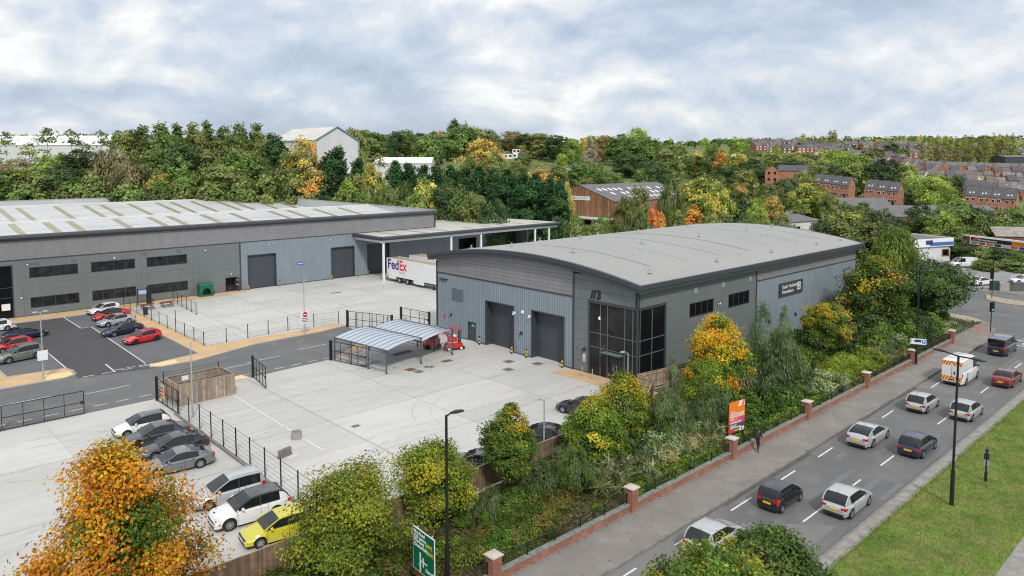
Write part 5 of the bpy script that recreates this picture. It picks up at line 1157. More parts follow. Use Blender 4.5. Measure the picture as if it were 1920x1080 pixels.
mb = MB(); mb.obox(c+U*1.95+d*.05, d*.55, n*.48, U*.42); mb.obox(c+U*2.42+d*.05, d*.6, n*.52, U*.06); mb.ball(tuple(c+U*2.52+d*.1), .12, 8, 5); mb.build('cab', REDO, t)
mb = MB(); mb.obox(c+U*1.4+d*.62, d*.08, n*.42, U*1.1); mb.build('mast', WHITEP, t)
mb = MB(); mb.obox(c+U*1.4-d*.1-n*.0, d*.45, n*.42, U*.14); mb.build('seat', PLASTIC, t)
for s in (-.75, .6):
    for k in (-.48, .48): mb = MB(); wheel_x(mb, c+d*s+n*k+U*.3, .3, .2, n); mb.build('wheel', RUBBER, t)
# lorry trailers
def trailer(x0, x1, y0, y1, zt, label, decal):
    t = root('lorry_trailer', label, 'trailer', ((x0+x1)/2, (y0+y1)/2, 0)); XC = (x0+x1)/2
    mb = MB(); mb.box(x0, x1, y0, y1, 1.05, zt); mb.build('box_body', pm('trailer_white', (.74, .745, .75), .35, 0, .04, .4, coat=.3), t)
    mb = MB(); mb.rings([[(x0+.06, y, zt), (XC, y, zt+.05), (x1-.06, y, zt)] for y in (y0+.05, y1-.05)], closed=False); mb.build('roof', pm('dirty_roof', (.33, .27, .19), .8, 0, .2, 1.2), t)
    mb = MB()
    for x in (x0, x1-.06): mb.box(x, x+.06, y0, y1, zt, zt+.07)
    mb.build('top_rail', WHITEP, t)
    mb = MB(); mb.box(x0+.25, x1-.25, y0+.3, y1-.2, .8, 1.05); mb.box(x0+.9, x1-.9, y0+1.0, y1-.6, .62, .8); mb.build('underframe', PLASTIC, t)
    mb = MB(); mb.box(x0+.01, x0+.04, y0+4.6, y1-8.2, .45, 1.05); mb.box(x0+.01, x0+.04, y1-2.9, y1-.4, .6, 1.05); mb.build('side_skirt', WHITEP, t)
    for yw in (y1-6.35, y1-3.95) if decal else (y1-6, y1-3.6):
        for x, s in ((x0+.02, -1), (x1-.02, 1)):
            mb = MB(); mb.tube((x, yw, .5), (x-s*.32, yw, .5), .5, .5, 18); w_ = mb.build('wheel', RUBBER, t)
            mb = MB(); mb.tube((x+s*.012, yw, .5), (x-s*.1, yw, .5), .27, .27, 14); mb.build('hub', GALV, w_)
    for x in (x0+.4, x1-.4): mb = MB(); mb.box(x-.07, x+.07, y0+2.3, y0+2.45, 0.05, 1.05); mb.box(x-.2, x+.2, y0+2.2, y0+2.55, .0, .05); mb.build('landing_leg', PLASTIC, t)
    mb = MB()
    for x in (x0+.12, x1-.42): mb.box(x, x+.3, y1, y1+.04, .75, .95)
    mb.build('tail_lights', REDL, t)
    mb = MB(); mb.box(x0+.1, x1-.1, y1, y1+.03, 1.15, zt-.1); mb.box(XC-.02, XC+.02, y1+.03, y1+.05, 1.15, zt-.1); mb.build('rear_doors', WHITEP, t)
    if decal:
        PU, ORR = pm('livery_purple', (.035, .012, .14), .4), pm('livery_red', (.72, .02, .012), .4)
        text('lettering', 'Fed', 2.45, PU, (x0-.012, y1-.35, 3.1), (0, -1, 0), (0, 0, 1), t, bold=.055, sx=.98)
        text('lettering', 'Ex', 2.45, ORR, (x0-.012, y1-3.95, 3.1), (0, -1, 0), (0, 0, 1), t, bold=.055, sx=.9)
        text('lettering', 'Express', .62, pm('livery_grey', (.35, .35, .36), .5), (x0-.012, y1-3.8, 1.95), (0, -1, 0), (0, 0, 1), t, bold=.0)
trailer(17.5, 20.05, 53.5, 69.3, 4.15, 'long white lorry trailer with large dark blue and red lettering parked by the canopy', True)
trailer(22.6, 25.1, 55.5, 69.5, 4.15, 'second white lorry trailer mostly hidden behind the lettered one', False)

# ------------------------------------------------------------------ cars
def lerp(tab, x):
    if x <= tab[0][0]: return tab[0][1]
    for (a, u), (b, v) in zip(tab, tab[1:]):
        if x <= b:
            t = (x-a)/(b-a); return u+(v-u)*t
    return tab[-1][1]
def sm(tab, x):                         # the same table with softened corners
    return (lerp(tab, x-.10)+2*lerp(tab, x)+lerp(tab, x+.10))/4
CARS = {                                 # length, width, height, wheelbase, wheel radius, front overhang; tops and glass given from the rear bumper forward
 'hatch': dict(L=4.2, W=1.78, H=1.47, wb=2.62, r=.32, fo=.83, belt=.96, top=[(0, .62), (.06, .86), (.2, .98), (1.2, .97), (2.9, .95), (3.05, .93), (3.9, .74), (4.12, .62), (4.2, .48)], g=(.10, .62, 2.25, 3.12), win=(.75, 1.72, 2.95)),
 'city': dict(L=3.55, W=1.65, H=1.48, wb=2.42, r=.29, fo=.6, belt=.97, top=[(0, .66), (.05, .9), (.15, 1.0), (1.2, .98), (2.6, .95), (2.75, .93), (3.35, .78), (3.5, .64), (3.55, .5)], g=(.06, .35, 2.0, 2.82), win=(.55, 1.35, 2.65)),
 'saloon': dict(L=4.75, W=1.84, H=1.43, wb=2.83, r=.34, fo=.85, belt=.93, top=[(0, .66), (.05, .88), (.15, 1.0), (.75, 1.02), (1.6, .97), (3.3, .93), (3.45, .92), (4.45, .74), (4.68, .60), (4.75, .46)], g=(.62, 1.55, 2.6, 3.55), win=(1.25, 2.12, 3.35)),
 'fastback': dict(L=4.75, W=1.85, H=1.42, wb=2.83, r=.34, fo=.85, belt=.93, top=[(0, .66), (.05, .92), (.15, 1.03), (.5, 1.02), (1.5, .97), (3.3, .93), (3.45, .92), (4.45, .75), (4.68, .60), (4.75, .46)], g=(.28, 1.6, 2.6, 3.55), win=(1.15, 2.1, 3.35)),
 'suv': dict(L=4.65, W=1.89, H=1.65, wb=2.8, r=.37, fo=.85, belt=1.10, top=[(0, .72), (.05, 1.0), (.18, 1.14), (1.5, 1.11), (3.2, 1.08), (3.35, 1.06), (4.35, .92), (4.6, .74), (4.65, .55)], g=(.16, .62, 2.5, 3.45), win=(.75, 1.95, 3.25)),
 'mpv': dict(L=4.5, W=1.8, H=1.66, wb=2.7, r=.33, fo=.9, belt=1.0, top=[(0, .68), (.05, .95), (.12, 1.05), (1.5, 1.02), (3.0, .98), (3.2, .96), (4.2, .78), (4.45, .62), (4.5, .48)], g=(.08, .3, 2.3, 3.35), win=(.35, 1.75, 3.2)),
 'van': dict(L=5.1, W=2.0, H=1.97, wb=3.2, r=.35, fo=.9, belt=1.15, top=[(0, .9), (.04, 1.1), (.1, 1.17), (2, 1.16), (3.9, 1.13), (4.1, 1.10), (4.8, .92), (5.02, .72), (5.1, .55)], g=(.04, .12, 3.35, 4.35), win=(.35, 2.7, 4.1)),
 'bigvan': dict(L=5.6, W=2.05, H=2.5, wb=3.5, r=.36, fo=.95, belt=1.35, top=[(0, .9), (.03, 1.3), (.08, 1.38), (2, 1.37), (4.4, 1.34), (4.6, 1.28), (5.3, 1.0), (5.52, .8), (5.6, .6)], g=(.02, .10, 3.9, 4.85), win=(3.35, 3.4, 4.6)),
}
def paint(name, c, metal=.35): return pm('paint_'+name, c, .32, metal, .0, coat=1.0)
def make_car(kind, body, label, cat='car', blackroof=False, alloy=None, glassvan=True, rail=False, group=None, chevrons=False, sidetrim=False):
    s = CARS[kind]; L_, Wd, H = s['L'], s['W'], s['H']; x0 = -L_/2; r = s['r']
    xf = L_/2-s['fo']; xr = xf-s['wb']; hw = Wd/2
    top = [(x0+a, z) for a, z in s['top']]; gb, gt, gf, gw = [x0+a for a in s['g']]; w0, wB, w1 = [x0+a for a in s['win']]; belt = s['belt']
    van = kind in ('van', 'bigvan')
    o = root('van' if van else 'parked_car', label, 'van' if van else cat, group=group)
    def half(x):
        t = abs(x)/(L_/2); return hw*(1-.17*t**7-.03*t**2)
    def low(x):
        z = .20+(.07 if abs(x) > L_/2-.5 else 0)
        for w in (xf, xr):
            a = r*1.17
            if abs(x-w) < a: z = max(z, r+math.sqrt(a*a-(x-w)**2))
        return z
    arch_x = []
    for w in (xf, xr):
        a = r*1.17
        arch_x += [w+a*math.cos(k*math.pi/10) for k in range(11)]+[w-a-.004, w+a+.004]
    dx1, dx2, dx3 = xr+r*1.25+.02 if not van else xr+r*1.3, wB, xf-r*1.28
    cuts_ = [dx1, dx2, dx3]
    xs = sorted(set([round(v, 3) for v in [x0, x0+.03, x0+.08, x0+.16, x0+.3]+[x0+.3+(L_-.6)*k/14 for k in range(15)]+[-x0-.3, -x0-.16, -x0-.08, -x0-.03, -x0]+arch_x+[c+e for c in cuts_ for e in (-.012, .012)]]))
    def zt(x): return sm(top, x)
    rings = []
    for x in xs:
        w, zb, z1 = half(x), low(x), zt(x); zb = min(zb, z1-.10); h = z1-zb
        mid = max(zb+.02, min(.52, z1-.08)); sh = max(mid+.02, z1-.17)
        rings.append([(x, w*.945, zb), (x, w, mid), (x, w*.985, (mid+sh)/2), (x, w*.955, sh), (x, w*.88, z1-.035), (x, w*.55, z1+.012), (x, 0, z1+.03)])
    parts = {}
    def P_(k): return parts.setdefault(k, MB())
    for i in range(len(xs)-1):
        for sgn in (1, -1):
            A = [(p[0], sgn*p[1], p[2]) for p in rings[i]]; B = [(p[0], sgn*p[1], p[2]) for p in rings[i+1]]
            xm = (xs[i]+xs[i+1])/2
            for k in range(6):
                key = 'body'
                if k <= 3 and xs[i+1]-xs[i] < .03 and any(abs(xm-c) < .006 for c in cuts_) : key = None
                elif k <= 3 and dx2 < xm < dx3: key = 'door.f%d' % sgn
                elif k <= 3 and dx1 < xm < dx2 and not (kind == 'bigvan'): key = 'door.r%d' % sgn
                if key is None: continue
                q = (A[k], B[k], B[k+1], A[k+1]); P_(key).add(q, [(3,2,1,0) if sgn > 0 else (0,1,2,3)])
    for ring, rev in ((rings[0], 0), (rings[-1], 1)):
        pts = [(p[0], p[1], p[2]) for p in ring]+[(p[0], -p[1], p[2]) for p in ring[-2::-1]]
        P_('body').poly(pts[::-1] if rev else pts)
    # glasshouse
    gx = sorted(set([round(v, 3) for v in [gb, gt, gf, gw, w0, w1, wB]+[gb+(gt-gb)*k/4 for k in range(5)]+[gt+(gf-gt)*k/6 for k in range(7)]+[gf+(gw-gf)*k/5 for k in range(6)]]))
    def zr(x):
        if x < gt:
            t = min(1, max(0, (x-gb)/(gt-gb))); return belt+(H-.05-belt)*(math.sin(t*math.pi/2)**.85)
        if x > gf:
            t = min(1, max(0, (gw-x)/(gw-gf))); return belt-.02+(H-.05-belt)*(t**.88)
        t = (x-gt)/(gf-gt); return H-.05+.05*math.sin(math.pi*min(1, .12+t*.88))
    G_ = []
    for x in gx:
        z = max(zr(x), belt+.001); f = (z-belt)/(H-belt); wb_ = half(x)*.915; wt = wb_+( (hw*(.74 if not van else .84)) - wb_)*f; zl = zt(x)-.03
        G_.append([(x, wb_, min(zl, belt)), (x, wt, max(z-.06*f-.004, min(zl, belt)+.002)), (x, wt*.88, z-.012*f), (x, 0, z+.012*f)])
    for i in range(len(gx)-1):
        xm = (gx[i]+gx[i+1])/2
        for sgn in (1, -1):
            A = [(p[0], sgn*p[1], p[2]) for p in G_[i]]; B = [(p[0], sgn*p[1], p[2]) for p in G_[i+1]]
            for k in range(3):
                if k == 0:
                    if xm < w0 or xm > w1 or (van and not glassvan and xm < wB): key = 'body'
                    elif xm < wB: key = 'side_window.r%d' % sgn
                    else: key = 'side_window.f%d' % sgn
                else:
                    key = 'roof' if gt < xm < gf else ('windscreen' if xm > gf else 'rear_window')
                    if k == 1 and key != 'roof' : key = key
                    if van and key == 'rear_window' and not glassvan: key = 'body'
                q = (A[k], B[k], B[k+1], A[k+1]); P_(key).add(q, [(3,2,1,0) if sgn > 0 else (0,1,2,3)])
    # pillars and roof edges
    for sgn in (1, -1):
        pts = [Vector((p[1][0], sgn*p[1][1], p[1][2])) for p in G_]
        for a, b in zip(pts, pts[1:]): P_('body' if not blackroof else 'pillar').bar(a+Vector((0, sgn*.004, .004)), b+Vector((0, sgn*.004, .004)), .06, .05)
        i = min(range(len(gx)), key=lambda k: abs(gx[k]-wB)); a = Vector((wB, sgn*(G_[i][0][1]+.012), belt-.02)); b = Vector((wB-.02, sgn*(G_[i][1][1]+.012), G_[i][1][2])); P_('pillar').bar(a, b, .085, .02, up=(0, sgn, 0))
        a = Vector((w0, sgn*(half(w0)*.915+.01), belt-.005)); b = Vector((w1, sgn*(half(w1)*.915+.01), belt-.012)); P_('pillar').bar(a, b, .02, .03)
    bodym = [body]
    bo = P_('body').build('body', body, o, True, 32)
    for k, mbk in parts.items():
        if k == 'body': continue
        base = k.split('.')[0]
        mat_ = dict(door=body, roof=PLASTIC if False else (pm('gloss_black_roof', (.012, .012, .014), .08, 0, 0, coat=1) if blackroof else body), windscreen=CARGLASS, rear_window=CARGLASS, side_window=CARGLASS, pillar=PLASTIC)[base]
        d_ = mbk.build(base, mat_, o, True, 32)
        if base == 'door':
            sgn = int(k[-2:]) if k[-2] == '-' else int(k[-1]); xx = dx1+.12 if '.r' in k else dx2+.12
            h_ = MB(); h_.box(xx, xx+.2, sgn*half(xx)*.99-.02, sgn*half(xx)*.99+.02, belt-.2, belt-.165); h_.build('door_handle', body, d_, True)
    # inside and underneath
    mb = MB(); mb.box(x0+.12, -x0-.12, -hw*.80, hw*.80, .17, .40); mb.box(xr+.5, xf-.42, -hw*.86, hw*.86, .4, belt-.12); mb.box(x0+.35, xr-.42, -hw*.8, hw*.8, .4, .7)
    for w in (xf, xr): mb.box(w-r*1.3, w+r*1.3, -hw*.72, hw*.72, .3, .62)
    mb.build('underbody', PLASTIC, o, True)
    # lights, plates, grille, mirrors
    zh = zt(-x0-.28)-.10
    for sgn in (1, -1):
        xh = -x0-.17; mb = MB(); c = Vector((xh-.10, sgn*(half(xh)-.20), zh-.03)); mb.rings([[c+Vector((dx, sgn*dy, dz)) for dx, dy, dz in q] for q in ([(.20, -.16, -.05), (.20, -.16, .04), (.06, -.16, .085), (.0, -.16, -.05)], [(.05, .15, -.05), (.05, .15, .07), (-.16, .17, .10), (-.18, .17, -.0)])]); mb.build('headlight', LAMPL, o, True)
        ztl = zt(x0+.14)-.16 if kind != 'bigvan' else 1.1; hl = {'city': .2, 'mpv': .2, 'van': .22, 'bigvan': .25, 'suv': .13}.get(kind, .1)
        mb = MB(); c = Vector((x0+.06, sgn*(half(x0+.1)-.13), ztl-.02)); mb.rings([[c+Vector((-.065, sgn*-.17, -hl*.7)), c+Vector((-.065, sgn*-.17, hl*.7)), c+Vector((.04, sgn*-.17, hl*.8)), c+Vector((.04, sgn*-.17, -hl*.7))], [c+Vector((-.035, sgn*.125, -hl)), c+Vector((-.035, sgn*.125, hl)), c+Vector((.22, sgn*.165, hl*.8)), c+Vector((.22, sgn*.165, -hl*.5))]]); mb.build('tail_light', REDL, o, True)
        xm = w1-.22; mb = MB(); c = Vector((xm, sgn*(half(xm)+.10), belt+.06)); mb.rings([[c+Vector((dx, dy*1.0, dz)) for dx, dy, dz in q] for q in ([(-.03, -.11, -.06), (-.03, .11, -.06), (-.03, .11, .08), (-.03, -.11, .08)], [(.10, -.07, -.04), (.10, .07, -.04), (.10, .07, .05), (.10, -.07, .05)])]); mb.bar(c+Vector((.03, -sgn*.09, -.03)), c+Vector((.03, -sgn*.2, -.07)), .05); mb.build('wing_mirror', PLASTIC if van else body, o, True)
    mb = MB(); zp = .62 if kind not in ('bigvan',) else .62; mb.box(x0-.03, x0+.06, -.26, .26, zp-.07, zp+.05); mb.build('number_plate', PLATEY, o, True)
    mb = MB(); mb.box(-x0-.06, -x0+.02, -.26, .26, .40, .51); mb.build('number_plate', WHITEP, o, True)
    mb = MB(); mb.box(x0-.012, x0+.1, -hw*.72, hw*.72, .24, .40); mb.build('rear_bumper', PLASTIC, o, True)
    mb = MB(); mb.box(-x0-.1, -x0+.008, -hw*.62, hw*.62, .52, zt(-x0-.03)-.02 if zt(-x0-.03) > .6 else .6); mb.box(-x0-.1, -x0+.008, -hw*.7, hw*.7, .25, .38); mb.build('grille', PLASTIC, o, True)
    al = alloy or ALLOY
    for w in (xf, xr):
        for sgn in (1, -1):
            y = sgn*(hw-.02); mb = MB(); iw = .21
            prof = [(r*.62, 0), (r*.93, .0), (r, .03), (r, iw-.03), (r*.93, iw), (r*.62, iw)]
            mb.rings([[(w+q*math.cos(a*.2856), y-sgn*e, r+q*math.sin(a*.2856)) for a in range(22)] for q, e in prof], caps=False); w_ = mb.build('tyre', RUBBER, o, True, 40)
            mb = MB(); mb.tube((w, y-sgn*.06, r), (w, y-sgn*.09, r), r*.64, r*.64, 20, 0)
            rm = mb.build('rim_well', ALLOYD, w_, True)
            mb = MB()
            for k in range(10 if al is not ALLOYD else 7):
                a = k*6.28319/(10 if al is not ALLOYD else 7); mb.bar((w+.04*math.cos(a), y-sgn*.02, r+.04*math.sin(a)), (w+r*.62*math.cos(a), y-sgn*.012, r+r*.62*math.sin(a)), .045, .03, up=(0, 1, 0))
            mb.rings([[(w+q*math.cos(a*.2856), y-sgn*e, r+q*math.sin(a*.2856)) for a in range(22)] for q, e in ((r*.57, .0), (r*.66, .0), (r*.66, .05))], caps=False); mb.tube((w, y-sgn*.03, r), (w, y-sgn*.006, r), .055, .05, 10)
            mb.build('rim', al, w_, True)
    if rail:
        for sgn in (1, -1): mb = MB(); mb.path([(gt+.1, sgn*hw*.68, H-.03), (gt+.2, sgn*hw*.68, H+.035), (gf-.2, sgn*hw*.68, H+.045), (gf-.05, sgn*hw*.68, H-.0)], [.02]*4, 6); mb.build('roof_rail', ALLOY, o, True)
    if not van and kind != 'city':
        mb = MB(); mb.tube((gt+.12, 0, H-.03), (gt-.02, 0, H+.13), .012, .006, 5); mb.build('aerial', PLASTIC, o, True)
    if chevrons:
        RC, YC = pm('chevron_red', (.6, .02, .015), .5), pm('chevron_yellow', (.85, .62, .06), .5)
        for z0, z1 in ((2.02, 2.42), (.52, .95)):
            a = MB(); b = MB(); nst = 7; ww = hw*.86
            for sgn in (1, -1):
                for k in range(nst):
                    u0, u1 = ww*k/nst, ww*(k+1)/nst; sk = .2
                    (a if k % 2 == 0 else b).poly([(x0-.035, sgn*u0, z1), (x0-.035, sgn*u1, z1), (x0-.035, sgn*min(ww, u1+sk), z0), (x0-.035, sgn*min(ww, u0+sk), z0)])
            rc = a.build('red_chevrons', RC, o, True); b.build('yellow_chevrons', YC, o, True)
        mb = MB(); mb.box(x0-.03, x0-.002, -hw*.86, hw*.86, .5, 2.44); mb.build('rear_doors', body, o, True)
        mb = MB(); mb.box(x0-.045, x0-.03, -.012, .012, .5, 2.44); mb.box(x0-.06, x0-.03, -.3, -.18, 1.15, 1.45); mb.build('door_furniture', PLASTIC, o, True)
        mb = MB()
        for k in range(3): mb.rings([[(x0+1.2+k*.1+e, -hw*(1.0 if z < 1.35 else .965)-.004, z) for z in (.7, 1.0, 1.3)] for e in (0, .05)], closed=False)
        mb.build('teal_stripe', pm('teal', (.02, .3, .36), .5), o, True)
        mb = MB()
        for x in (-1.6, -.4, .8): mb.box(x-.03, x+.03, -hw*.72, hw*.72, H+.02, H+.06)
        mb.build('roof_bars', WHITEP, o, True)
    return o
def put(o, x, y, ang, name=None):
    o.location = (x, y, 0.012 if y > -16 else -.012); o.rotation_euler = (0, 0, R(ang))
    if name: o.name = name
    return o
WHT, SIL, BLK, NAVY, GRY, DGRY, REDP = paint('white', (.72, .725, .73), 0), paint('silver', (.50, .51, .52), .35), paint('black', (.010, .010, .012), .1), paint('navy', (.012, .018, .06), .3), paint('grey', (.20, .21, .225), .5), paint('dark_grey', (.05, .055, .065), .4), paint('red', (.55, .012, .018), .1)
PSIL, MAR, SAGE, LIME, CHAR = paint('pale_silver', (.42, .45, .47), .3), paint('maroon', (.20, .008, .022), .3), paint('sage', (.17, .19, .17), .35), paint('lime', (.62, .56, .03), .15), paint('charcoal', (.022, .022, .028), .3)
gs = 'cars parked in the front yard'
def yard(kind, body, xF, yn, ang, label, group, **k):
    s = CARS[kind]; o = make_car(kind, body, label, group=group, **k)   # xF, yn: where the front near-side wheel stands
    a = R(ang); d = Vector((math.cos(a), math.sin(a))); n = Vector((-d.y, d.x)); off = s['L']/2-s['fo']; hw = s['W']/2-.1
    c = Vector((xF, yn))-d*off-n*hw     # near side is the left-hand side when the nose points left
    return put(o, c.x, c.y, ang)
yard('hatch', WHT, -40.0, 19.35, 180-3, 'white hatchback with black roof, first car in the front yard row beside the gate', gs, blackroof=True)
yard('saloon', DGRY, -40.1, 16.35, 180-3, 'dark grey saloon between the white hatchback and the black saloon in the front yard', gs, alloy=ALLOYD)
yard('fastback', CHAR, -39.9, 13.1, 180-3, 'black long-roofed saloon third from the gate in the front yard row', gs)
yard('fastback', GRY, -40.74, 10.0, 180-6, 'mid grey metallic fastback saloon with bright wheels, standing nearest the orange maple', gs)
yard('mpv', SIL, -39.95, 2.8, 180-6, 'silver people carrier with roof rails next to the white sport utility car', gs, rail=True)
yard('suv', WHT, -40.06, -.6, 180-6, 'white sport utility car with black glass roof beside the yellow hatchback', gs, blackroof=True)
yard('hatch', LIME, -39.6, -3.84+.1, 180-8, 'bright yellow hatchback by the timber fence at the bottom', gs)
gs = 'cars parked in front of the long warehouse'
yard('hatch', WHT, -28.9, 72.0, 180+14, 'white hatchback nearest the long warehouse wall in the right parking row', gs)
yard('saloon', REDP, -29.4, 67.2, 180+14, 'red car with black roof behind the white hatchback in the right parking row', gs, blackroof=True)
yard('saloon', PSIL, -30.0, 62.8, 180+14, 'pale silver coupe in the middle of the right parking row', gs)
yard('saloon', NAVY, -30.94, 56.5, 180+14, 'dark blue saloon second from the road in the right parking row', gs)
yard('hatch', REDP, -30.27, 50.45, 180+12, 'bright red hatchback nearest the road in the right parking row', gs, alloy=ALLOYD)
def far_side(kind, body, xR, yR, ang, label, group, **k):   # xR, yR: rear wheel on the near side
    s = CARS[kind]; o = make_car(kind, body, label, group=group, **k); a = R(ang); d = Vector((math.cos(a), math.sin(a))); n = Vector((-d.y, d.x)); off = s['wb']-(s['L']/2-s['fo']); sg_ = 1 if math.cos(a) < 0 else -1
    c = Vector((xR, yR))+d*off-n*sg_*(s['W']/2-.1); return put(o, c.x, c.y, ang)
far_side('suv', SAGE, -40.0, 51.6, 180+12, 'sage grey sport utility car nearest the road in the left parking row', gs)
far_side('hatch', REDP, -39.9, 57.0, 180+12, 'bright red hatchback next to the sage grey car in the left parking row', gs)
far_side('saloon', NAVY, -40.2, 62.3, 10, 'dark blue saloon at the left edge behind the red hatchback', gs)
far_side('hatch', WHT, -39.9, 69.6, 190, 'white car beside the entrance glazing at the left edge', gs)
# three behind the street trees
put(make_car('hatch', CHAR, 'black hatchback showing its rear behind the twin maples at the yard edge', group='cars by the timber fence'), -9.7, -1.3, 100)
put(make_car('saloon', CHAR, 'black saloon by the timber fence between two round maples', group='cars by the timber fence'), -16.7, -3.6, 118)
put(make_car('saloon', DGRY, 'dark car behind the round maple crossed by the tall lamp post', group='cars by the timber fence'), -23.6, -4.2, 120)
# on the road
gs = 'traffic on the main road'
def road(kind, body, xr_, yr_, label, name='moving_car', **k):
    s = CARS[kind]; o = make_car(kind, body, label, group=gs, **k); put(o, xr_+s['wb']-(s['L']/2-s['fo']), yr_+s['W']/2-.1, 0)
    if not o.name.startswith('van'): o.name = name
    return o
road('hatch', SIL, -21.9, -21.9, 'silver car half hidden by the trees at the bottom edge of the road')
road('city', BLK, -14.1, -21.88, 'small black hatchback in the left lane nearest the front')
road('hatch', SIL, -11.7, -25.14, 'silver hatchback in the right lane nearest the front')
road('fastback', SIL, .87, -21.6, 'silver fastback saloon in the left lane level with the orange board')
road('hatch', NAVY, 1.47, -24.92, 'dark blue hatchback in the right lane beside the silver fastback')
road('hatch', SIL, 12.2, -21.8, 'silver hatchback in the left lane behind the white van')
road('hatch', PSIL, 12.76, -25.08, 'pale silver hatchback in the right lane beside the lamp post on the verge')
road('bigvan', WHT, 23.7, -21.6, 'white high roofed van with red and yellow chevrons on its back doors', glassvan=False, chevrons=True)
road('saloon', MAR, 26.16, -24.93, 'dark red saloon in the right lane beside the white van')
road('van', NAVY, 39.1, -21.47, 'dark blue passenger van nearest the traffic signal')
# beyond the junction
p = G(1812, 501); o = make_car('van', WHT, 'white panel van parked on the open car park beyond the junction', glassvan=False, group='vehicles beyond the junction'); o.location = (p.x, p.y+.6, .03); o.rotation_euler = (0, 0, math.atan2(-RT.y, -RT.x)); o.name = 'van'
p = G(1925, 532); o = make_car('hatch', WHT, 'white car at the right edge behind the roadside cabinets', group='vehicles beyond the junction'); o.location = (p.x, p.y+.6, .03); o.rotation_euler = (0, 0, math.atan2(-RT.y, -RT.x))
p = G(1846, 535); o = make_car('saloon', WHT, 'white car glimpsed behind the far traffic signal', group='vehicles beyond the junction'); o.location = (p.x, p.y+.6, .03); o.rotation_euler = (0, 0, math.atan2(RT.y, RT.x)+.4)
# ------------------------------------------------------------------ leaves, trees, shrubs
def leafmesh(name, C, N, S, col, aspect=.62, T=None, mat=None):
    n = len(C); rng = np.random.RandomState(n % 9973)
    N = N/np.maximum(1e-6, np.linalg.norm(N, axis=1, keepdims=True))
    if T is None: T = rng.normal(size=(n, 3))
    T = T-N*np.sum(T*N, axis=1, keepdims=True); T /= np.maximum(1e-6, np.linalg.norm(T, axis=1, keepdims=True))
    B = np.cross(N, T); s = S[:, None]
    V = np.empty((n, 4, 3)); V[:, 0] = C-T*s*.5; V[:, 1] = C+B*s*aspect*.5+T*s*.06; V[:, 2] = C+T*s*.5; V[:, 3] = C-B*s*aspect*.5+T*s*.06
    me = bpy.data.meshes.new(name); me.vertices.add(n*4); me.vertices.foreach_set('co', V.reshape(-1))
    me.loops.add(n*4); me.loops.foreach_set('vertex_index', np.arange(n*4, dtype=np.int32))
    me.polygons.add(n); me.polygons.foreach_set('loop_start', np.arange(0, n*4, 4, dtype=np.int32))
    me.update(calc_edges=True)
    a = me.attributes.new('Col', 'FLOAT_COLOR', 'POINT'); c4 = np.ones((n, 4, 4), dtype=np.float32); c4[:, :, :3] = col[:, None, :]; a.data.foreach_set('color', c4.reshape(-1))
    me.materials.append(mat or LEAF); return me
def prof(shape, h):
    h = np.clip(h, 0, 1)
    if shape == 'round': return np.sqrt(np.clip(1-(2*h-1)**2, 0, 1))
    if shape == 'egg': return np.clip(np.sin(np.pi*h**.72), 0, 1)**.75
    if shape == 'dome': return np.sqrt(np.clip(1-h**2.2, 0, 1))*np.clip(.65+h*1.4, 0, 1)
    if shape == 'cone': return (1-h)**.7*np.clip(h*9+.55, 0, 1)
    if shape == 'column': return np.clip(np.minimum((1-h)*2.6, 1), 0, 1)**.7*np.clip(h*6+.4, 0, 1)
    if shape == 'spire': return np.clip(np.sin(np.pi*h**.55), 0, 1)**.8
    if shape == 'peak': return np.clip(1-h**1.15, 0, 1)**.62*np.clip(.8+h, 0, 1)
    return np.ones_like(h)
# leaf colours: (r, g, b, share); 'turn' colours gather at the top and the outside of turning trees
GRN_ = [(.056, .105, .015, 3), (.078, .138, .018, 3), (.11, .17, .024, 2), (.04, .075, .014, 1)]
DKG = [(.030, .055, .016, 3), (.045, .078, .020, 3), (.065, .10, .028, 1.2), (.022, .04, .012, 1)]
OLV = [(.095, .115, .028, 3), (.125, .14, .035, 2), (.075, .09, .022, 2), (.15, .15, .045, 1)]
YGR = [(.16, .20, .022, 3), (.20, .23, .026, 2), (.11, .155, .022, 3)]
LIMEG = [(.15, .22, .02, 3), (.20, .28, .025, 2), (.10, .16, .02, 1)]
YEL_ = [(.36, .30, .022, 3), (.34, .24, .018, 1.5), (.26, .26, .028, 2.5), (.42, .36, .04, 1)]
ORA = [(.45, .18, .013, 3), (.50, .25, .016, 2.5), (.36, .12, .011, 2), (.44, .32, .02, 1.2), (.24, .09, .018, .7)]
GLD = [(.33, .22, .025, 3), (.25, .19, .03, 2), (.40, .25, .022, 1.5), (.17, .15, .03, 1.2)]
GRY_ = [(.10, .135, .060, 3), (.13, .165, .075, 2), (.075, .11, .045, 2)]
VAR = [(.26, .30, .15, 3), (.34, .37, .20, 2), (.15, .20, .08, 2)]
CON = [(.018, .055, .016, 3), (.028, .078, .020, 3), (.05, .11, .026, 1.5), (.012, .034, .011, 1)]
BRN = [(.20, .115, .045, 3), (.26, .15, .05, 2), (.14, .09, .04, 2)]
TWG = [(.20, .165, .11, 3), (.25, .20, .14, 2), (.15, .12, .08, 1)]
REDL_ = [(.45, .075, .02, 3), (.38, .05, .02, 2), (.5, .16, .03, 1)]
FAR_ = [False]
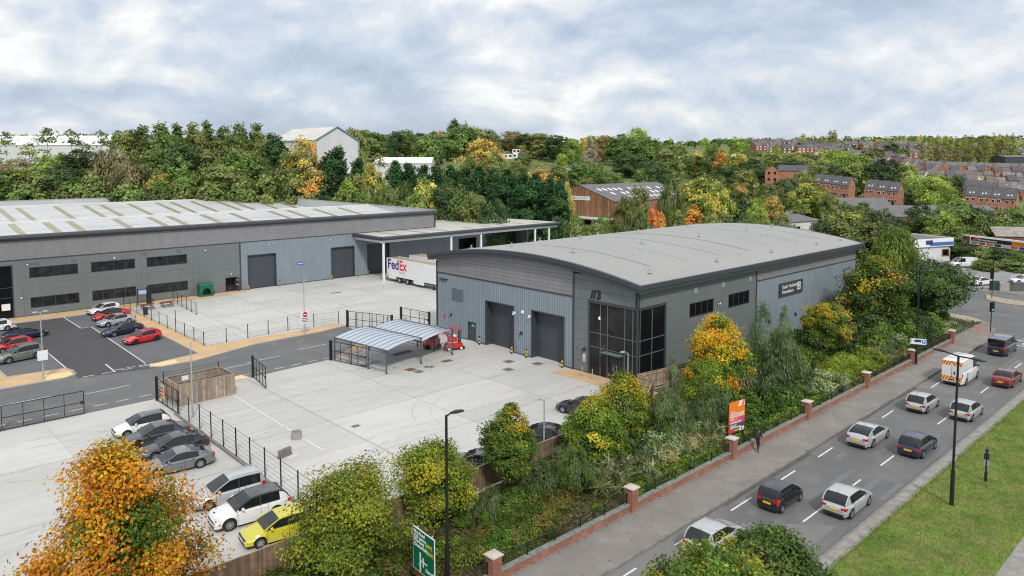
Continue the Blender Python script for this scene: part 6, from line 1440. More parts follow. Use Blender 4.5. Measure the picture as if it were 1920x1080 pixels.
def crown(name, seed, H, z0, Rad, shape, nc, per, ls, pal, turn=None, tf=.0, kind='leaf', cs=.17, lump=.34, inner=.45, lean=0):
    rng = np.random.RandomState(seed); h = rng.rand(nc*3)
    w = prof(shape, h)+.12; keep = rng.rand(nc*3) < w/w.max(); h = h[keep][:nc]; nc = len(h)
    ang = rng.rand(nc)*6.28319; rr = (inner+(1-inner)*rng.rand(nc)**.6)
    dirs = np.stack([np.cos(ang), np.sin(ang)], 1)
    lf = np.array([noise.noise(Vector((math.cos(a)*1.5+seed*3.1, math.sin(a)*1.5, hh*3.4+seed))) for a, hh in zip(ang, h)])
    rad = Rad*prof(shape, h)*(1-lump*.4+lump*1.5*lf)*rr
    C = np.empty((nc, 3)); C[:, 0] = dirs[:, 0]*rad+lean*h; C[:, 1] = dirs[:, 1]*rad; C[:, 2] = z0+h*(H-z0)
    C[:, 2] += (1-rr)*(H-z0)*.04
    pa = np.array([p[:3] for p in pal]); pw = np.array([p[3] for p in pal]); pw = pw/pw.sum()
    base = pa[rng.choice(len(pa), nc, p=pw)]
    tr = np.zeros(nc, bool)
    if turn is not None:
        ta = np.array([p[:3] for p in turn]); tw = np.array([p[3] for p in turn]); tw = tw/tw.sum()
        nv = np.array([noise.noise(Vector((c[0]*.55+seed, c[1]*.55, c[2]*.55))) for c in C])
        sc = tf+.55*(h-.5)+.55*(rr-.72)+.75*nv+rng.normal(size=nc)*.13
        tr = sc > .5
        if tr.any(): base[tr] = ta[rng.choice(len(ta), tr.sum(), p=tw)]
    n = nc*per; ci = np.repeat(np.arange(nc), per); c = Rad*cs
    off = rng.normal(size=(n, 3)); off *= (rng.rand(n)**.45/np.maximum(1e-6, np.linalg.norm(off, axis=1)))[:, None]*c*1.75*np.array([1, 1, .7])*(.65+.6*rng.rand(nc))[ci][:, None]
    out = np.zeros((nc, 3)); out[:, :2] = dirs*(.35+.65*rr)[:, None]; out[:, 2] = (h-.35)*1.1
    N = out[ci]*.75+rng.normal(size=(n, 3))*.42+np.array([0, 0, .45]); T = None
    if kind == 'weep':
        k = rng.rand(n); off[:, 2] -= k*Rad*.30; off[:, :2] *= .62; T = np.stack([out[ci, 0]*.25+rng.normal(size=n)*.16, out[ci, 1]*.25+rng.normal(size=n)*.16, -np.ones(n)], 1)
    elif kind == 'spray':
        T = np.stack([out[ci, 0]*.7+rng.normal(size=n)*.3, out[ci, 1]*.7+rng.normal(size=n)*.3, .75+rng.normal(size=n)*.3], 1); off[:, 2] += np.abs(rng.normal(size=n))*c*.3
    elif kind == 'blade':
        k = rng.rand(n); T = np.stack([out[ci, 0]*1.1+rng.normal(size=n)*.4, out[ci, 1]*1.1+rng.normal(size=n)*.4, .8+rng.normal(size=n)*.35], 1)
    col = base[ci]*(1+rng.normal(size=(n, 1))*.11)*(.86+.24*rng.rand(nc))[ci][:, None]
    sw = rng.rand(n) < .09; alt = pa[rng.choice(len(pa), sw.sum(), p=pw)] if turn is None or not tr.any() else np.where(rng.rand(sw.sum(), 1) < .5, pa[rng.choice(len(pa), sw.sum(), p=pw)], ta[rng.choice(len(ta), sw.sum(), p=tw)])
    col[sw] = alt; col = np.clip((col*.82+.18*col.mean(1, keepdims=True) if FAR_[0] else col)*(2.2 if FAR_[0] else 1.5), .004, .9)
    S = ls*(.6+.8*rng.rand(n)); asp = {'leaf': .68, 'weep': .2, 'spray': .3, 'blade': .12}[kind]
    return leafmesh(name, C[ci]+off, N, S, col, asp, T), C
BARK = pm('bark', (.085, .068, .052), .95, 0, .3, 3, .5, 12); BARKP = pm('birch_bark', (.40, .38, .35), .8, 0, .35, 2); 
def trunk(name, H, z0, Rad, C, seed, r0, mat, stems=1, nl=14):
    rng = random.Random(seed); mb = MB()
    for s in range(stems):
        a = rng.random()*6.28; sp = .0 if stems == 1 else .22*Rad
        base = Vector((math.cos(a)*sp*.3, math.sin(a)*sp*.3, -.15)); r = r0*(1 if stems == 1 else .62)
        pts = [base]; k = 7; topz = z0+(H-z0)*.82
        for i in range(1, k+1):
            t = i/k; pts.append(Vector((math.cos(a)*sp*t*1.6+rng.uniform(-1, 1)*Rad*.035, math.sin(a)*sp*t*1.6+rng.uniform(-1, 1)*Rad*.035, topz*t)))
        mb.path(pts, [r*(1.25 if i == 0 else 1-.86*i/k) for i in range(k+1)], 8)
        idx = list(range(len(C))); rng.shuffle(idx)
        for j in idx[:nl//stems]:
            c = Vector(C[j]); t = max(.15, min(.85, (c.z-Rad*.35)/topz)); i = t*k; i0 = int(i); b = pts[i0].lerp(pts[min(k, i0+1)], i-i0)
            if c.z < b.z: continue
            m = b.lerp(c, .5)+Vector((0, 0, -.04*Rad)); rr = r*(1-.8*t)*.5; mb.path([b, m, c], [rr, rr*.6, rr*.2], 5)
    return mb.mesh(name, mat, smooth=60)
def tree(name, label, x, y, H, Rad, seed, shape, pal, nc, per, ls, z0=None, turn=None, tf=0, kind='leaf', r0=.16, z=0.05, group=None, mat=None, stems=1, cs=.17, cat='tree', rz=0, lump=.34, inner=.45, lean=0):
    z0 = H*.22 if z0 is None else z0
    o = root(name, label, cat, (x, y, z), rz, group)
    if kind == 'leaf': per, ls = int(per*1.55), ls*.78
    me, C = crown('crown', seed, H, z0, Rad, shape, nc, per, ls, pal, turn, tf, kind, cs, lump, inner, lean)
    link('trunk', trunk('trunk', H, z0, Rad, C, seed, r0, mat or BARK, stems), o); link('crown', me, o); return o

# street trees in the planting strip, left to right
sg_ = 'turning maples in the planting strip'
def at_plane(px, py, Y):
    d = ray(px, py); t = (Y-CAM[1])/d.y; return Vector(CAM)+d*t
tree('maple_tree', 'large orange maple filling the lower left corner', -48.3, -9.2, 9.5, 4.9, 11, 'peak', GRN_, 640, 74, .2, 1.4, ORA, .62, group=sg_, r0=.2, cs=.13, lump=.8)
tree('maple_tree', 'broad yellow-green maple overlapping the yellow hatchback', -37.4, -9.7, 5.6, 3.5, 12, 'round', YGR+LIMEG[:1]+GRN_[:2], 400, 62, .18, .6, [(.25, .29, .025, 3), (.33, .28, .02, 1), (.19, .26, .022, 3)], .24, group=sg_, r0=.13, cs=.15, lump=.75)
tree('maple_tree', 'rounded yellow-green maple crossed by the tall front lamp post', -30.9, -8.6, 4.95, 2.75, 13, 'round', YGR+LIMEG+GRN_[:1], 400, 54, .18, 1.0, YEL_[:1]+YEL_[2:3]+YGR[1:2], .28, group=sg_, r0=.1, cs=.15, lump=.6)
tree('maple_tree', 'neat green maple with orange tips standing clear in front of the dark parked cars', -25.1, -9.0, 6.1, 1.95, 14, 'egg', GRN_, 300, 54, .18, 1.6, YEL_[:3]+ORA[1:2], .16, group=sg_, r0=.11, cs=.15)
tree('maple_tree', 'left one of the close pair of green and yellow maples before the glazed entrance', -17.2, -9.3, 4.9, 2.2, 15, 'egg', GRN_+YGR[:1], 320, 54, .19, .8, YEL_, .15, group=sg_, r0=.11, cs=.15)
tree('maple_tree', 'right one of the close pair of green and yellow maples, the taller', -12.9, -8.4, 5.6, 2.5, 16, 'egg', GRN_+YGR[:1], 340, 54, .19, .8, YEL_, .17, group=sg_, r0=.12, cs=.15)
tree('maple_tree', 'tall green maple with a glowing orange head in front of the flat grey panels', 1.6, -7.6, 7.8, 3.2, 17, 'egg', GRN_, 380, 58, .21, 1.0, ORA[:2]+YEL_[:1]+ORA[3:4], .38, group=sg_, r0=.15, cs=.14, lump=.42)
tree('maple_tree', 'leafy green maple directly behind the orange letting board', -2.2, -9.3, 4.7, 2.7, 18, 'round', LIMEG[:1]+YGR[:1]+GRN_, 270, 54, .22, .5, YEL_[:1]+ORA[:1], .06, group=sg_, r0=.11, cs=.15)
tree('maple_tree', 'small round orange and green maple in front of the ribbed long wall', 22.3, -8.4, 6.2, 2.7, 19, 'round', GRN_+YGR[:1], 300, 54, .25, 1.5, ORA[1:2]+YEL_[:3], .30, group=sg_, r0=.1, cs=.14, lump=.42)
tree('maple_tree', 'big dark green maple with an orange top by the far corner of the arched unit', 40.2, -6.8, 9.3, 4.6, 20, 'egg', GRN_+DKG[:1], 330, 60, .34, .8, ORA[1:2]+YEL_[:3], .02, group=sg_, r0=.2, cs=.14)
tree('willow_tree', 'soft green weeping tree beyond the far corner of the arched unit', 57.5, -2.6, 11.8, 5.4, 21, 'dome', GRN_+LIMEG[:1], 360, 62, .62, 1.0, kind='weep', r0=.22, cs=.16, cat='tree')
tree('cherry_tree', 'dark glossy many-stemmed tree by the farthest brick pier and the green traffic signal', 53.2, -9.2, 7.7, 4.5, 22, 'round', DKG+GRN_[:1]+GRY_[:1], 330, 58, .36, 1.8, r0=.16, stems=4, cs=.15)
tree('birch_tree', 'airy grey-green birch rising beside the orange-topped maple', 7.6, -8.8, 8.6, 2.2, 23, 'spire', GRY_+GRN_[:2], 190, 46, .24, 1.0, kind='weep', r0=.08, mat=BARKP, cs=.2)
tree('birch_tree', 'slim young birch with bare wispy top in front of the ribbed long wall', 15.6, -7.0, 6.8, 1.15, 24, 'spire', LIMEG[:2]+GRN_, 70, 24, .26, 1.6, kind='weep', r0=.05, mat=BARKP, cs=.24)
tree('birch_tree', 'thin silvery birch sapling by the short timber screen', -4.9, -7.4, 5.4, 1.35, 25, 'spire', GRY_+VAR[2:], 120, 34, .2, .6, kind='weep', r0=.05, mat=BARKP, cs=.2)
tree('birch_tree', 'feathery young birch with a white stem below the neat green maple', -21.6, -11.3, 3.5, 1.5, 26, 'egg', OLV[:2]+LIMEG[:1]+GRY_, 170, 40, .20, .6, kind='weep', r0=.04, mat=BARKP, cs=.18)
# kerbside trees at the bottom of the picture, on the verge
tree('maple_tree', 'green maple with yellow tips at the bottom edge beside the road', -35.2, -30.0, 8.8, 2.35, 31, 'round', GRN_, 420, 62, .17, 3.0, YEL_[:2]+YGR[:1], .26, group='verge trees at the bottom edge', r0=.16, cs=.14)
tree('maple_tree', 'dark green maple at the bottom edge nearest the grass verge', -31.4, -30.1, 7.9, 2.2, 32, 'round', DKG+GRN_[:2]+OLV[:1], 400, 62, .17, 3.0, group='verge trees at the bottom edge', r0=.15, cs=.14)
tree('birch_tree', 'orange-brown birch at the bottom edge in front of the green maple', -38.9, -30.4, 8.8, 1.9, 33, 'egg', GLD+ORA[:2], 240, 60, .15, 3.0, ORA, .5, group='verge trees at the bottom edge', r0=.1, mat=BARKP, cs=.14)

# shrubs of the planting strip: a few kinds, then copies
SHK = {}
def shrub_kind(key, seed, H, Rad, shape, pal, nc, per, ls, kind='leaf', turn=None, tf=0, cs=.2):
    me, C = crown('foliage', seed, H, H*.05, Rad, shape, nc, per, ls, pal, turn, tf, kind, cs, .3, .4)
    st = MB(); rg = random.Random(seed)
    for j in range(6): c = Vector(C[rg.randrange(len(C))]); st.tube((0, 0, -.05), c*.9, .025, .008, 5)
    SHK[key] = (me, st.mesh('stems', BARK))
shrub_kind('green', 41, 1.9, 1.35, 'dome', GRN_, 110, 42, .19)
shrub_kind('dark', 42, 1.9, 1.4, 'dome', DKG+GRY_[:1], 110, 42, .18)
shrub_kind('lime', 43, .85, .85, 'dome', LIMEG+GRN_[:1], 70, 40, .13)
shrub_kind('greygreen', 44, 2.6, 1.5, 'egg', GRY_+GRN_[:1], 120, 44, .2, 'weep')
shrub_kind('pale', 45, 1.4, 1.5, 'dome', VAR+GRN_[:1], 110, 42, .15)
shrub_kind('gold', 46, 1.3, 1.7, 'dome', YGR+LIMEG[:1], 120, 44, .16)
shrub_kind('spiky', 47, 1.3, 1.1, 'dome', GRY_+VAR[:1]+OLV[:1], 26, 26, 1.25, 'blade', cs=.12)
shrub_kind('strawy', 48, 1.0, 1.3, 'dome', [(.33, .28, .13, 2), (.22, .21, .09, 2), (.14, .16, .06, 2)], 30, 30, 1.0, 'blade', cs=.16)
shrub_kind('bramble', 49, .9, 1.5, 'dome', BRN[:1]+OLV+GRN_+LIMEG[:1], 90, 34, .15, turn=REDL_, tf=-.12)
shrub_kind('bronze', 50, 1.5, 1.4, 'dome', [(.17, .11, .03, 3), (.12, .10, .03, 2), (.22, .13, .035, 1)]+GRN_[:1], 100, 40, .17)
SHL = {'green': 'mid green leafy shrub', 'dark': 'dark green shrub', 'lime': 'low bright green hedge clump', 'greygreen': 'feathery grey-green shrub', 'pale': 'pale variegated shrub', 'gold': 'spreading yellow-green shrub', 'spiky': 'spiky sword-leaved plant', 'strawy': 'clump of straw-coloured grass blades', 'bramble': 'low brown and russet bramble', 'bronze': 'bronze-leaved shrub'}
PIERN = ['', '', 'nearest', 'second', 'third', 'fourth', 'fifth', 'sixth', 'farthest']
_sn = {}
def shrub(key, x, y, s=1.0, z=1.0):
    me, st = SHK[key]; zone = 'fence' if y > -9.5 else 'wall' if y < -13 else 'mid'
    i = max([k for k in range(2, 9) if PX[k] <= x] or [1]); wh = ('past the farthest pier' if i == 8 else 'short of the nearest pier' if i == 1 else f'past the {PIERN[i]} pier')
    size = 'tall ' if s*z > 1.25 else 'small ' if s*z < .75 else ''
    pos = {'fence': 'at the back of the strip', 'wall': 'behind the railing', 'mid': 'mid strip'}[zone]
    lab = f'{size}{SHL[key]} {pos} {wh}'
    o = root('shrub', lab, 'shrub', (x, y, .04), rnd.random()*6.28, 'shrubs of the planting strip', (s, s, s*z))
    link('foliage', me, o); link('stems', st, o)
rs_ = random.Random(5)
def fill(key, x0, x1, y0, y1, n, s0=.8, s1=1.2, z0=.9, z1=1.2):
    for k in range(n): shrub(key, x0+(x1-x0)*(k+rs_.uniform(.15, .85))/n, rs_.uniform(y0, y1), rs_.uniform(s0, s1), rs_.uniform(z0, z1))
fill('bramble', -37, -24, -13.6, -9.8, 9, .6, 1.0); fill('bramble', -36, -24, -14.3, -13, 4, .5, .9); fill('green', -33, -23, -13.4, -10, 6, .4, .7); fill('lime', -30, -21, -14.2, -12, 5, .5, .8); fill('green', -31, -25, -12.5, -9.5, 3, .5, .8)
fill('bronze', -30, -18, -14.0, -11.5, 6, .5, .8); fill('greygreen', -29, -13, -10.4, -8.4, 6, .7, 1.0, .8, 1.0); fill('green', -23, -6, -12.5, -9, 8, .6, 1.0)
fill('spiky', -21.5, -4, -13.8, -11.5, 8, .8, 1.25); fill('strawy', -20, -5, -13.6, -11, 6, .8, 1.2); fill('lime', -19.8, -4, -14.4, -13.7, 17, .75, 1.05)
fill('pale', -14, -6, -12.3, -10.6, 4, .8, 1.1); fill('dark', -16, -6, -10.6, -8.6, 5, .7, 1.0); fill('greygreen', -12, -3, -11.5, -8.5, 6, .9, 1.35, 1.0, 1.4)
fill('bronze', -7, -1, -12.5, -11, 4, .7, 1.0); fill('lime', -4, 9, -14.6, -13.7, 12, .7, 1.1); fill('green', -4, 10, -13.6, -11, 8, .8, 1.2)
fill('greygreen', 1, 13, -11.5, -8, 9, 1.2, 1.75, 1.1, 1.5); fill('dark', 4, 14, -12.5, -9, 6, .9, 1.3); fill('pale', 8.5, 15, -14.2, -12.2, 6, .8, 1.2); fill('green', 9, 20, -11, -6.5, 10, .9, 1.4, 1, 1.4)
fill('gold', 14, 26, -13.6, -9.5, 16, .85, 1.25, .8, 1.1); fill('green', 15, 27, -7.5, -4.5, 8, .9, 1.3); fill('dark', 20, 32, -9.5, -5, 8, 1.0, 1.5, 1, 1.4); fill('spiky', 25, 33, -13.2, -10.5, 5, .9, 1.3); fill('strawy', 26, 33, -13.5, -11, 5, .9, 1.3)
fill('green', 27, 44, -13.8, -9, 14, .9, 1.4, .8, 1.2); fill('dark', 28, 44, -12, -5, 10, 1.1, 1.7); fill('pale', 33, 49, -13.4, -11, 9, .8, 1.2, .7, 1.0); fill('green', 44, 55.5, -9.5, -5.5, 9, .9, 1.3, .8, 1.1); fill('lime', 46, 55.2, -10.5, -7.5, 8, .9, 1.3); fill('dark', 50, 57, -4, 8, 6, 1.2, 1.8)
fill('dark', 8, 26, -4.6, -3.6, 7, .7, 1.0); fill('bramble', -46, -37, -13.8, -8, 9, .8, 1.2); fill('green', -44, -37, -12.5, -8, 4, .6, .9)
# fallen leaves and ground growth, uncountable
def litter(name, regions, n, cols, size, z, up=.9, seed=3, kind='stuff', label=None, blade=False):
    rng = np.random.RandomState(seed); A = np.array([(r_[1]-r_[0])*(r_[3]-r_[2])*r_[4] for r_ in regions]); idx = rng.choice(len(regions), n, p=A/A.sum()); r_ = np.array(regions)[idx]
    C = np.stack([r_[:, 0]+(r_[:, 1]-r_[:, 0])*rng.rand(n), r_[:, 2]+(r_[:, 3]-r_[:, 2])*rng.rand(n), r_[:, 5]+z*(.2+1.8*rng.rand(n)**2 if z > .1 else 1)+.02*rng.rand(n)], 1)
    pa = np.array([c[:3] for c in cols]); pw = np.array([c[3] for c in cols]); col = pa[rng.choice(len(pa), n, p=pw/pw.sum())]*(1+rng.normal(size=(n, 1))*.15)
    N = rng.normal(size=(n, 3))*.35+np.array([0, 0, up]); T = None
    if blade: N = rng.normal(size=(n, 3))*np.array([1, 1, .1]); T = rng.normal(size=(n, 3))*.35+np.array([0, 0, 1]); C[:, 2] += size*.25
    me = leafmesh(name, C, N, size*(.6+.8*rng.rand(n)), np.clip(col*(1.25 if blade else 1), .01, .9), .5 if not blade else .16, T)
    return tag(link(name, me), label, None, None, kind)
LV = [(.50, .38, .10, 3), (.42, .25, .05, 2), (.30, .15, .05, 2), (.55, .50, .30, 1)]
litter('fallen_leaves', [(-60, 41, -18.4, -15.6, .35, .10), (-60, 41, -15.75, -15.5, 4, .10), (-60, 45, -18.75, -18.5, 1.2, .10), (-40, 60, -32.5, -26.8, 1.3, .13), (-45, 50, -25.6, -18.9, .05, -.012), (-38, -5, -8, -7.4, .2, .05), (41, 56, -15.6, -12.6, 1.2, .1)], 4200, LV, .13, .012, seed=4)
litter('leaf_litter', [(-60, 50, -15.0, -8, 1, .05), (-40, -22, -15, -8, 3, .05)], 15000, [(.30, .21, .11, 3), (.42, .33, .19, 2), (.20, .12, .06, 2), (.12, .14, .04, 1)], .13, .01, .6, seed=6)
litter('ground_cover', [(-34, 56, -14.6, -9, 1, .05), (-40, 50, -9, -7, .6, .05)], 42000, [(.09, .14, .025, 3), (.13, .17, .03, 2), (.16, .15, .05, 1.5), (.24, .18, .09, 1), (.06, .10, .02, 2)], .2, .12, .5, seed=9)
litter('grass_blades', [(-44, 40, -33, -26.8, 1, .11), (-44, 40, -26.95, -26.6, 1.5, .11)], 60000, [(.10, .19, .025, 3), (.14, .24, .03, 2), (.19, .22, .05, 1), (.07, .14, .02, 1)], .16, .0, seed=8, blade=True)
# ------------------------------------------------------------------ trees beyond: a dozen grown kinds, then copies
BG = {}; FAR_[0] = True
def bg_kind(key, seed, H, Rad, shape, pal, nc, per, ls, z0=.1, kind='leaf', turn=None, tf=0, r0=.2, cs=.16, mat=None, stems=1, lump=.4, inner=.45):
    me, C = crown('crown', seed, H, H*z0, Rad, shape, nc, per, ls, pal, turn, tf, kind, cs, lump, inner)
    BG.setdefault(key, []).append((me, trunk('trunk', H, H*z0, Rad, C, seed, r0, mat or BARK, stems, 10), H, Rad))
for v in range(3):
    bg_kind('green', 100+v, 10, 4.3, 'round', GRN_+OLV[:1], 130, 34, .55)
    bg_kind('olive', 110+v, 10, 4.2, 'round', OLV+YGR[:1], 130, 34, .5, lump=.5)
    bg_kind('dark', 120+v, 10, 4.3, 'round', DKG, 130, 34, .52)
for v in range(2):
    bg_kind('lime', 130+v, 10, 4.6, 'round', LIMEG+YGR[:1], 130, 34, .5)
    bg_kind('yellow', 140+v, 10, 4.2, 'round', YGR+YEL_[2:3]+GRN_[:1], 130, 34, .5, turn=YEL_, tf=.34)
    bg_kind('orange', 150+v, 10, 3.4, 'egg', ORA+GLD[:1], 120, 32, .5)
    bg_kind('golden', 160+v, 10, 4.4, 'round', GLD+OLV[:1], 140, 34, .5, turn=YEL_[:2]+ORA[:2], tf=.2)
    bg_kind('conifer', 170+v, 12, 4.1, 'cone', CON, 260, 40, .85, .02, 'spray', cs=.15, lump=.5)
    bg_kind('willow', 180+v, 10, 5.0, 'dome', [(.15, .14, .055, 3), (.19, .165, .07, 2), (.11, .115, .04, 2)], 150, 36, .95, .06, 'weep')
    bg_kind('greenwillow', 184+v, 10, 4.0, 'egg', OLV[:2]+GRN_[:2], 140, 36, .8, .06, 'weep')
    bg_kind('poplar', 190+v, 18, 3.2, 'spire', OLV+GRN_[:2], 150, 30, .55, .08, r0=.22, lump=.7, cs=.18)
    bg_kind('sparse', 200+v, 14, 2.8, 'spire', OLV+YGR[:1], 40, 15, .5, .25, r0=.14, mat=BARKP, lump=.7, cs=.22)
    bg_kind('column', 210+v, 18, 2.6, 'column', [(.17, .17, .035, 3), (.23, .21, .045, 2), (.12, .13, .03, 2)], 150, 34, .6, .03, 'spray', cs=.17)
    bg_kind('hedge', 220+v, 3, 3.6, 'dome', GRN_+LIMEG[:1], 90, 30, .42, .0)
    bg_kind('scrub', 230+v, 3.6, 2.8, 'dome', OLV+GRN_, 90, 30, .4, .0)
bg_kind('bare', 240, 12, 3.4, 'egg', TWG, 130, 30, .6, .05, 'spray', cs=.15); bg_kind('brown', 241, 10, 4.2, 'round', BRN+OLV[:1], 130, 34, .5); bg_kind('red', 242, 5, 2.2, 'round', REDL_+ORA[:1], 70, 30, .4)
LOOK = {'green': 'mid green broadleaf tree', 'olive': 'olive green tree', 'dark': 'dark green broadleaf tree', 'lime': 'bright lime green tree', 'yellow': 'yellow and green autumn tree', 'orange': 'vivid orange tree', 'golden': 'golden brown tree', 'conifer': 'dense dark conifer', 'willow': 'drooping straw-green willow', 'greenwillow': 'drooping green birch', 'poplar': 'tall loose-crowned poplar', 'sparse': 'thin see-through birch', 'column': 'tall narrow poplar', 'hedge': 'clipped green hedge clump', 'scrub': 'scrubby bush', 'bare': 'bare twiggy tree', 'brown': 'brown-leaved tree', 'red': 'small red-leaved tree'}
NAMEK = {'conifer': 'conifer_tree', 'willow': 'willow_tree', 'greenwillow': 'birch_tree', 'poplar': 'poplar_tree', 'sparse': 'birch_tree', 'column': 'poplar_tree', 'hedge': 'hedge', 'scrub': 'bush'}
def zone_of(px, u):
    if u > 480: return 'on the distant slope' if px < 1350 else 'near the far rows of houses'
    if px < 235 and u < 260: return 'on the bank in front of the low white shed'
    if px < 520 and u < 260: return 'on the bank behind the long warehouse roof'
    if px < 690 and u < 260: return 'near the tall white gabled shed'
    if px < 900 and u < 215: return 'close behind the canopy roof'
    if px < 1060 and u < 280: return 'in the conifer row behind the canopy'
    if px < 1080: return 'among the hillside garden plots'
    if px < 1300 and u < 280: return 'around the timber-clad workshop'
    if px < 1300: return 'on the slope above the timber-clad workshop'
    if px < 1520: return 'left of the brick town houses'
    if px < 1720: return 'between the town houses and the arched roof'
    return 'below the right-hand town houses'
_side = {0: '', 1: ''}
def bgt(px, pt, u, wpx, key, label=None, zb=None):
    p = far(px, u); b = p.z if zb is None else zb
    zt = at_u(px, pt, u).z; h = max(1.5, zt-b); w = wpx*u/FPX
    va = BG[key]; me, tk, H, Rd = va[rnd.randrange(len(va))]
    z = zone_of(px, u); size = 'tall ' if h > 13 and 'tall' not in LOOK[key] else 'small ' if h < 6 and 'small' not in LOOK[key] else ''
    lab = label or f'{size}{LOOK[key]} {z}'
    o = root(NAMEK.get(key, 'tree'), lab, 'hedge' if key == 'hedge' else 'bush' if key == 'scrub' else 'tree', (p.x, p.y, b-.1), rnd.random()*6.28, LOOK[key]+'s '+z, (w/2/Rd*1.06, w/2/Rd*1.06, h/H))
    link('trunk', tk, o); link('crown', me, o)
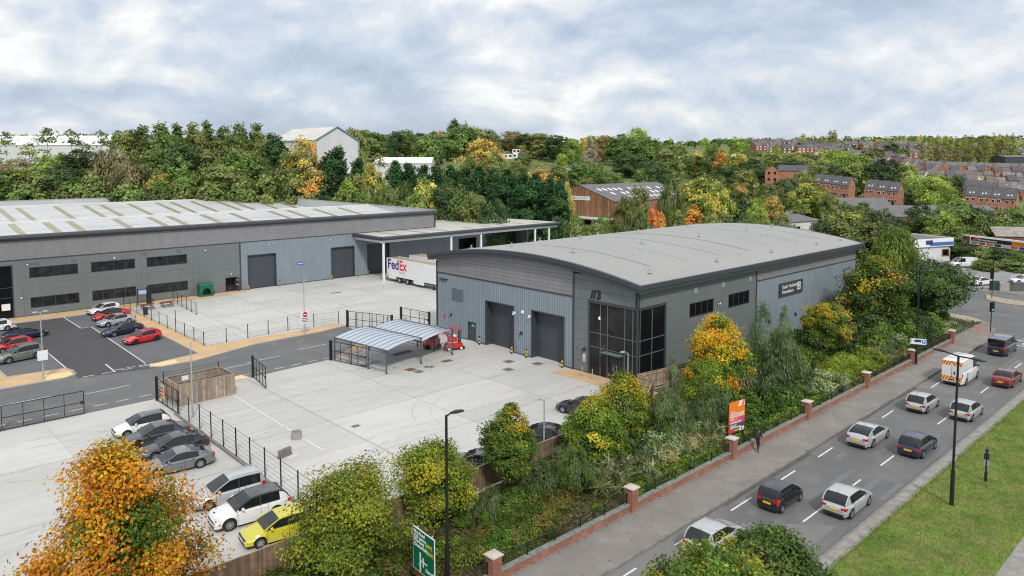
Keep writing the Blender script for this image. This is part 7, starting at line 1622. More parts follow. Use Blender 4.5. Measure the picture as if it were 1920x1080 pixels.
for t in (
 # bank behind the warehouse, left to right
 (18, 240, 228, 50, 'sparse'), (95, 232, 216, 62, 'sparse'), (140, 236, 214, 60, 'sparse'), (196, 238, 216, 56, 'sparse'), (60, 262, 212, 60, 'sparse'), (165, 262, 210, 60, 'sparse'),
 (25, 318, 200, 95, 'green'), (80, 312, 199, 95, 'olive'), (128, 318, 197, 80, 'dark'), (60, 345, 194, 90, 'scrub'), (130, 345, 193, 90, 'scrub'), (100, 292, 205, 80, 'lime'), (40, 296, 206, 70, 'bare'), (150, 284, 204, 90, 'dark'),
 (215, 272, 203, 120, 'willow'), (250, 300, 197, 100, 'willow'), (180, 330, 194, 80, 'scrub'), (240, 345, 192, 90, 'scrub'), (300, 345, 192, 80, 'scrub'), (300, 322, 195, 45, 'yellow'), (238, 250, 222, 60, 'olive'),
 (272, 225, 226, 62, 'poplar'), (308, 219, 224, 62, 'poplar'), (338, 228, 228, 56, 'poplar'), (366, 226, 226, 56, 'poplar'), (394, 223, 226, 56, 'poplar'), (424, 226, 228, 56, 'poplar'), (454, 220, 226, 60, 'poplar'), (484, 228, 228, 58, 'poplar'), (508, 246, 230, 54, 'poplar'), (250, 240, 235, 50, 'poplar'), (322, 250, 216, 60, 'green'), (380, 250, 217, 60, 'olive'), (440, 252, 217, 64, 'green'), (485, 262, 216, 60, 'olive'),
 (290, 282, 207, 85, 'green'), (345, 272, 208, 95, 'dark'), (400, 285, 206, 85, 'olive'), (452, 285, 206, 85, 'green'), (365, 318, 197, 80, 'greenwillow'), (415, 312, 197, 100, 'olive'), (460, 318, 198, 70, 'greenwillow'), (345, 340, 193, 70, 'scrub'), (400, 345, 193, 80, 'scrub'), (450, 340, 194, 70, 'scrub'), (500, 335, 196, 70, 'scrub'), (335, 300, 201, 70, 'green'),
 (522, 262, 214, 80, 'conifer'), (545, 290, 203, 72, 'olive'), (572, 264, 206, 82, 'golden'), (498, 300, 205, 70, 'greenwillow'), (555, 335, 196, 60, 'scrub'), (590, 320, 199, 70, 'golden'), (632, 280, 200, 88, 'conifer'), (672, 300, 206, 60, 'conifer'), (612, 300, 204, 70, 'conifer'), (688, 268, 214, 46, 'sparse'), (712, 280, 216, 44, 'sparse'), (700, 310, 200, 50, 'yellow'), (668, 330, 190, 60, 'olive'),
 (652, 342, 188, 56, 'lime'), (690, 350, 184, 66, 'greenwillow'), (722, 340, 186, 60, 'greenwillow'), (757, 336, 186, 70, 'greenwillow'), (797, 337, 178, 66, 'yellow'), (838, 348, 176, 72, 'dark'), (868, 352, 170, 62, 'green'), (893, 362, 166, 66, 'olive'), (780, 365, 168, 60, 'green'), (740, 360, 176, 50, 'olive'), (925, 372, 162, 60, 'dark'),
 # conifer row
 (742, 306, 234, 62, 'conifer'), (768, 308, 230, 60, 'conifer'), (794, 312, 226, 62, 'conifer'), (820, 313, 222, 62, 'conifer'), (846, 316, 218, 64, 'conifer'), (872, 318, 214, 66, 'conifer'), (898, 319, 209, 68, 'conifer'), (925, 322, 204, 72, 'conifer'), (952, 325, 199, 76, 'conifer'), (978, 329, 194, 78, 'conifer'), (1004, 333, 189, 82, 'conifer'), (1030, 340, 184, 82, 'conifer'), (1050, 352, 180, 62, 'conifer'),
 (1064, 345, 186, 26, 'yellow'), (1082, 396, 168, 56, 'greenwillow'), (1128, 402, 164, 56, 'greenwillow'), (1172, 366, 176, 70, 'greenwillow'), (1202, 390, 166, 66, 'greenwillow'), (1225, 395, 170, 30, 'red'), (1195, 352, 205, 50, 'olive'), (1258, 330, 196, 62, 'greenwillow'), (1240, 402, 164, 30, 'orange'), (1300, 388, 168, 54, 'orange'), (1272, 396, 165, 40, 'olive'), (1318, 332, 205, 92, 'yellow'), (1345, 350, 200, 56, 'yellow'), (1290, 345, 208, 60, 'olive'), (1382, 360, 205, 60, 'dark'), (1335, 400, 165, 60, 'olive'), (1360, 402, 168, 60, 'scrub'), (1420, 374, 202, 44, 'lime'), (1448, 370, 208, 48, 'golden'), (1400, 395, 178, 56, 'greenwillow'), (1470, 402, 172, 40, 'olive'), (1120, 420, 158, 50, 'scrub'), (1085, 425, 158, 50, 'scrub'),
 # garden slope and skyline
 (905, 264, 300, 80, 'golden'), (928, 290, 285, 50, 'olive'), (880, 290, 290, 50, 'greenwillow'), (870, 236, 470, 66, 'green'), (895, 240, 480, 70, 'olive'), (852, 226, 500, 26, 'dark'), (874, 227, 540, 13, 'column'), (920, 246, 490, 40, 'green'), (960, 247, 500, 54, 'brown'), (985, 252, 480, 50, 'dark'), (1015, 252, 470, 70, 'olive'), (1045, 254, 450, 60, 'dark'), (1072, 262, 440, 40, 'lime'), (1105, 258, 400, 36, 'bare'), (1130, 256, 470, 50, 'brown'), (1162, 254, 440, 60, 'green'), (1192, 243, 460, 58, 'lime'), (1212, 258, 430, 60, 'green'), (1180, 285, 380, 70, 'dark'), (1250, 282, 330, 80, 'olive'), (1230, 300, 310, 50, 'dark'), (1306, 280, 400, 22, 'orange'), (1334, 277, 410, 40, 'olive'), (1352, 284, 385, 36, 'orange'), (1380, 286, 380, 60, 'yellow'), (1362, 312, 350, 40, 'dark'), (1300, 292, 400, 50, 'green'), (1265, 272, 470, 60, 'olive'), (1430, 284, 400, 62, 'olive'), (1410, 300, 360, 50, 'dark'),
 (690, 246, 420, 70, 'green'), (715, 250, 430, 50, 'olive'), (742, 248, 440, 36, 'dark'), (762, 244, 450, 50, 'green'), (735, 258, 380, 30, 'conifer'), (785, 250, 470, 50, 'dark'), (812, 250, 460, 50, 'green'), (826, 246, 520, 14, 'orange'), (800, 262, 400, 70, 'hedge'), (840, 262, 430, 60, 'green'), (665, 240, 330, 60, 'olive'), (1085, 300, 300, 60, 'green'), (1045, 312, 290, 60, 'olive'), (1010, 318, 285, 60, 'golden'), (975, 300, 320, 40, 'olive'), (960, 315, 290, 50, 'green'), (940, 310, 300, 50, 'greenwillow'), (1120, 318, 290, 50, 'green'), (1100, 335, 260, 50, 'olive'), (1060, 335, 262, 50, 'dark'), (1150, 325, 300, 40, 'green'),
 # around the town houses
 (1480, 300, 330, 66, 'dark'), (1505, 320, 295, 50, 'olive'), (1470, 335, 275, 60, 'dark'), (1440, 345, 262, 50, 'olive'), (1508, 346, 240, 62, 'yellow'), (1535, 352, 238, 50, 'lime'), (1556, 362, 232, 40, 'olive'), (1400, 320, 320, 50, 'olive'), (1425, 315, 340, 50, 'dark'), (1570, 282, 400, 70, 'lime'), (1600, 290, 390, 66, 'lime'), (1540, 300, 370, 60, 'olive'), (1570, 310, 350, 60, 'dark'), (1600, 306, 345, 60, 'olive'), (1500, 285, 420, 80, 'olive'), (1655, 300, 340, 80, 'dark'), (1690, 308, 345, 60, 'lime'), (1710, 330, 300, 50, 'lime'), (1722, 352, 285, 60, 'dark'), (1752, 328, 268, 74, 'lime'), (1700, 320, 330, 50, 'olive'), (1790, 330, 380, 34, 'dark'), (1800, 372, 300, 26, 'yellow'), (1770, 360, 290, 50, 'dark'),
 (1600, 400, 150, 110, 'olive'), (1650, 398, 142, 90, 'dark'), (1560, 402, 150, 80, 'olive'), (1680, 420, 133, 66, 'dark'), (1625, 420, 138, 90, 'olive'), (1540, 415, 148, 50, 'dark'), (1585, 380, 196, 40, 'green'), (1615, 378, 205, 40, 'green'), (1725, 385, 205, 56, 'dark'),
 (1790, 378, 195, 100, 'green'), (1770, 398, 190, 60, 'lime'), (1835, 392, 190, 56, 'dark'), (1865, 392, 200, 50, 'olive'), (1900, 388, 205, 60, 'green'), (1880, 408, 188, 50, 'scrub'), (1915, 420, 190, 50, 'scrub'), (1800, 420, 172, 50, 'green'), (1840, 408, 182, 50, 'scrub'),
 (1815, 462, 158, 40, 'dark'), (1850, 462, 156, 50, 'scrub'), (1880, 466, 154, 40, 'dark'), (1905, 470, 152, 40, 'scrub'), (1790, 455, 160, 40, 'dark'), (1925, 478, 150, 40, 'scrub'), (1895, 486, 146, 50, 'scrub'), (1860, 488, 144, 40, 'scrub'), (1915, 492, 143, 50, 'scrub'), (1840, 486, 146, 30, 'scrub'),
 # poplar belt and hilltop trees at the right
 (1724, 262, 640, 11, 'column'), (1740, 258, 640, 14, 'column'), (1752, 252, 650, 12, 'column'), (1766, 256, 640, 15, 'column'), (1778, 256, 640, 14, 'column'), (1790, 258, 640, 12, 'column'), (1802, 254, 650, 12, 'column'), (1816, 254, 640, 12, 'column'), (1830, 256, 640, 12, 'column'), (1842, 252, 640, 11, 'column'), (1856, 250, 650, 14, 'column'), (1868, 250, 645, 12, 'column'), (1880, 250, 640, 12, 'column'), (1892, 250, 640, 12, 'column'), (1810, 262, 630, 12, 'column'), (1850, 262, 630, 12, 'column'),
 (1502, 249, 900, 22, 'sparse'), (1552, 244, 1000, 12, 'column'), (1560, 242, 1000, 12, 'column'), (1538, 256, 850, 20, 'olive'), (1494, 268, 760, 22, 'conifer'), (1668, 270, 700, 30, 'dark'), (1690, 276, 680, 28, 'olive'), (1640, 278, 640, 30, 'green'), (1620, 282, 600, 30, 'olive'), (1540, 280, 640, 20, 'yellow')):
    bgt(*t)
# a scatter of smaller growth over the slope
rt = random.Random(21)
keys = ['green', 'olive', 'dark', 'scrub', 'hedge', 'green', 'lime', 'scrub', 'lime', 'golden', 'hedge', 'greenwillow', 'hedge', 'brown']
for k in range(80):
    px = rt.uniform(690, 1420) if k % 3 else rt.uniform(1380, 1640); u = rt.uniform(270, 560) if px < 1350 else rt.uniform(300, 600)
    key = rt.choice(keys); p = far(px, u); h = rt.uniform(2.5, 4) if key in ('hedge', 'scrub') else rt.uniform(3.5, 6.5 if px < 1100 else 8.5)
    top_px = 289-(p.z+h-CAM[2])*FPX/u
    if 1060 < px < 1260 and u < 300: continue
    bgt(px, top_px, u, rt.uniform(5, 10)*FPX/u, key)
# far woods: one mass of leaf clumps over the hill crest
def far_woods():
    rng = np.random.RandomState(77); Cs, Ns, Ss, Ks = [], [], [], []
    pals = [np.array([p[:3] for p in q]) for q in (GRN_, DKG, OLV, DKG, GRN_, OLV, LIMEG, GLD, DKG)]
    for k in range(1150):
        px = rng.uniform(-120, 2060); u = 560*math.exp(rng.rand()*math.log(5.2))
        if 1400 < px < 1720 and 620 < u < 1050 and rng.rand() < .82: continue
        if 640 < px < 1330 and u < 850 and rng.rand() < .5: continue
        if px > 1600 and u < 720: continue
        if px < 640 and u < 420: continue
        p = far(px, u); h = rng.uniform(6, 12)*(1 if u < 1400 else 1.25); w = rng.uniform(3.5, 6.5)*(1 if u < 1400 else 1.5); m = int(np.clip(52000/u, 22, 80))
        th = rng.rand(m)*6.28; ph = np.arccos(1-1.55*rng.rand(m)); r_ = (.75+.35*rng.rand(m))
        d = np.stack([np.sin(ph)*np.cos(th), np.sin(ph)*np.sin(th), np.cos(ph)], 1)
        Cs.append(np.array([p.x, p.y, p.z+h*.42])+d*r_[:, None]*np.array([w, w, h*.58])); Ns.append(d+rng.normal(size=(m, 3))*.4); Ss.append(np.full(m, w*.62)*(.6+.7*rng.rand(m)))
        pl_ = pals[rng.randint(len(pals))]; Ks.append(pl_[rng.randint(len(pl_), size=m)]*(1+rng.normal(size=(m, 1))*.14))
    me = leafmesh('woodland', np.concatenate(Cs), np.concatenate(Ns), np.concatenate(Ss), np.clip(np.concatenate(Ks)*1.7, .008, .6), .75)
    tag(link('woodland', me), kind='stuff')
far_woods()
def undergrowth():                      # rough growth that covers banks and slopes
    rng = np.random.RandomState(5); n = 30000; px = rng.uniform(-40, 1960, n); u = 186*np.exp(rng.rand(n)*math.log(3.2)); C = []; K = []
    pa = np.array([p[:3] for p in GRN_+OLV+LIMEG[:1]])
    for a, b in zip(px, u):
        if a > 1700 and b < 215: b += 40
        p = far(a, b); C.append((p.x, p.y, p.z+rng.rand()*.5))
    C = np.array(C); col = pa[rng.randint(len(pa), size=n)]*(1+rng.normal(size=(n, 1))*.15)
    me = leafmesh('undergrowth', C, rng.normal(size=(n, 3))*.5+np.array([0, 0, .6]), .5+.9*rng.rand(n), np.clip(col*1.3, .01, .6), .6); tag(link('undergrowth', me), kind='stuff')
    g = [G(x, y) for x, y in ((1790, 500), (1920, 511), (1960, 514), (1960, 480), (1800, 478))]; n = 5000; C = []
    while len(C) < n:
        x = rng.uniform(1785, 1960); y = rng.uniform(476, 512)
        if y < 499+(x-1790)*.085: q = G(x, y); C.append((q.x, q.y, .15+rng.rand()*.4))
    pa = np.array([(.22, .2, .09), (.15, .17, .05), (.10, .14, .03), (.28, .25, .12)]); col = pa[rng.randint(4, size=n)]
    me = leafmesh('weeds', np.array(C), rng.normal(size=(n, 3)), .45+.5*rng.rand(n), col, .25, rng.normal(size=(n, 3))*.4+np.array([0, 0, 1])); tag(link('weeds', me), kind='stuff')
undergrowth()
# ------------------------------------------------------------------ buildings beyond the site
def on_axis(px, py, ax, val):
    d = ray(px, py); t = (val-CAM[ax])/d[ax]; return Vector(CAM)+d*t
SLATE = pm('slate_roof', (.085, .086, .094), .75, 0, .22, .8, var2=.2, vs2=3); SLATE2 = pm('brown_slate', (.14, .125, .125), .8, 0, .22, .8, var2=.2, vs2=3); SLATE3 = pm('pale_slate', (.17, .175, .185), .7, 0, .2, .8, var2=.2, vs2=3)
ASBR = pm('weathered_sheet_roof', (.145, .14, .15), .85, 0, .15, .5, dirt=((.19, .18, .17), .6, .5, .72)); WSHED = pm('white_sheeting', (.62, .63, .65), .5, 0, .06, .3); BLUETR = pm('blue_trim', (.12, .24, .32), .5, 0, .05)
WINW = pm('white_window_frame', (.7, .7, .7), .5, 0, 0); CREAM = pm('cream_render', (.62, .57, .48), .8, 0, .08, .6); TIMB = woodmat('rust_timber_cladding', (.34, .16, .075), (.13, .085, .055))
def shell(parent, O, e, n, L_, D, zb, ze, zr, wall, roof, oh=.25, ribs=None, wname='walls'):
    """gabled block: O = front left corner, e along the front, n towards the back"""
    O, e, n = Vector((O[0], O[1], 0)), Vector((e[0], e[1], 0)).normalized(), Vector((n[0], n[1], 0)).normalized(); P = lambda a, b, z: O+e*a+n*b+Vector((0, 0, z))
    mb = MB(); F = [P(0, 0, zb), P(L_, 0, zb), P(L_, D, zb), P(0, D, zb), P(0, 0, ze), P(L_, 0, ze), P(L_, D, ze), P(0, D, ze), P(0, D/2, zr-.12), P(L_, D/2, zr-.12)]
    mb.add(F, [(0,1,5,4), (1,2,6,9,5), (2,3,7,6), (3,0,4,8,7)]); w = mb.build(wname, wall, parent)
    mb = MB(); k = (zr-ze)/(D/2)
    for s, (b0, b1) in enumerate(((-oh, D/2), (D/2, D+oh))):
        z0 = ze-oh*k if s == 0 else zr; z1 = zr if s == 0 else ze-oh*k; q = [P(-oh*.6, b0, z0), P(L_+oh*.6, b0, z0), P(L_+oh*.6, b1, z1), P(-oh*.6, b1, z1)]; t = Vector((0, 0, .12))
        mb.add(q+[p+t for p in q], [(3,2,1,0), (4,5,6,7), (0,1,5,4), (1,2,6,5), (2,3,7,6), (3,0,4,7)])
    r_ = mb.build('roof', roof, parent); return P, w, r_, k
def pwin(parent, P, a, z, w, h, frame=WINW, side='front', L_=0):
    mb = MB()
    if side == 'front': c = P(a+w/2, -.02, z+h/2); A = (P(1, 0, 0)-P(0, 0, 0)); N_ = (P(0, 0, 0)-P(0, 1, 0))
    else: c = P(L_+.02, a+w/2, z+h/2); A = (P(0, 1, 0)-P(0, 0, 0)); N_ = (P(1, 0, 0)-P(0, 0, 0))
    mb.obox(c, A*w/2, N_*.05, (0, 0, h/2)); f = mb.build('window', frame, parent); g = MB()
    for s in ((-.27, .27) if w > .9 else (0,)): g.obox(c+A*(s*w*.86)+N_*.045, A*(w*(.20 if w > .9 else .40)), N_*.012, (0, 0, h*.43))
    g.build('pane', GLASS, f)
def townhouses(pxL, pxR, uL, n, eL, zb, D, label, a_=.65, garages=False, stepz=-.35):
    b_ = math.sqrt(1-a_*a_); tL, tR = (pxL-960)/FPX, (pxR-960)/FPX; L_ = uL*(tR-tL)/(b_+tR*a_); e = (-FW*a_+RT*b_).normalized(); nb = (FW*b_+RT*a_).normalized()
    A = at_u(pxL, 400, uL); ze = at_u(pxL, eL, uL).z; t = root('town_houses', label, 'town houses', (A.x, A.y, zb), group='brick town house blocks'); w = L_/n
    for i in range(n):
        O = Vector((A.x, A.y, 0))+e*(w*i); z = ze+stepz*i
        P, wl, rf, k = shell(t, O, e, nb, w, D, zb-1, z, z+3.1, BRICKO, SLATE, .3 if i == n-1 else .12)
        for a, ww in ((.5, .75), (1.9, 1.15)) if i % 2 == 0 else ((.6, 1.15), (2.5, .7)): pwin(t, P, min(a, w-ww-.2), z-1.75, ww, 1.05)
        for a, ww in ((.35, 1.2), (2.9, .55)): pwin(t, P, min(a, w-ww-.15), z-4.3, ww, 1.1)
        mb = MB(); mb.obox(P(min(2.15, w*.55), -.02, z-4.05-.35), e*.42, nb*.05, (0, 0, 1.0)); mb.build('door', PLASTIC, t)
        for a in (.35, .62): mb = MB(); c = P(w*a, D/2*.28, z+3.1*.28+.16); mb.obox(c, e*.22, (nb*.36+Vector((0, 0, .36*k)))*.8, Vector((0, 0, .02))); mb.build('skylight', LAMPL, rf)
        mb = MB(); mb.bar(P(0, D/2, z+3.26), P(w, D/2, z+3.26), .22, .08); mb.build('ridge_tiles', pm('mossy_ridge', (.20, .13, .06), .9, 0, .3, 2), rf)
        if i == n-1:
            for bz, zz in ((D*.45, z+.3), (D*.45, z-2.6), (D*.6, z-5)): pwin(t, P, bz, zz, .5, .8, side='end', L_=w)
    if garages:
        g = root('garage_block', 'dark grey flat-roofed garages with two pale doors in front of the middle town houses', 'garages', (A.x, A.y, zb)); O = Vector((A.x, A.y, 0))-nb*5.4-e*.2
        P = lambda a, b, z: O+e*a+nb*b+Vector((0, 0, z)); W_ = L_+.2; mb = MB(); mb.obox(P(W_/2, 2.5, zb+1.2), e*W_/2, nb*2.5, (0, 0, 1.45)); mb.obox(P(W_/2, 2.4, zb+2.7), e*(W_/2+.15), nb*2.7, (0, 0, .12)); mb.build('block', ANTH, g)
        for i in range(3): mb = MB(); mb.obox(P(W_*(.17+.33*i), -.03, zb+1.15), e*W_*.145, nb*.03, (0, 0, 1.05)); mb.build('garage_door', WSHED if i else SHUT, g)
    return t
townhouses(1521, 1590, 300, 4, 341, 1.5, 8.5, 'stepped row of four orange brick town houses, the left-hand block beyond the grey roofs')
townhouses(1619, 1683, 276, 3, 353, 1.5, 8.5, 'stepped row of three orange brick town houses above the dark grey garages', garages=True)
townhouses(1808, 1904, 258, 4, 366, .5, 8.5, 'orange brick town house row at the right edge with two dark slate roofs', stepz=-.25)
A = at_u(1433, 400, 318); t = root('brick_house', 'small pink brick gabled block with four dark windows among trees, left of the town houses', 'house', (A.x, A.y, 2)); zg = hz(A.x, A.y)-2
e, nb = RT*.9-FW*.3, FW*.9+RT*.3; ze = at_u(1433, 320, 318).z; O = Vector((A.x, A.y, 0))
P, wl, rf, k = shell(t, O+nb*0, nb, -e, 0.1, .1, zg, ze, ze+.1, BRICKO, SLATE) if False else shell(t, O+e*0+nb*10, -nb, e, 10, 5.6, zg, ze, ze+2.2, BRICKO, SLATE)
for a in (1.0, 3.4):
    for z in (ze-1.5, ze-4.2): pwin(t, P, a, z, .95, 1.05, PLASTIC, 'end', 10)
P, wl, rf, k = shell(t, O+e*5.6+nb*2, e, nb, 12, 7, zg, ze, ze+2.3, BRICKO, SLATE)
# terraced houses in rows, and far houses on the hill: one of each kind, then copies
def house_proto(kind, wall, roof, w=5.2, D=8.0, ze=5.4, zr=8.1, parts=True):
    t = root('terraced_house', 'x', 'house'); P, wl, rf, k = shell(t, (-w/2, -D/2), (1, 0), (0, 1), w, D, -2, ze, zr, wall, roof, .2)
    mb = MB(); mb.box(-w/2-.25, -w/2+.45, -.55, .55, zr-.8, zr+1.0); ch = mb.build('chimney', BRICK, rf)
    mb = MB()
    for y in (-.3, .05, .35): mb.tube((-w/2+.1, y, zr+1.0), (-w/2+.1, y, zr+1.35), .1, .09, 6)
    mb.build('chimney_pots', pm('terracotta', (.35, .10, .05), .8), ch)
    if parts:
        for a in (.7, 3.2): pwin(t, P, a, 3.5, 1.0, 1.35); 
        pwin(t, P, .7, 1.0, 1.2, 1.4); mb = MB(); mb.box(1.0, 1.85, -D/2-.05, -D/2+.02, .0, 2.1); mb.build('door', PLASTIC, t)
        mb = MB(); z = zr-1.3; y = -D/2+D/2*(z-ze)/(zr-ze); (mb.obox((.8, y, z+.14), (.3, 0, 0), Vector((0, .35, .35*k)), (0, 0, .03)), mb.build('skylight', pm('skylight_pane', (.38, .41, .44), .3), rf)) if kind in (0, 3) else None
        if kind % 2:                    # rear offshoot with its own roof
            mb = MB(); mb.box(-w/2+.1, -w/2+2.6, -D/2-3.2, -D/2, -2, 4.0); mb.build('offshoot', wall, t)
            mb = MB(); mb.add([(-w/2, -D/2-3.35, 3.95), (-w/2+1.35, -D/2-3.35, 5.0), (-w/2+1.35, -D/2, 5.0), (-w/2, -D/2, 3.95), (-w/2+2.7, -D/2-3.35, 3.95), (-w/2+2.7, -D/2, 3.95)], [(0,1,2,3), (1,4,5,2), (0,4,1)]); mb.build('offshoot_roof', roof, t)
    return t
HP = [house_proto(0, BRICK, SLATE2), house_proto(1, BRICKD, SLATE), house_proto(2, BRICKO, SLATE), house_proto(3, BRICK, SLATE3), house_proto(4, CREAM, SLATE2), house_proto(5, BRICKD, SLATE2)]
HL = ['red brick terraced house with brown slates', 'dark brick terraced house with back addition', 'orange brick terraced house with dark slates', 'red brick terraced house with back addition', 'cream rendered terraced house', 'dark brick terraced house with brown slates']
_hused = set(); rh = random.Random(9)
def house(x, y, ang, k, where, sc=1.0):
    z = hz(x, y); o = HP[k] if k not in _hused else copy_tree(HP[k]); _hused.add(k)
    o.location = (x, y, z-.1); o.rotation_euler = (0, 0, ang+rh.uniform(-.03, .03)+(math.pi if rh.random() < .2 else 0)); o.scale = (1, rh.uniform(.85, 1.1), rh.uniform(.88, 1.12)); o['label'] = HL[k]+' '+where; o['group'] = 'terraced houses, '+where; o['category'] = 'house'
rows = [((1625, 615), (1745, 560), 'in the highest terrace'), ((1660, 560), (1770, 505), 'behind the lime green trees'), ((1730, 520), (1945, 500), 'in the third terrace below the poplars'), ((1735, 480), (1945, 462), 'in the fourth terrace below the poplars'), ((1700, 470), (1800, 450), 'in the short terrace left of the rear yards'), ((1770, 440), (1945, 428), 'in the fifth terrace below the poplars'), ((1780, 408), (1945, 396), 'in the sixth terrace behind the town houses'), ((1800, 380), (1945, 366), 'in the nearest terrace behind the town houses'), ((1575, 660), (1650, 640), 'on the slope behind the lime trees'), ((1600, 700), (1700, 660), 'at the foot of the hill')]
for (p0, u0), (p1, u1), where in rows:
    a, b = far(p0, u0), far(p1, u1); a.z = b.z = 0; d = b-a; n = int(d.length/5.25); ang = math.atan2(d.y, d.x)
    for i in range(n):
        if rh.random() < .12: continue
        q = a+d*((i+.5)*5.25/d.length); house(q.x, q.y, ang, rh.choice((0, 0, 1, 1, 1, 3, 3, 5, 2, 4, 4)), where)
rows2 = [((1735, 555), (1945, 535), 9)]
for (p0, u0), (p1, u1), m in rows2:     # newer grey-roofed row with orange gables
    a, b = far(p0, u0), far(p1, u1); a.z = b.z = 0; d = b-a; e = d.normalized(); nb = Vector((-e.y, e.x, 0))
    for i in range(m):
        q = a+d*((i+.0)/m); z = hz(q.x, q.y); L_ = d.length/m-.3
        t = root('new_house', f'modern orange brick house with a grey roof below the poplar belt, {("first","second","third","fourth","fifth","sixth","seventh","eighth","ninth")[i]} from the left', 'house', (q.x, q.y, z), group='modern orange brick houses')
        shell(t, q, e, nb, L_, 7.5, z-2, z+5.2, z+7.8, BRICKO, pm('grey_tile', (.13, .14, .155), .7, 0, .1, 1), .2)
        if i % 2: shell(t, q+e*L_*.7-nb*1.2, nb, -e, 5, 3.6, z-2, z+5.2, z+7.6, BRICKO, _mats['grey_tile'], .15)
hs = MB()                                # far houses: small single meshes
def small_house():
    mb = MB(); w, D, ze, zr = 7.5, 7, 5, 7.8
    mb.add([(-w/2,-D/2,-2),(w/2,-D/2,-2),(w/2,D/2,-2),(-w/2,D/2,-2),(-w/2,-D/2,ze),(w/2,-D/2,ze),(w/2,D/2,ze),(-w/2,D/2,ze),(-w/2,0,zr-.1),(w/2,0,zr-.1)], [(0,1,5,4),(1,2,6,9,5),(2,3,7,6),(3,0,4,8,7)], 0)
    mb.add([(-w/2-.2,-D/2-.3,ze-.2),(w/2+.2,-D/2-.3,ze-.2),(w/2+.2,0,zr),(-w/2-.2,0,zr),(w/2+.2,D/2+.3,ze-.2),(-w/2-.2,D/2+.3,ze-.2)], [(0,1,2,3),(3,2,4,5)], 1); mb.box(-w/2+.3, -w/2+1, -.4, .4, zr-.5, zr+1.1, 0)
    for a in (-2.4, 1.2):
        for z in (.9, 3.3): mb.box(a, a+1.3, -D/2-.06, -D/2, z, z+1.2, 2)
    return mb
SM = [small_house().mesh('small_house', [m_, r_, WINW]) for m_, r_ in ((BRICK, SLATE2), (BRICKO, SLATE), (CREAM, SLATE2), (BRICKD, SLATE))]
SLAB = ['tiny red brick house', 'tiny orange brick house', 'tiny pale rendered house', 'tiny dark brick house']
for k in range(150):
    px = rh.uniform(1410, 1720) if k < 122 else rh.uniform(1700, 1940); u = rh.uniform(680, 1060) if k < 122 else rh.uniform(700, 900); i = rh.choice((0, 0, 1, 2, 3, 3)); p = far(px, u)
    o = link('hillside_house', SM[i]); o.location = p; o.rotation_euler = (0, 0, rh.uniform(-.5, .5)-YAW); o.scale = (1.15, 1.15, 1.1)
    w = 'on the hill left of the lone dark pine' if px < 1494 else 'on the hill above the lime green trees' if px < 1620 else 'on the hill beside the poplar belt' if px < 1720 else 'on the hill behind the poplar belt'
    tag(o, SLAB[i]+' '+w, 'house', 'far hillside houses '+w)
# the tall white gabled shed and the long low white shed behind the trees
A = at_u(592, 300, 262); t = root('white_shed', 'tall white sheeted shed with blue edged gable rising above the trees', 'shed', (A.x, A.y, 12)); E = on_axis(672, 263, 1, A.y); ap = on_axis(632, 238, 1, A.y); ze = at_u(592, 263, 262).z
P, wl, rf, k = shell(t, (A.x, A.y), (0, 1), (1, 0), 34, E.x-A.x, 10, ze, ap.z, WSHED, pm('cream_roof', (.60, .58, .54), .6, 0, .1, .3, dirt=((.42, .38, .33), .25, .55, .7)), .3)
mb = MB(); a, b, c = P(-.3, -.1, ze), P(-.3, (E.x-A.x)/2, ap.z+.05), P(-.3, E.x-A.x+.1, ze); mb.bar(a, b, .35, .35); mb.bar(b, c, .35, .35); mb.bar(P(-.3, 0, 10), a, .35); mb.bar(P(-.3, E.x-A.x, 10), c, .35); mb.bar(a, P(34, -.1, ze), .4); mb.build('blue_trim', BLUETR, t)
mb = MB()
for s in range(1, 40): mb.bar(P(-.04, (E.x-A.x)*s/40, 10), P(-.04, (E.x-A.x)*s/40, ze+(ap.z-ze)*(1-abs(s-20)/20)-.2), .05)
mb.build('sheet_ribs', pm('rib_white', (.52, .53, .55), .5), wl)
mb = MB(); q = P(-2.5, (E.x-A.x)*.78, 15.5); mb.obox(q, (5, 0, 0), (0, 2.5, 0), (0, 0, .12)); mb.obox(q+Vector((0, -2.4, -1.2)), (4.8, 0, 0), (0, .06, 0), (0, 0, 1.1)); mb.build('lean_to', WSHED, t)
A = at_u(-60, 300, 300); B_ = at_u(205, 300, 290); e = (B_-A); e.z = 0; L_ = e.length; e.normalize(); nb = Vector((-e.y, e.x, 0)); ze = at_u(100, 272, 295).z; t = root('long_white_shed', 'long low white roofed shed half hidden by thin trees at the left edge', 'shed', (A.x, A.y, 12))
P, wl, rf, k = shell(t, (A.x, A.y), e, nb, L_, 17, 9, ze, ze+3.8, WSHED, pm('white_roof', (.72, .73, .74), .5, 0, .08, .4), .3); mb = MB(); mb.obox(P(L_/2, -.1, 15.5), e*L_/2, nb*.1, (0, 0, 4.2)); mb.build('brick_base', BRICK, t)
A = at_u(702, 310, 262); t = root('low_white_shed', 'low white roofed shed behind the conifer row', 'shed', (A.x, A.y, 8)); ze = at_u(702, 306, 262).z; shell(t, (A.x, A.y), RT, FW, 20, 12, 6, ze, ze+2.0, WSHED, _mats['white_roof'], .3)
A = at_u(724, 300, 290); t = root('green_roofed_shed', 'small shed with a bright green roof behind the low white one', 'shed', (A.x, A.y, 9)); z = hz(A.x, A.y); shell(t, (A.x, A.y), RT, FW, 6, 4, z-1, z+2.6, z+4, BRICKD, pm('green_felt', (.03, .30, .16), .6), .3)
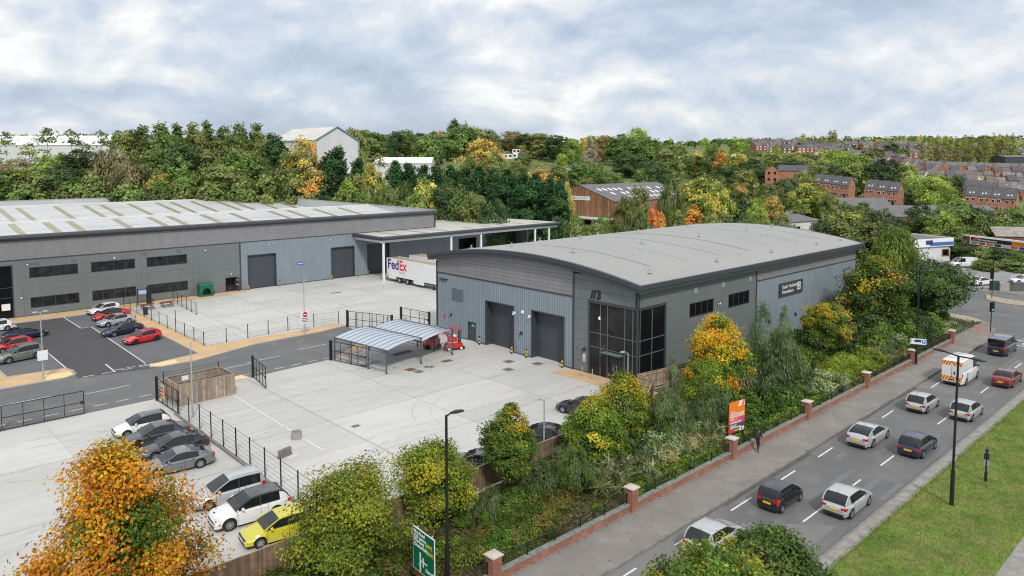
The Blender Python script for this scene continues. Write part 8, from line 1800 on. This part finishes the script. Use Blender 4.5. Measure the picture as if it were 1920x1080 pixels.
# timber-clad workshop
A = at_u(1152, 400, 221); X0 = A.x; ze = at_u(1152, 378, 221).z; ap = on_axis(1086, 347, 0, X0); D = 2*(ap.y-A.y); Rr = on_axis(1192, 343, 1, ap.y); L_ = Rr.x-X0+12
t = root('timber_workshop', 'rust-brown timber clad workshop with a grey roof dotted with white rooflights', 'workshop', (A.x, A.y, 0)); P, wl, rf, k = shell(t, (X0, A.y), (1, 0), (0, 1), L_, D, 0, ze, ap.z, BRICK, ASBR, .3)
mb = MB(); n = 46
for s in range(n):
    y0, y1 = D*s/n, D*(s+1)/n; zt_ = ze+(ap.z-ze)*(1-abs((y0+y1)/2-D/2)/(D/2)); dd = .06+.05*(s % 2); mb.add([P(-dd, y0, 4.2), P(-dd, y1, 4.2), P(-dd, y1, zt_-.15), P(-dd, y0, zt_-.15), P(0, y0, 4.2), P(0, y1, 4.2), P(0, y1, zt_-.15), P(0, y0, zt_-.15)], [(0,3,2,1), (0,1,5,4), (1,2,6,5), (2,3,7,6), (3,0,4,7)], rnd.randrange(4))
mb.build('timber_cladding', BOARDS['rust_timber_cladding'], wl)
mb = MB(); mb.obox(P(-.16, D*.52, ze+.55), (0, 5.2, 0), (.05, 0, 0), (0, 0, .62)); s_ = mb.build('sign_board', WHITEP, t)
mb = MB(); mb.obox(P(-.23, D*.52+3.2, ze+.55), (0, 1.7, 0), (.02, 0, 0), (0, 0, .36)); mb.build('sign_mark', pm('sign_mark_blue', (.03, .06, .3), .5), s_)
text('lettering', 'ELECTRICAL', 1.0, pm('pale_blue', (.35, .45, .6), .5), P(-.24, D*.52+1.3, ze+.55), (0, -1, 0), (0, 0, 1), s_, sx=.95)
mb = MB(); mb.obox(P(-2.2, D*.35, 3.9), (2.2, 0, 0), (0, D*.36, 0), (0, 0, .2)); mb.build('flat_canopy', WSHED, t)
mb = MB(); mb.obox(P(-1.9, D*.18, 2.0), (.1, 0, 0), (0, 2.4, 0), (0, 0, 1.7)); mb.build('shop_window', WSHED, t)
mb = MB(); mb.obox(P(-2.02, D*.18+.6, 2.3), (.02, 0, 0), (0, .5, 0), (0, 0, .5)); mb.obox(P(-2.02, D*.18-1, 1.2), (.02, 0, 0), (0, .3, 0), (0, 0, .3)); mb.build('window_posters', pm('poster_blue', (.03, .05, .25), .5), t)
for rr, (f, cols) in enumerate(((.66, range(1, 14)), (.42, range(2, 15)), (.2, range(4, 15)))):
    for c in cols:
        if (c*7+rr*3) % 6 == 0: continue
        x = 1.5+c*L_/16; b = D/2*f; mb = MB(); z = ze+(ap.z-ze)*f+.15; mb.obox(P(x, b, z), (.55, 0, 0), Vector((0, .9, .9*k)), (0, 0, .03)); mb.build('rooflight', WHITEP, rf)
for a, z in ((L_-14, ze-1.8), (L_-9, ze-4.6), (L_-5, ze-1.8)): pwin(t, P, a, z, 2.2, 1.3)
# grey roofed units between the arched roof and the town houses
def block(px, py, u, L_, D, ze, rise, ang, label, wall, roof, name='industrial_unit'):
    A = at_u(px, py, u); t = root(name, label, 'industrial unit', (A.x, A.y, 0), group='low grey industrial units'); e = Vector((math.cos(R(ang)), math.sin(R(ang)), 0)); P, wl, rf, k = shell(t, (A.x, A.y), e, (-e.y, e.x), L_, D, -1, ze, ze+rise, wall, roof, .4); return t, P, rf
t, P, rf = block(1442, 425, 205, 22, 16, 4.0, 1.2, -12, 'pale walled unit with a low grey roof behind the ridge of the arched roof', WSHED, ASBR)
for a in (2, 6, 11): pwin(t, P, a, 1.4, 2.2, 1.2, PLASTIC)
mb = MB(); mb.tube(P(10, 5, 4.6), P(10, 5, 6.6), .2, .2, 8); mb.build('flue', GALV, rf)
block(1535, 400, 262, 26, 16, 4.5, 3.2, -46, 'steep grey roofed unit below the left town houses', WSHED, ASBR)
t, P, rf = block(1640, 425, 228, 40, 24, 4.2, 2.6, -46, 'large weathered grey roofed unit with an orange end wall behind the dark trees', BRICK, ASBR)
mb = MB(); mb.obox(P(40.06, 14, 2), -P(0, 0, 0)*0+Vector((math.cos(R(-46)), math.sin(R(-46)), 0))*.05, Vector((-math.sin(R(-46)), math.cos(R(-46)), 0))*7, (0, 0, 2.6)); mb.build('end_panel', pm('ochre_panel', (.50, .24, .10), .7, 0, .1, 1), t)
A = at_u(1494, 395, 232); t = root('storage_container', 'bright blue shipping container beside the yellow-green tree', 'container', (A.x, A.y, 0)); e = RT; mb = MB(); z = 1.5; mb.obox(A-Vector((0, 0, A.z))+Vector((0, 0, z+1.4)), RT*1.3, FW*3, (0, 0, 1.6)); mb.build('container_body', pm('container_blue', (.03, .08, .36), .5), t)
mb = MB()
for s in range(-5, 6): mb.obox(A-Vector((0, 0, A.z))+RT*(s*.24)-FW*3.02+Vector((0, 0, z+1.4)), RT*.05, FW*.03, (0, 0, 1.5))
mb.build('corrugation', pm('container_rib', (.02, .06, .28), .5), t)
block(1503, 400, 240, 10, 12, 4.0, 1.5, -40, 'small white walled store beside the blue container', WSHED, ASBR)
# corner garage with a white and blue fascia
A = G(1712, 494); t = root('corner_garage', 'flat-roofed white garage with a blue striped fascia beyond the weeping tree', 'garage', (A.x, A.y, 0)); B_ = G(1781, 489); e = B_-A; e.z = 0; L_ = e.length; e.normalize(); nb = Vector((-e.y, e.x, 0)); P = lambda a, b, z: Vector((A.x, A.y, 0))+e*a+nb*b+Vector((0, 0, z))
mb = MB(); mb.obox(P(L_/2, 6, 1.9), e*L_/2, nb*6, (0, 0, 2)); mb.build('walls', WSHED, t)
mb = MB(); mb.obox(P(L_/2, 6, 4.75), e*(L_/2+.2), nb*6.3, (0, 0, .1)); mb.build('roof', ASBR, t)
mb = MB(); mb.obox(P(L_/2, -.35, 4.2), e*(L_/2+.3), nb*.1, (0, 0, .85)); mb.obox(P(L_+.3, 6, 4.2), e*.1, nb*6.3, (0, 0, .85)); f_ = mb.build('fascia', WHITEP, t)
mb = MB(); mb.obox(P(L_*.7, -.46, 3.9), e*L_*.32, nb*.02, (0, 0, .38)); mb.build('blue_stripe', pm('fascia_blue', (.06, .14, .38), .5), f_)
mb = MB(); mb.obox(P(L_*.36, -.46, 4.3), e*1.0, nb*.02, (0, 0, .45)); mb.build('fascia_logo', pm('fascia_navy', (.03, .05, .15), .5), f_)
mb = MB(); mb.obox(P(L_*.86, -.03, 1.9), e*1.1, nb*.05, (0, 0, .8)); w_ = mb.build('window', pm('brown_frame', (.25, .13, .08), .6), t); mb = MB(); mb.obox(P(L_*.86, -.09, 1.9), e*.8, nb*.02, (0, 0, .6)); mb.build('pane', GLASS, w_)
# billboard on the dark brick wall
A, B_ = at_u(1818, 455, 168), at_u(1950, 468, 152); e = B_-A; e.z = 0; L_ = e.length; e.normalize(); nb = Vector((-e.y, e.x, 0)); z0, z1 = at_u(1818, 456, 168).z, at_u(1818, 442, 168).z; P = lambda a, b, z: Vector((A.x, A.y, 0))+e*a+nb*b+Vector((0, 0, z))
t = root('brick_wall', 'dark brick wall carrying the long roadside advertising board at the right edge', 'wall', (A.x, A.y, 0)); mb = MB(); mb.obox(P(L_/2-1.5, .5, z1/2-.2), e*(L_/2+2), nb*.25, (0, 0, z1/2)); mb.build('brickwork', BRICKD, t); mb = MB(); mb.obox(P(L_/2-1.5, .45, z1-.05), e*(L_/2+2.3), nb*.35, (0, 0, .14)); mb.build('white_coping', WHITEP, t)
bb = root('advertising_board', 'long black, orange and white advertising board fixed on the dark brick wall', 'billboard', (A.x, A.y, z0)); h = z1-z0
mb = MB(); mb.obox(P(L_/2, .1, (z0+z1)/2-.15), e*L_/2, nb*.08, (0, 0, h/2)); mb.build('backing', WHITEP, bb)
def ad(a0, a1, f0, f1, m, sk=0, nm='ad_panel', d=-.0):
    mb = MB(); mb.poly([P(a0, d, z0-.15+h*f0), P(a1, d, z0-.15+h*f0), P(a1+sk, d, z0-.15+h*f1), P(a0+sk, d, z0-.15+h*f1)]); return mb.build(nm, m, bb)
ad(.3, L_-.2, .45, .95, BLACKM, d=-.004); ad(.3, 1.6, .45, .95, pm('ad_red', (.65, .05, .02), .5), 1.0, d=-.008); ad(L_*.62, L_-.2, .45, .95, OR, d=-.008)
text('lettering', 'EYG Smiths | Eparasol.co', h*.27, WHITEP, P(2.1, -.03, z0-.15+h*.68), e, (0, 0, 1), bb, bold=.02)
for i, m in enumerate(((.05, .35, .28), (.55, .03, .04), (.75, .12, .03), (.02, .02, .025), (.55, .56, .57), (.75, .10, .03), (.02, .06, .28))):
    if i < 7: ad(.4+i*L_*.117, .4+i*L_*.117+L_*.095, .08, .38, pm('ad_%d' % i, m, .5), d=-.004)
A = at_u(1868, 440, 178); t = root('stone_outbuilding', 'old outbuilding with a pale mossy slab roof behind the advertising board', 'outbuilding', (A.x, A.y, 0)); shell(t, (A.x, A.y), (RT-FW*.25), (FW+RT*.25), 14, 9, 0, 3.4, 5.2, BRICKD, pm('mossy_slab_roof', (.30, .27, .24), .9, 0, .3, .9), .3)
A = at_u(1885, 297, 610); t = root('dark_hall', 'long dark flat-roofed hall at the right edge beside the poplar belt', 'hall', (A.x, A.y, 14)); z = hz(A.x, A.y); shell(t, (A.x, A.y), RT, FW, 50, 20, z-2, z+8, z+9.5, ANTH, ASBR, .3)
# hillside garden plots: sheds and the white house
A = at_u(944, 280, 460); t = root('white_house', 'white rendered house with dark windows high on the garden slope', 'house', (A.x, A.y, 20)); z = hz(A.x, A.y)
mb = MB(); O = A-Vector((0, 0, A.z))
for c, w, h_, dz in ((3, 3.2, 1.6, 1.4), (8, 2.5, 1.4, 4.4), (8.5, 3.6, 1.4, 1.6), (-1.5, 2, 1.1, 1.2)): mb.obox(O+RT*c+Vector((0, 0, z+dz)), RT*w, FW*3, (0, 0, h_))
mb.build('walls', WHITEP, t)
for c, dz in ((1.5, 1.6), (4.2, 1.6), (6.8, 4.6), (9, 4.6), (7, 1.8), (10, 1.8)): mb = MB(); mb.obox(O+RT*c-FW*3.02+Vector((0, 0, z+dz)), RT*.7, FW*.06, (0, 0, .55)); mb.build('window', GLASS, t)
mb = MB(); mb.obox(O+RT*8+Vector((0, 0, z+5.9)), RT*2.9, FW*3.2, (0, 0, .12)); mb.obox(O+RT*2.5+Vector((0, 0, z+3.1)), RT*3.6, FW*3.2, (0, 0, .12)); mb.build('flat_roof', ASBR, t)
SHC = [('white', WHITEP, 'pale'), ('red', pm('shed_red', (.38, .03, .02), .6), 'red'), ('grey', WSHED, 'white'), ('brown', FENCEW, 'brown'), ('turq', pm('shed_turquoise', (.03, .36, .42), .5), 'turquoise'), ('dark', SHUT, 'dark')]
def shed(px, py, u, w, D, h_, c, ang=0, flat=False):
    A = far(px, u); z = A.z; cn, m, nm = SHC[c]; e = (RT*math.cos(ang)+FW*math.sin(ang)); n = (FW*math.cos(ang)-RT*math.sin(ang))
    t = root('garden_shed', f'{nm} garden shed '+('beside the golden tree' if px < 930 else 'below the white house' if px < 1020 else 'above the timber workshop roof' if px < 1200 else 'near the orange trees')+' on the plots', 'shed', (A.x, A.y, z), group=f'{nm} garden sheds on the slope'); shell(t, (A.x, A.y), e, n, w, D, z-1, z+h_, z+h_+(.9 if not flat else .25), m, ASBR if c not in (0, 2) else WSHED, .15)
    mb = MB(); P0 = Vector((A.x, A.y, 0)); mb.obox(P0+e*w*.5-n*.03+Vector((0, 0, z+h_*.5)), e*w*.15, n*.03, (0, 0, h_*.4)); mb.build('door', PLASTIC, t)
for s in ((768, 285, 330, 5, 3, 2, 0), (808, 290, 318, 4, 3, 2.3, 2), (845, 290, 320, 4, 4, 2, 5), (740, 274, 380, 3, 3, 2, 2), (822, 270, 400, 4, 3, 2.2, 3), (944, 302, 350, 7, 4, 2.2, 0), (983, 318, 330, 3, 3, 2.4, 1), (998, 318, 330, 6, 3.5, 2.2, 2), (1060, 305, 380, 5, 3, 2, 2), (1082, 305, 372, 7, 3, 1.8, 5), (1150, 312, 330, 8, 3, 1.6, 2), (1172, 316, 318, 6, 3, 2, 4), (1196, 320, 310, 4, 3, 1.8, 1), (1120, 316, 330, 5, 3, 2, 2), (1290, 326, 300, 5, 3, 2, 2), (1305, 330, 295, 4, 3, 2, 0), (1250, 335, 290, 6, 3, 2, 5), (1352, 342, 270, 5, 4, 2.4, 5), (1392, 340, 275, 3, 2, 3, 2), (1225, 335, 280, 6, 3, 1.8, 0), (1185, 330, 290, 6, 3, 1.8, 0), (888, 268, 420, 3, 3, 2, 2), (860, 282, 360, 4, 3, 2, 0)): shed(*s, ang=rt.uniform(-.5, .5), flat=s[5] < 2)
for px, u, c in ((1698, 222, REDP), (1680, 220, WHT)):
    p = far(px, u); o = make_car('hatch', c, ('red' if c is REDP else 'white')+' car parked behind the large weathered roof', group='cars behind the weathered roof'); o.location = (p.x, p.y, p.z+1.3); o.rotation_euler = (0, 0, -YAW)
    o.location.z = 0.3 if False else p.z
# ------------------------------------------------------------------ the person on the footway
def person(x, y, z, ang):
    V, E, Rr = [], [], []
    def v(p, r, par=None):
        V.append(p); Rr.append(r if isinstance(r, tuple) else (r, r)); i = len(V)-1
        if par is not None: E.append((par, i))
        return i
    pel = v((0, 0, .93), (.15, .11)); sp = v((.01, 0, 1.12), (.145, .10), pel); ch = v((.03, 0, 1.32), (.165, .115), sp); nk = v((.05, 0, 1.47), (.062, .06), ch); hd0 = v((.065, 0, 1.55), (.078, .085), nk); hd1 = v((.07, 0, 1.64), (.083, .095), hd0); v((.06, 0, 1.70), (.06, .07), hd1)
    for s, kn, an, to in ((1, (.20, .09, .50), (.24, .09, .10), (.40, .10, .045)), (-1, (.02, -.09, .49), (-.30, -.10, .15), (-.19, -.11, .04))):
        h = v((0, s*.09, .86), .098, pel); k = v(kn, .068, h); c = v(((kn[0]+an[0])/2-.03, kn[1], (kn[2]+an[2])/2+.04), .062, k); a = v(an, .046, c); v(to, (.045, .034), a)
    for s, el, wr in ((1, (-.08, .27, 1.14), (.05, .27, .93)), (-1, (.10, -.26, 1.13), (.27, -.20, 1.02))):
        sh = v((.02, s*.185, 1.40), .066, ch); e_ = v(el, .047, sh); w_ = v(wr, .034, e_); d = (Vector(wr)-Vector(el)).normalized(); pm0 = Vector(wr)+d*.055; pa = v(tuple(pm0), (.032, .020), w_)
        for f, (off, ln_) in enumerate(((-.028, .055), (-.010, .07), (.010, .066), (.026, .05))):
            b = pm0+Vector((off, 0, 0))+d*.035; m = b+d*ln_*.5; tip = m+(d+Vector((.4, -s*.35, 0))).normalized()*ln_*.5; i = v(tuple(b), .0095, pa); j = v(tuple(m), .009, i); v(tuple(tip), .008, j)
        i = v(tuple(pm0+Vector((.035, -s*.01, 0))), .011, pa); v(tuple(pm0+Vector((.055, -s*.02, 0))+d*.04), .010, i)
    me = bpy.data.meshes.new('skeleton'); me.from_pydata(V, E, []); o = bpy.data.objects.new('skeleton', me); COL.objects.link(o)
    md = o.modifiers.new('s', 'SKIN'); md.use_smooth_shade = True
    for i, r_ in enumerate(Rr): me.skin_vertices[0].data[i].radius = r_
    me.skin_vertices[0].data[0].use_root = True; sb = o.modifiers.new('u', 'SUBSURF'); sb.levels = sb.render_levels = 2
    dg = bpy.context.evaluated_depsgraph_get(); bm_ = bpy.data.meshes.new_from_object(o.evaluated_get(dg)); bpy.data.objects.remove(o)
    bm_.materials.clear()
    for m in (pm('dark_jacket', (.016, .018, .026), .8, 0, .2, 8), pm('dark_trousers', (.045, .048, .055), .85, 0, .2, 8), pm('skin', (.48, .27, .19), .6), pm('dark_shoes', (.012, .012, .013), .6)): bm_.materials.append(m)
    for p in bm_.polygons:
        c = p.center; hand = c.z < 1.04 and abs(c.y) > .165 and c.z > .7
        p.material_index = 2 if c.z > 1.495 or hand and (c.z < .92 or c.x > .28) else 3 if c.z < .11 or (c.x < -.2 and c.z < .14) else 1 if c.z < .94 and not hand else 0
    r_ = root('person', 'person in dark jacket and trousers walking along the footway beside the railing', 'person', (x, y, z), ang); link('body', bm_, r_)
    mb = MB(); mb.ball((.05, 0, 1.685), .098, 12, 8, sz=.72); mb.ball((.005, 0, 1.64), .085, 10, 6, sz=.9); mb.build('hair', pm('brown_hair', (.035, .020, .013), .7), r_, True, 60)
    mb = MB()
    mb.ball((.168, 0, 1.625), .014, 6, 4)
    for s in (-.03, .03): mb.ball((.150, s, 1.655), .010, 6, 4)
    for s in (-.088, .088): mb.ball((.06, s, 1.63), .022, 6, 4)
    mb.build('face_features', _mats['skin'], r_, True, 60)
    mb = MB(); mb.box(.155, .165, -.022, .022, 1.588, 1.596); mb.build('mouth', pm('lips', (.35, .12, .1), .6), r_, True)
    c, s = math.cos(ang), math.sin(ang); b = MB(); b.rings([[(-.09-dx, -w, zz), (-.09-dx, w, zz), (-.09, w*1.05, zz), (-.09, -w*1.05, zz)] for zz, w, dx in ((1.0, .13, .10), (1.1, .15, .16), (1.3, .15, .15), (1.42, .11, .07))]); b.v = [(x+p[0]*c-p[1]*s, y+p[0]*s+p[1]*c, z+p[2]) for p in b.v]; b.solo('rucksack', pm('navy_bag', (.02, .022, .05), .8), 'dark rucksack on the back of the person on the footway', 'rucksack', smooth=50)
q = G(1421, 847, .1); person(q.x, q.y, .1, R(12))
# ------------------------------------------------------------------ look-alikes told apart by their order from left to right
def name_apart():
    bpy.context.view_layer.update()
    nth_ = 'first second third fourth fifth sixth seventh eighth ninth tenth eleventh twelfth thirteenth fourteenth fifteenth sixteenth seventeenth eighteenth nineteenth twentieth'.split()
    same = {}
    for o in SC.objects:
        if o.parent is None and o.get('label'): same.setdefault(o['label'], []).append(o)
    for lab, os_ in same.items():
        if not 2 <= len(os_) <= 20 or len(lab.split()) > 12: continue
        def px(o):
            d = o.location-Vector(CAM); return d.dot(RT)/max(1, d.dot(FW))
        for i, o in enumerate(sorted(os_, key=px)): o['label'] = lab+', '+nth_[i]+' from the left'
name_apart()
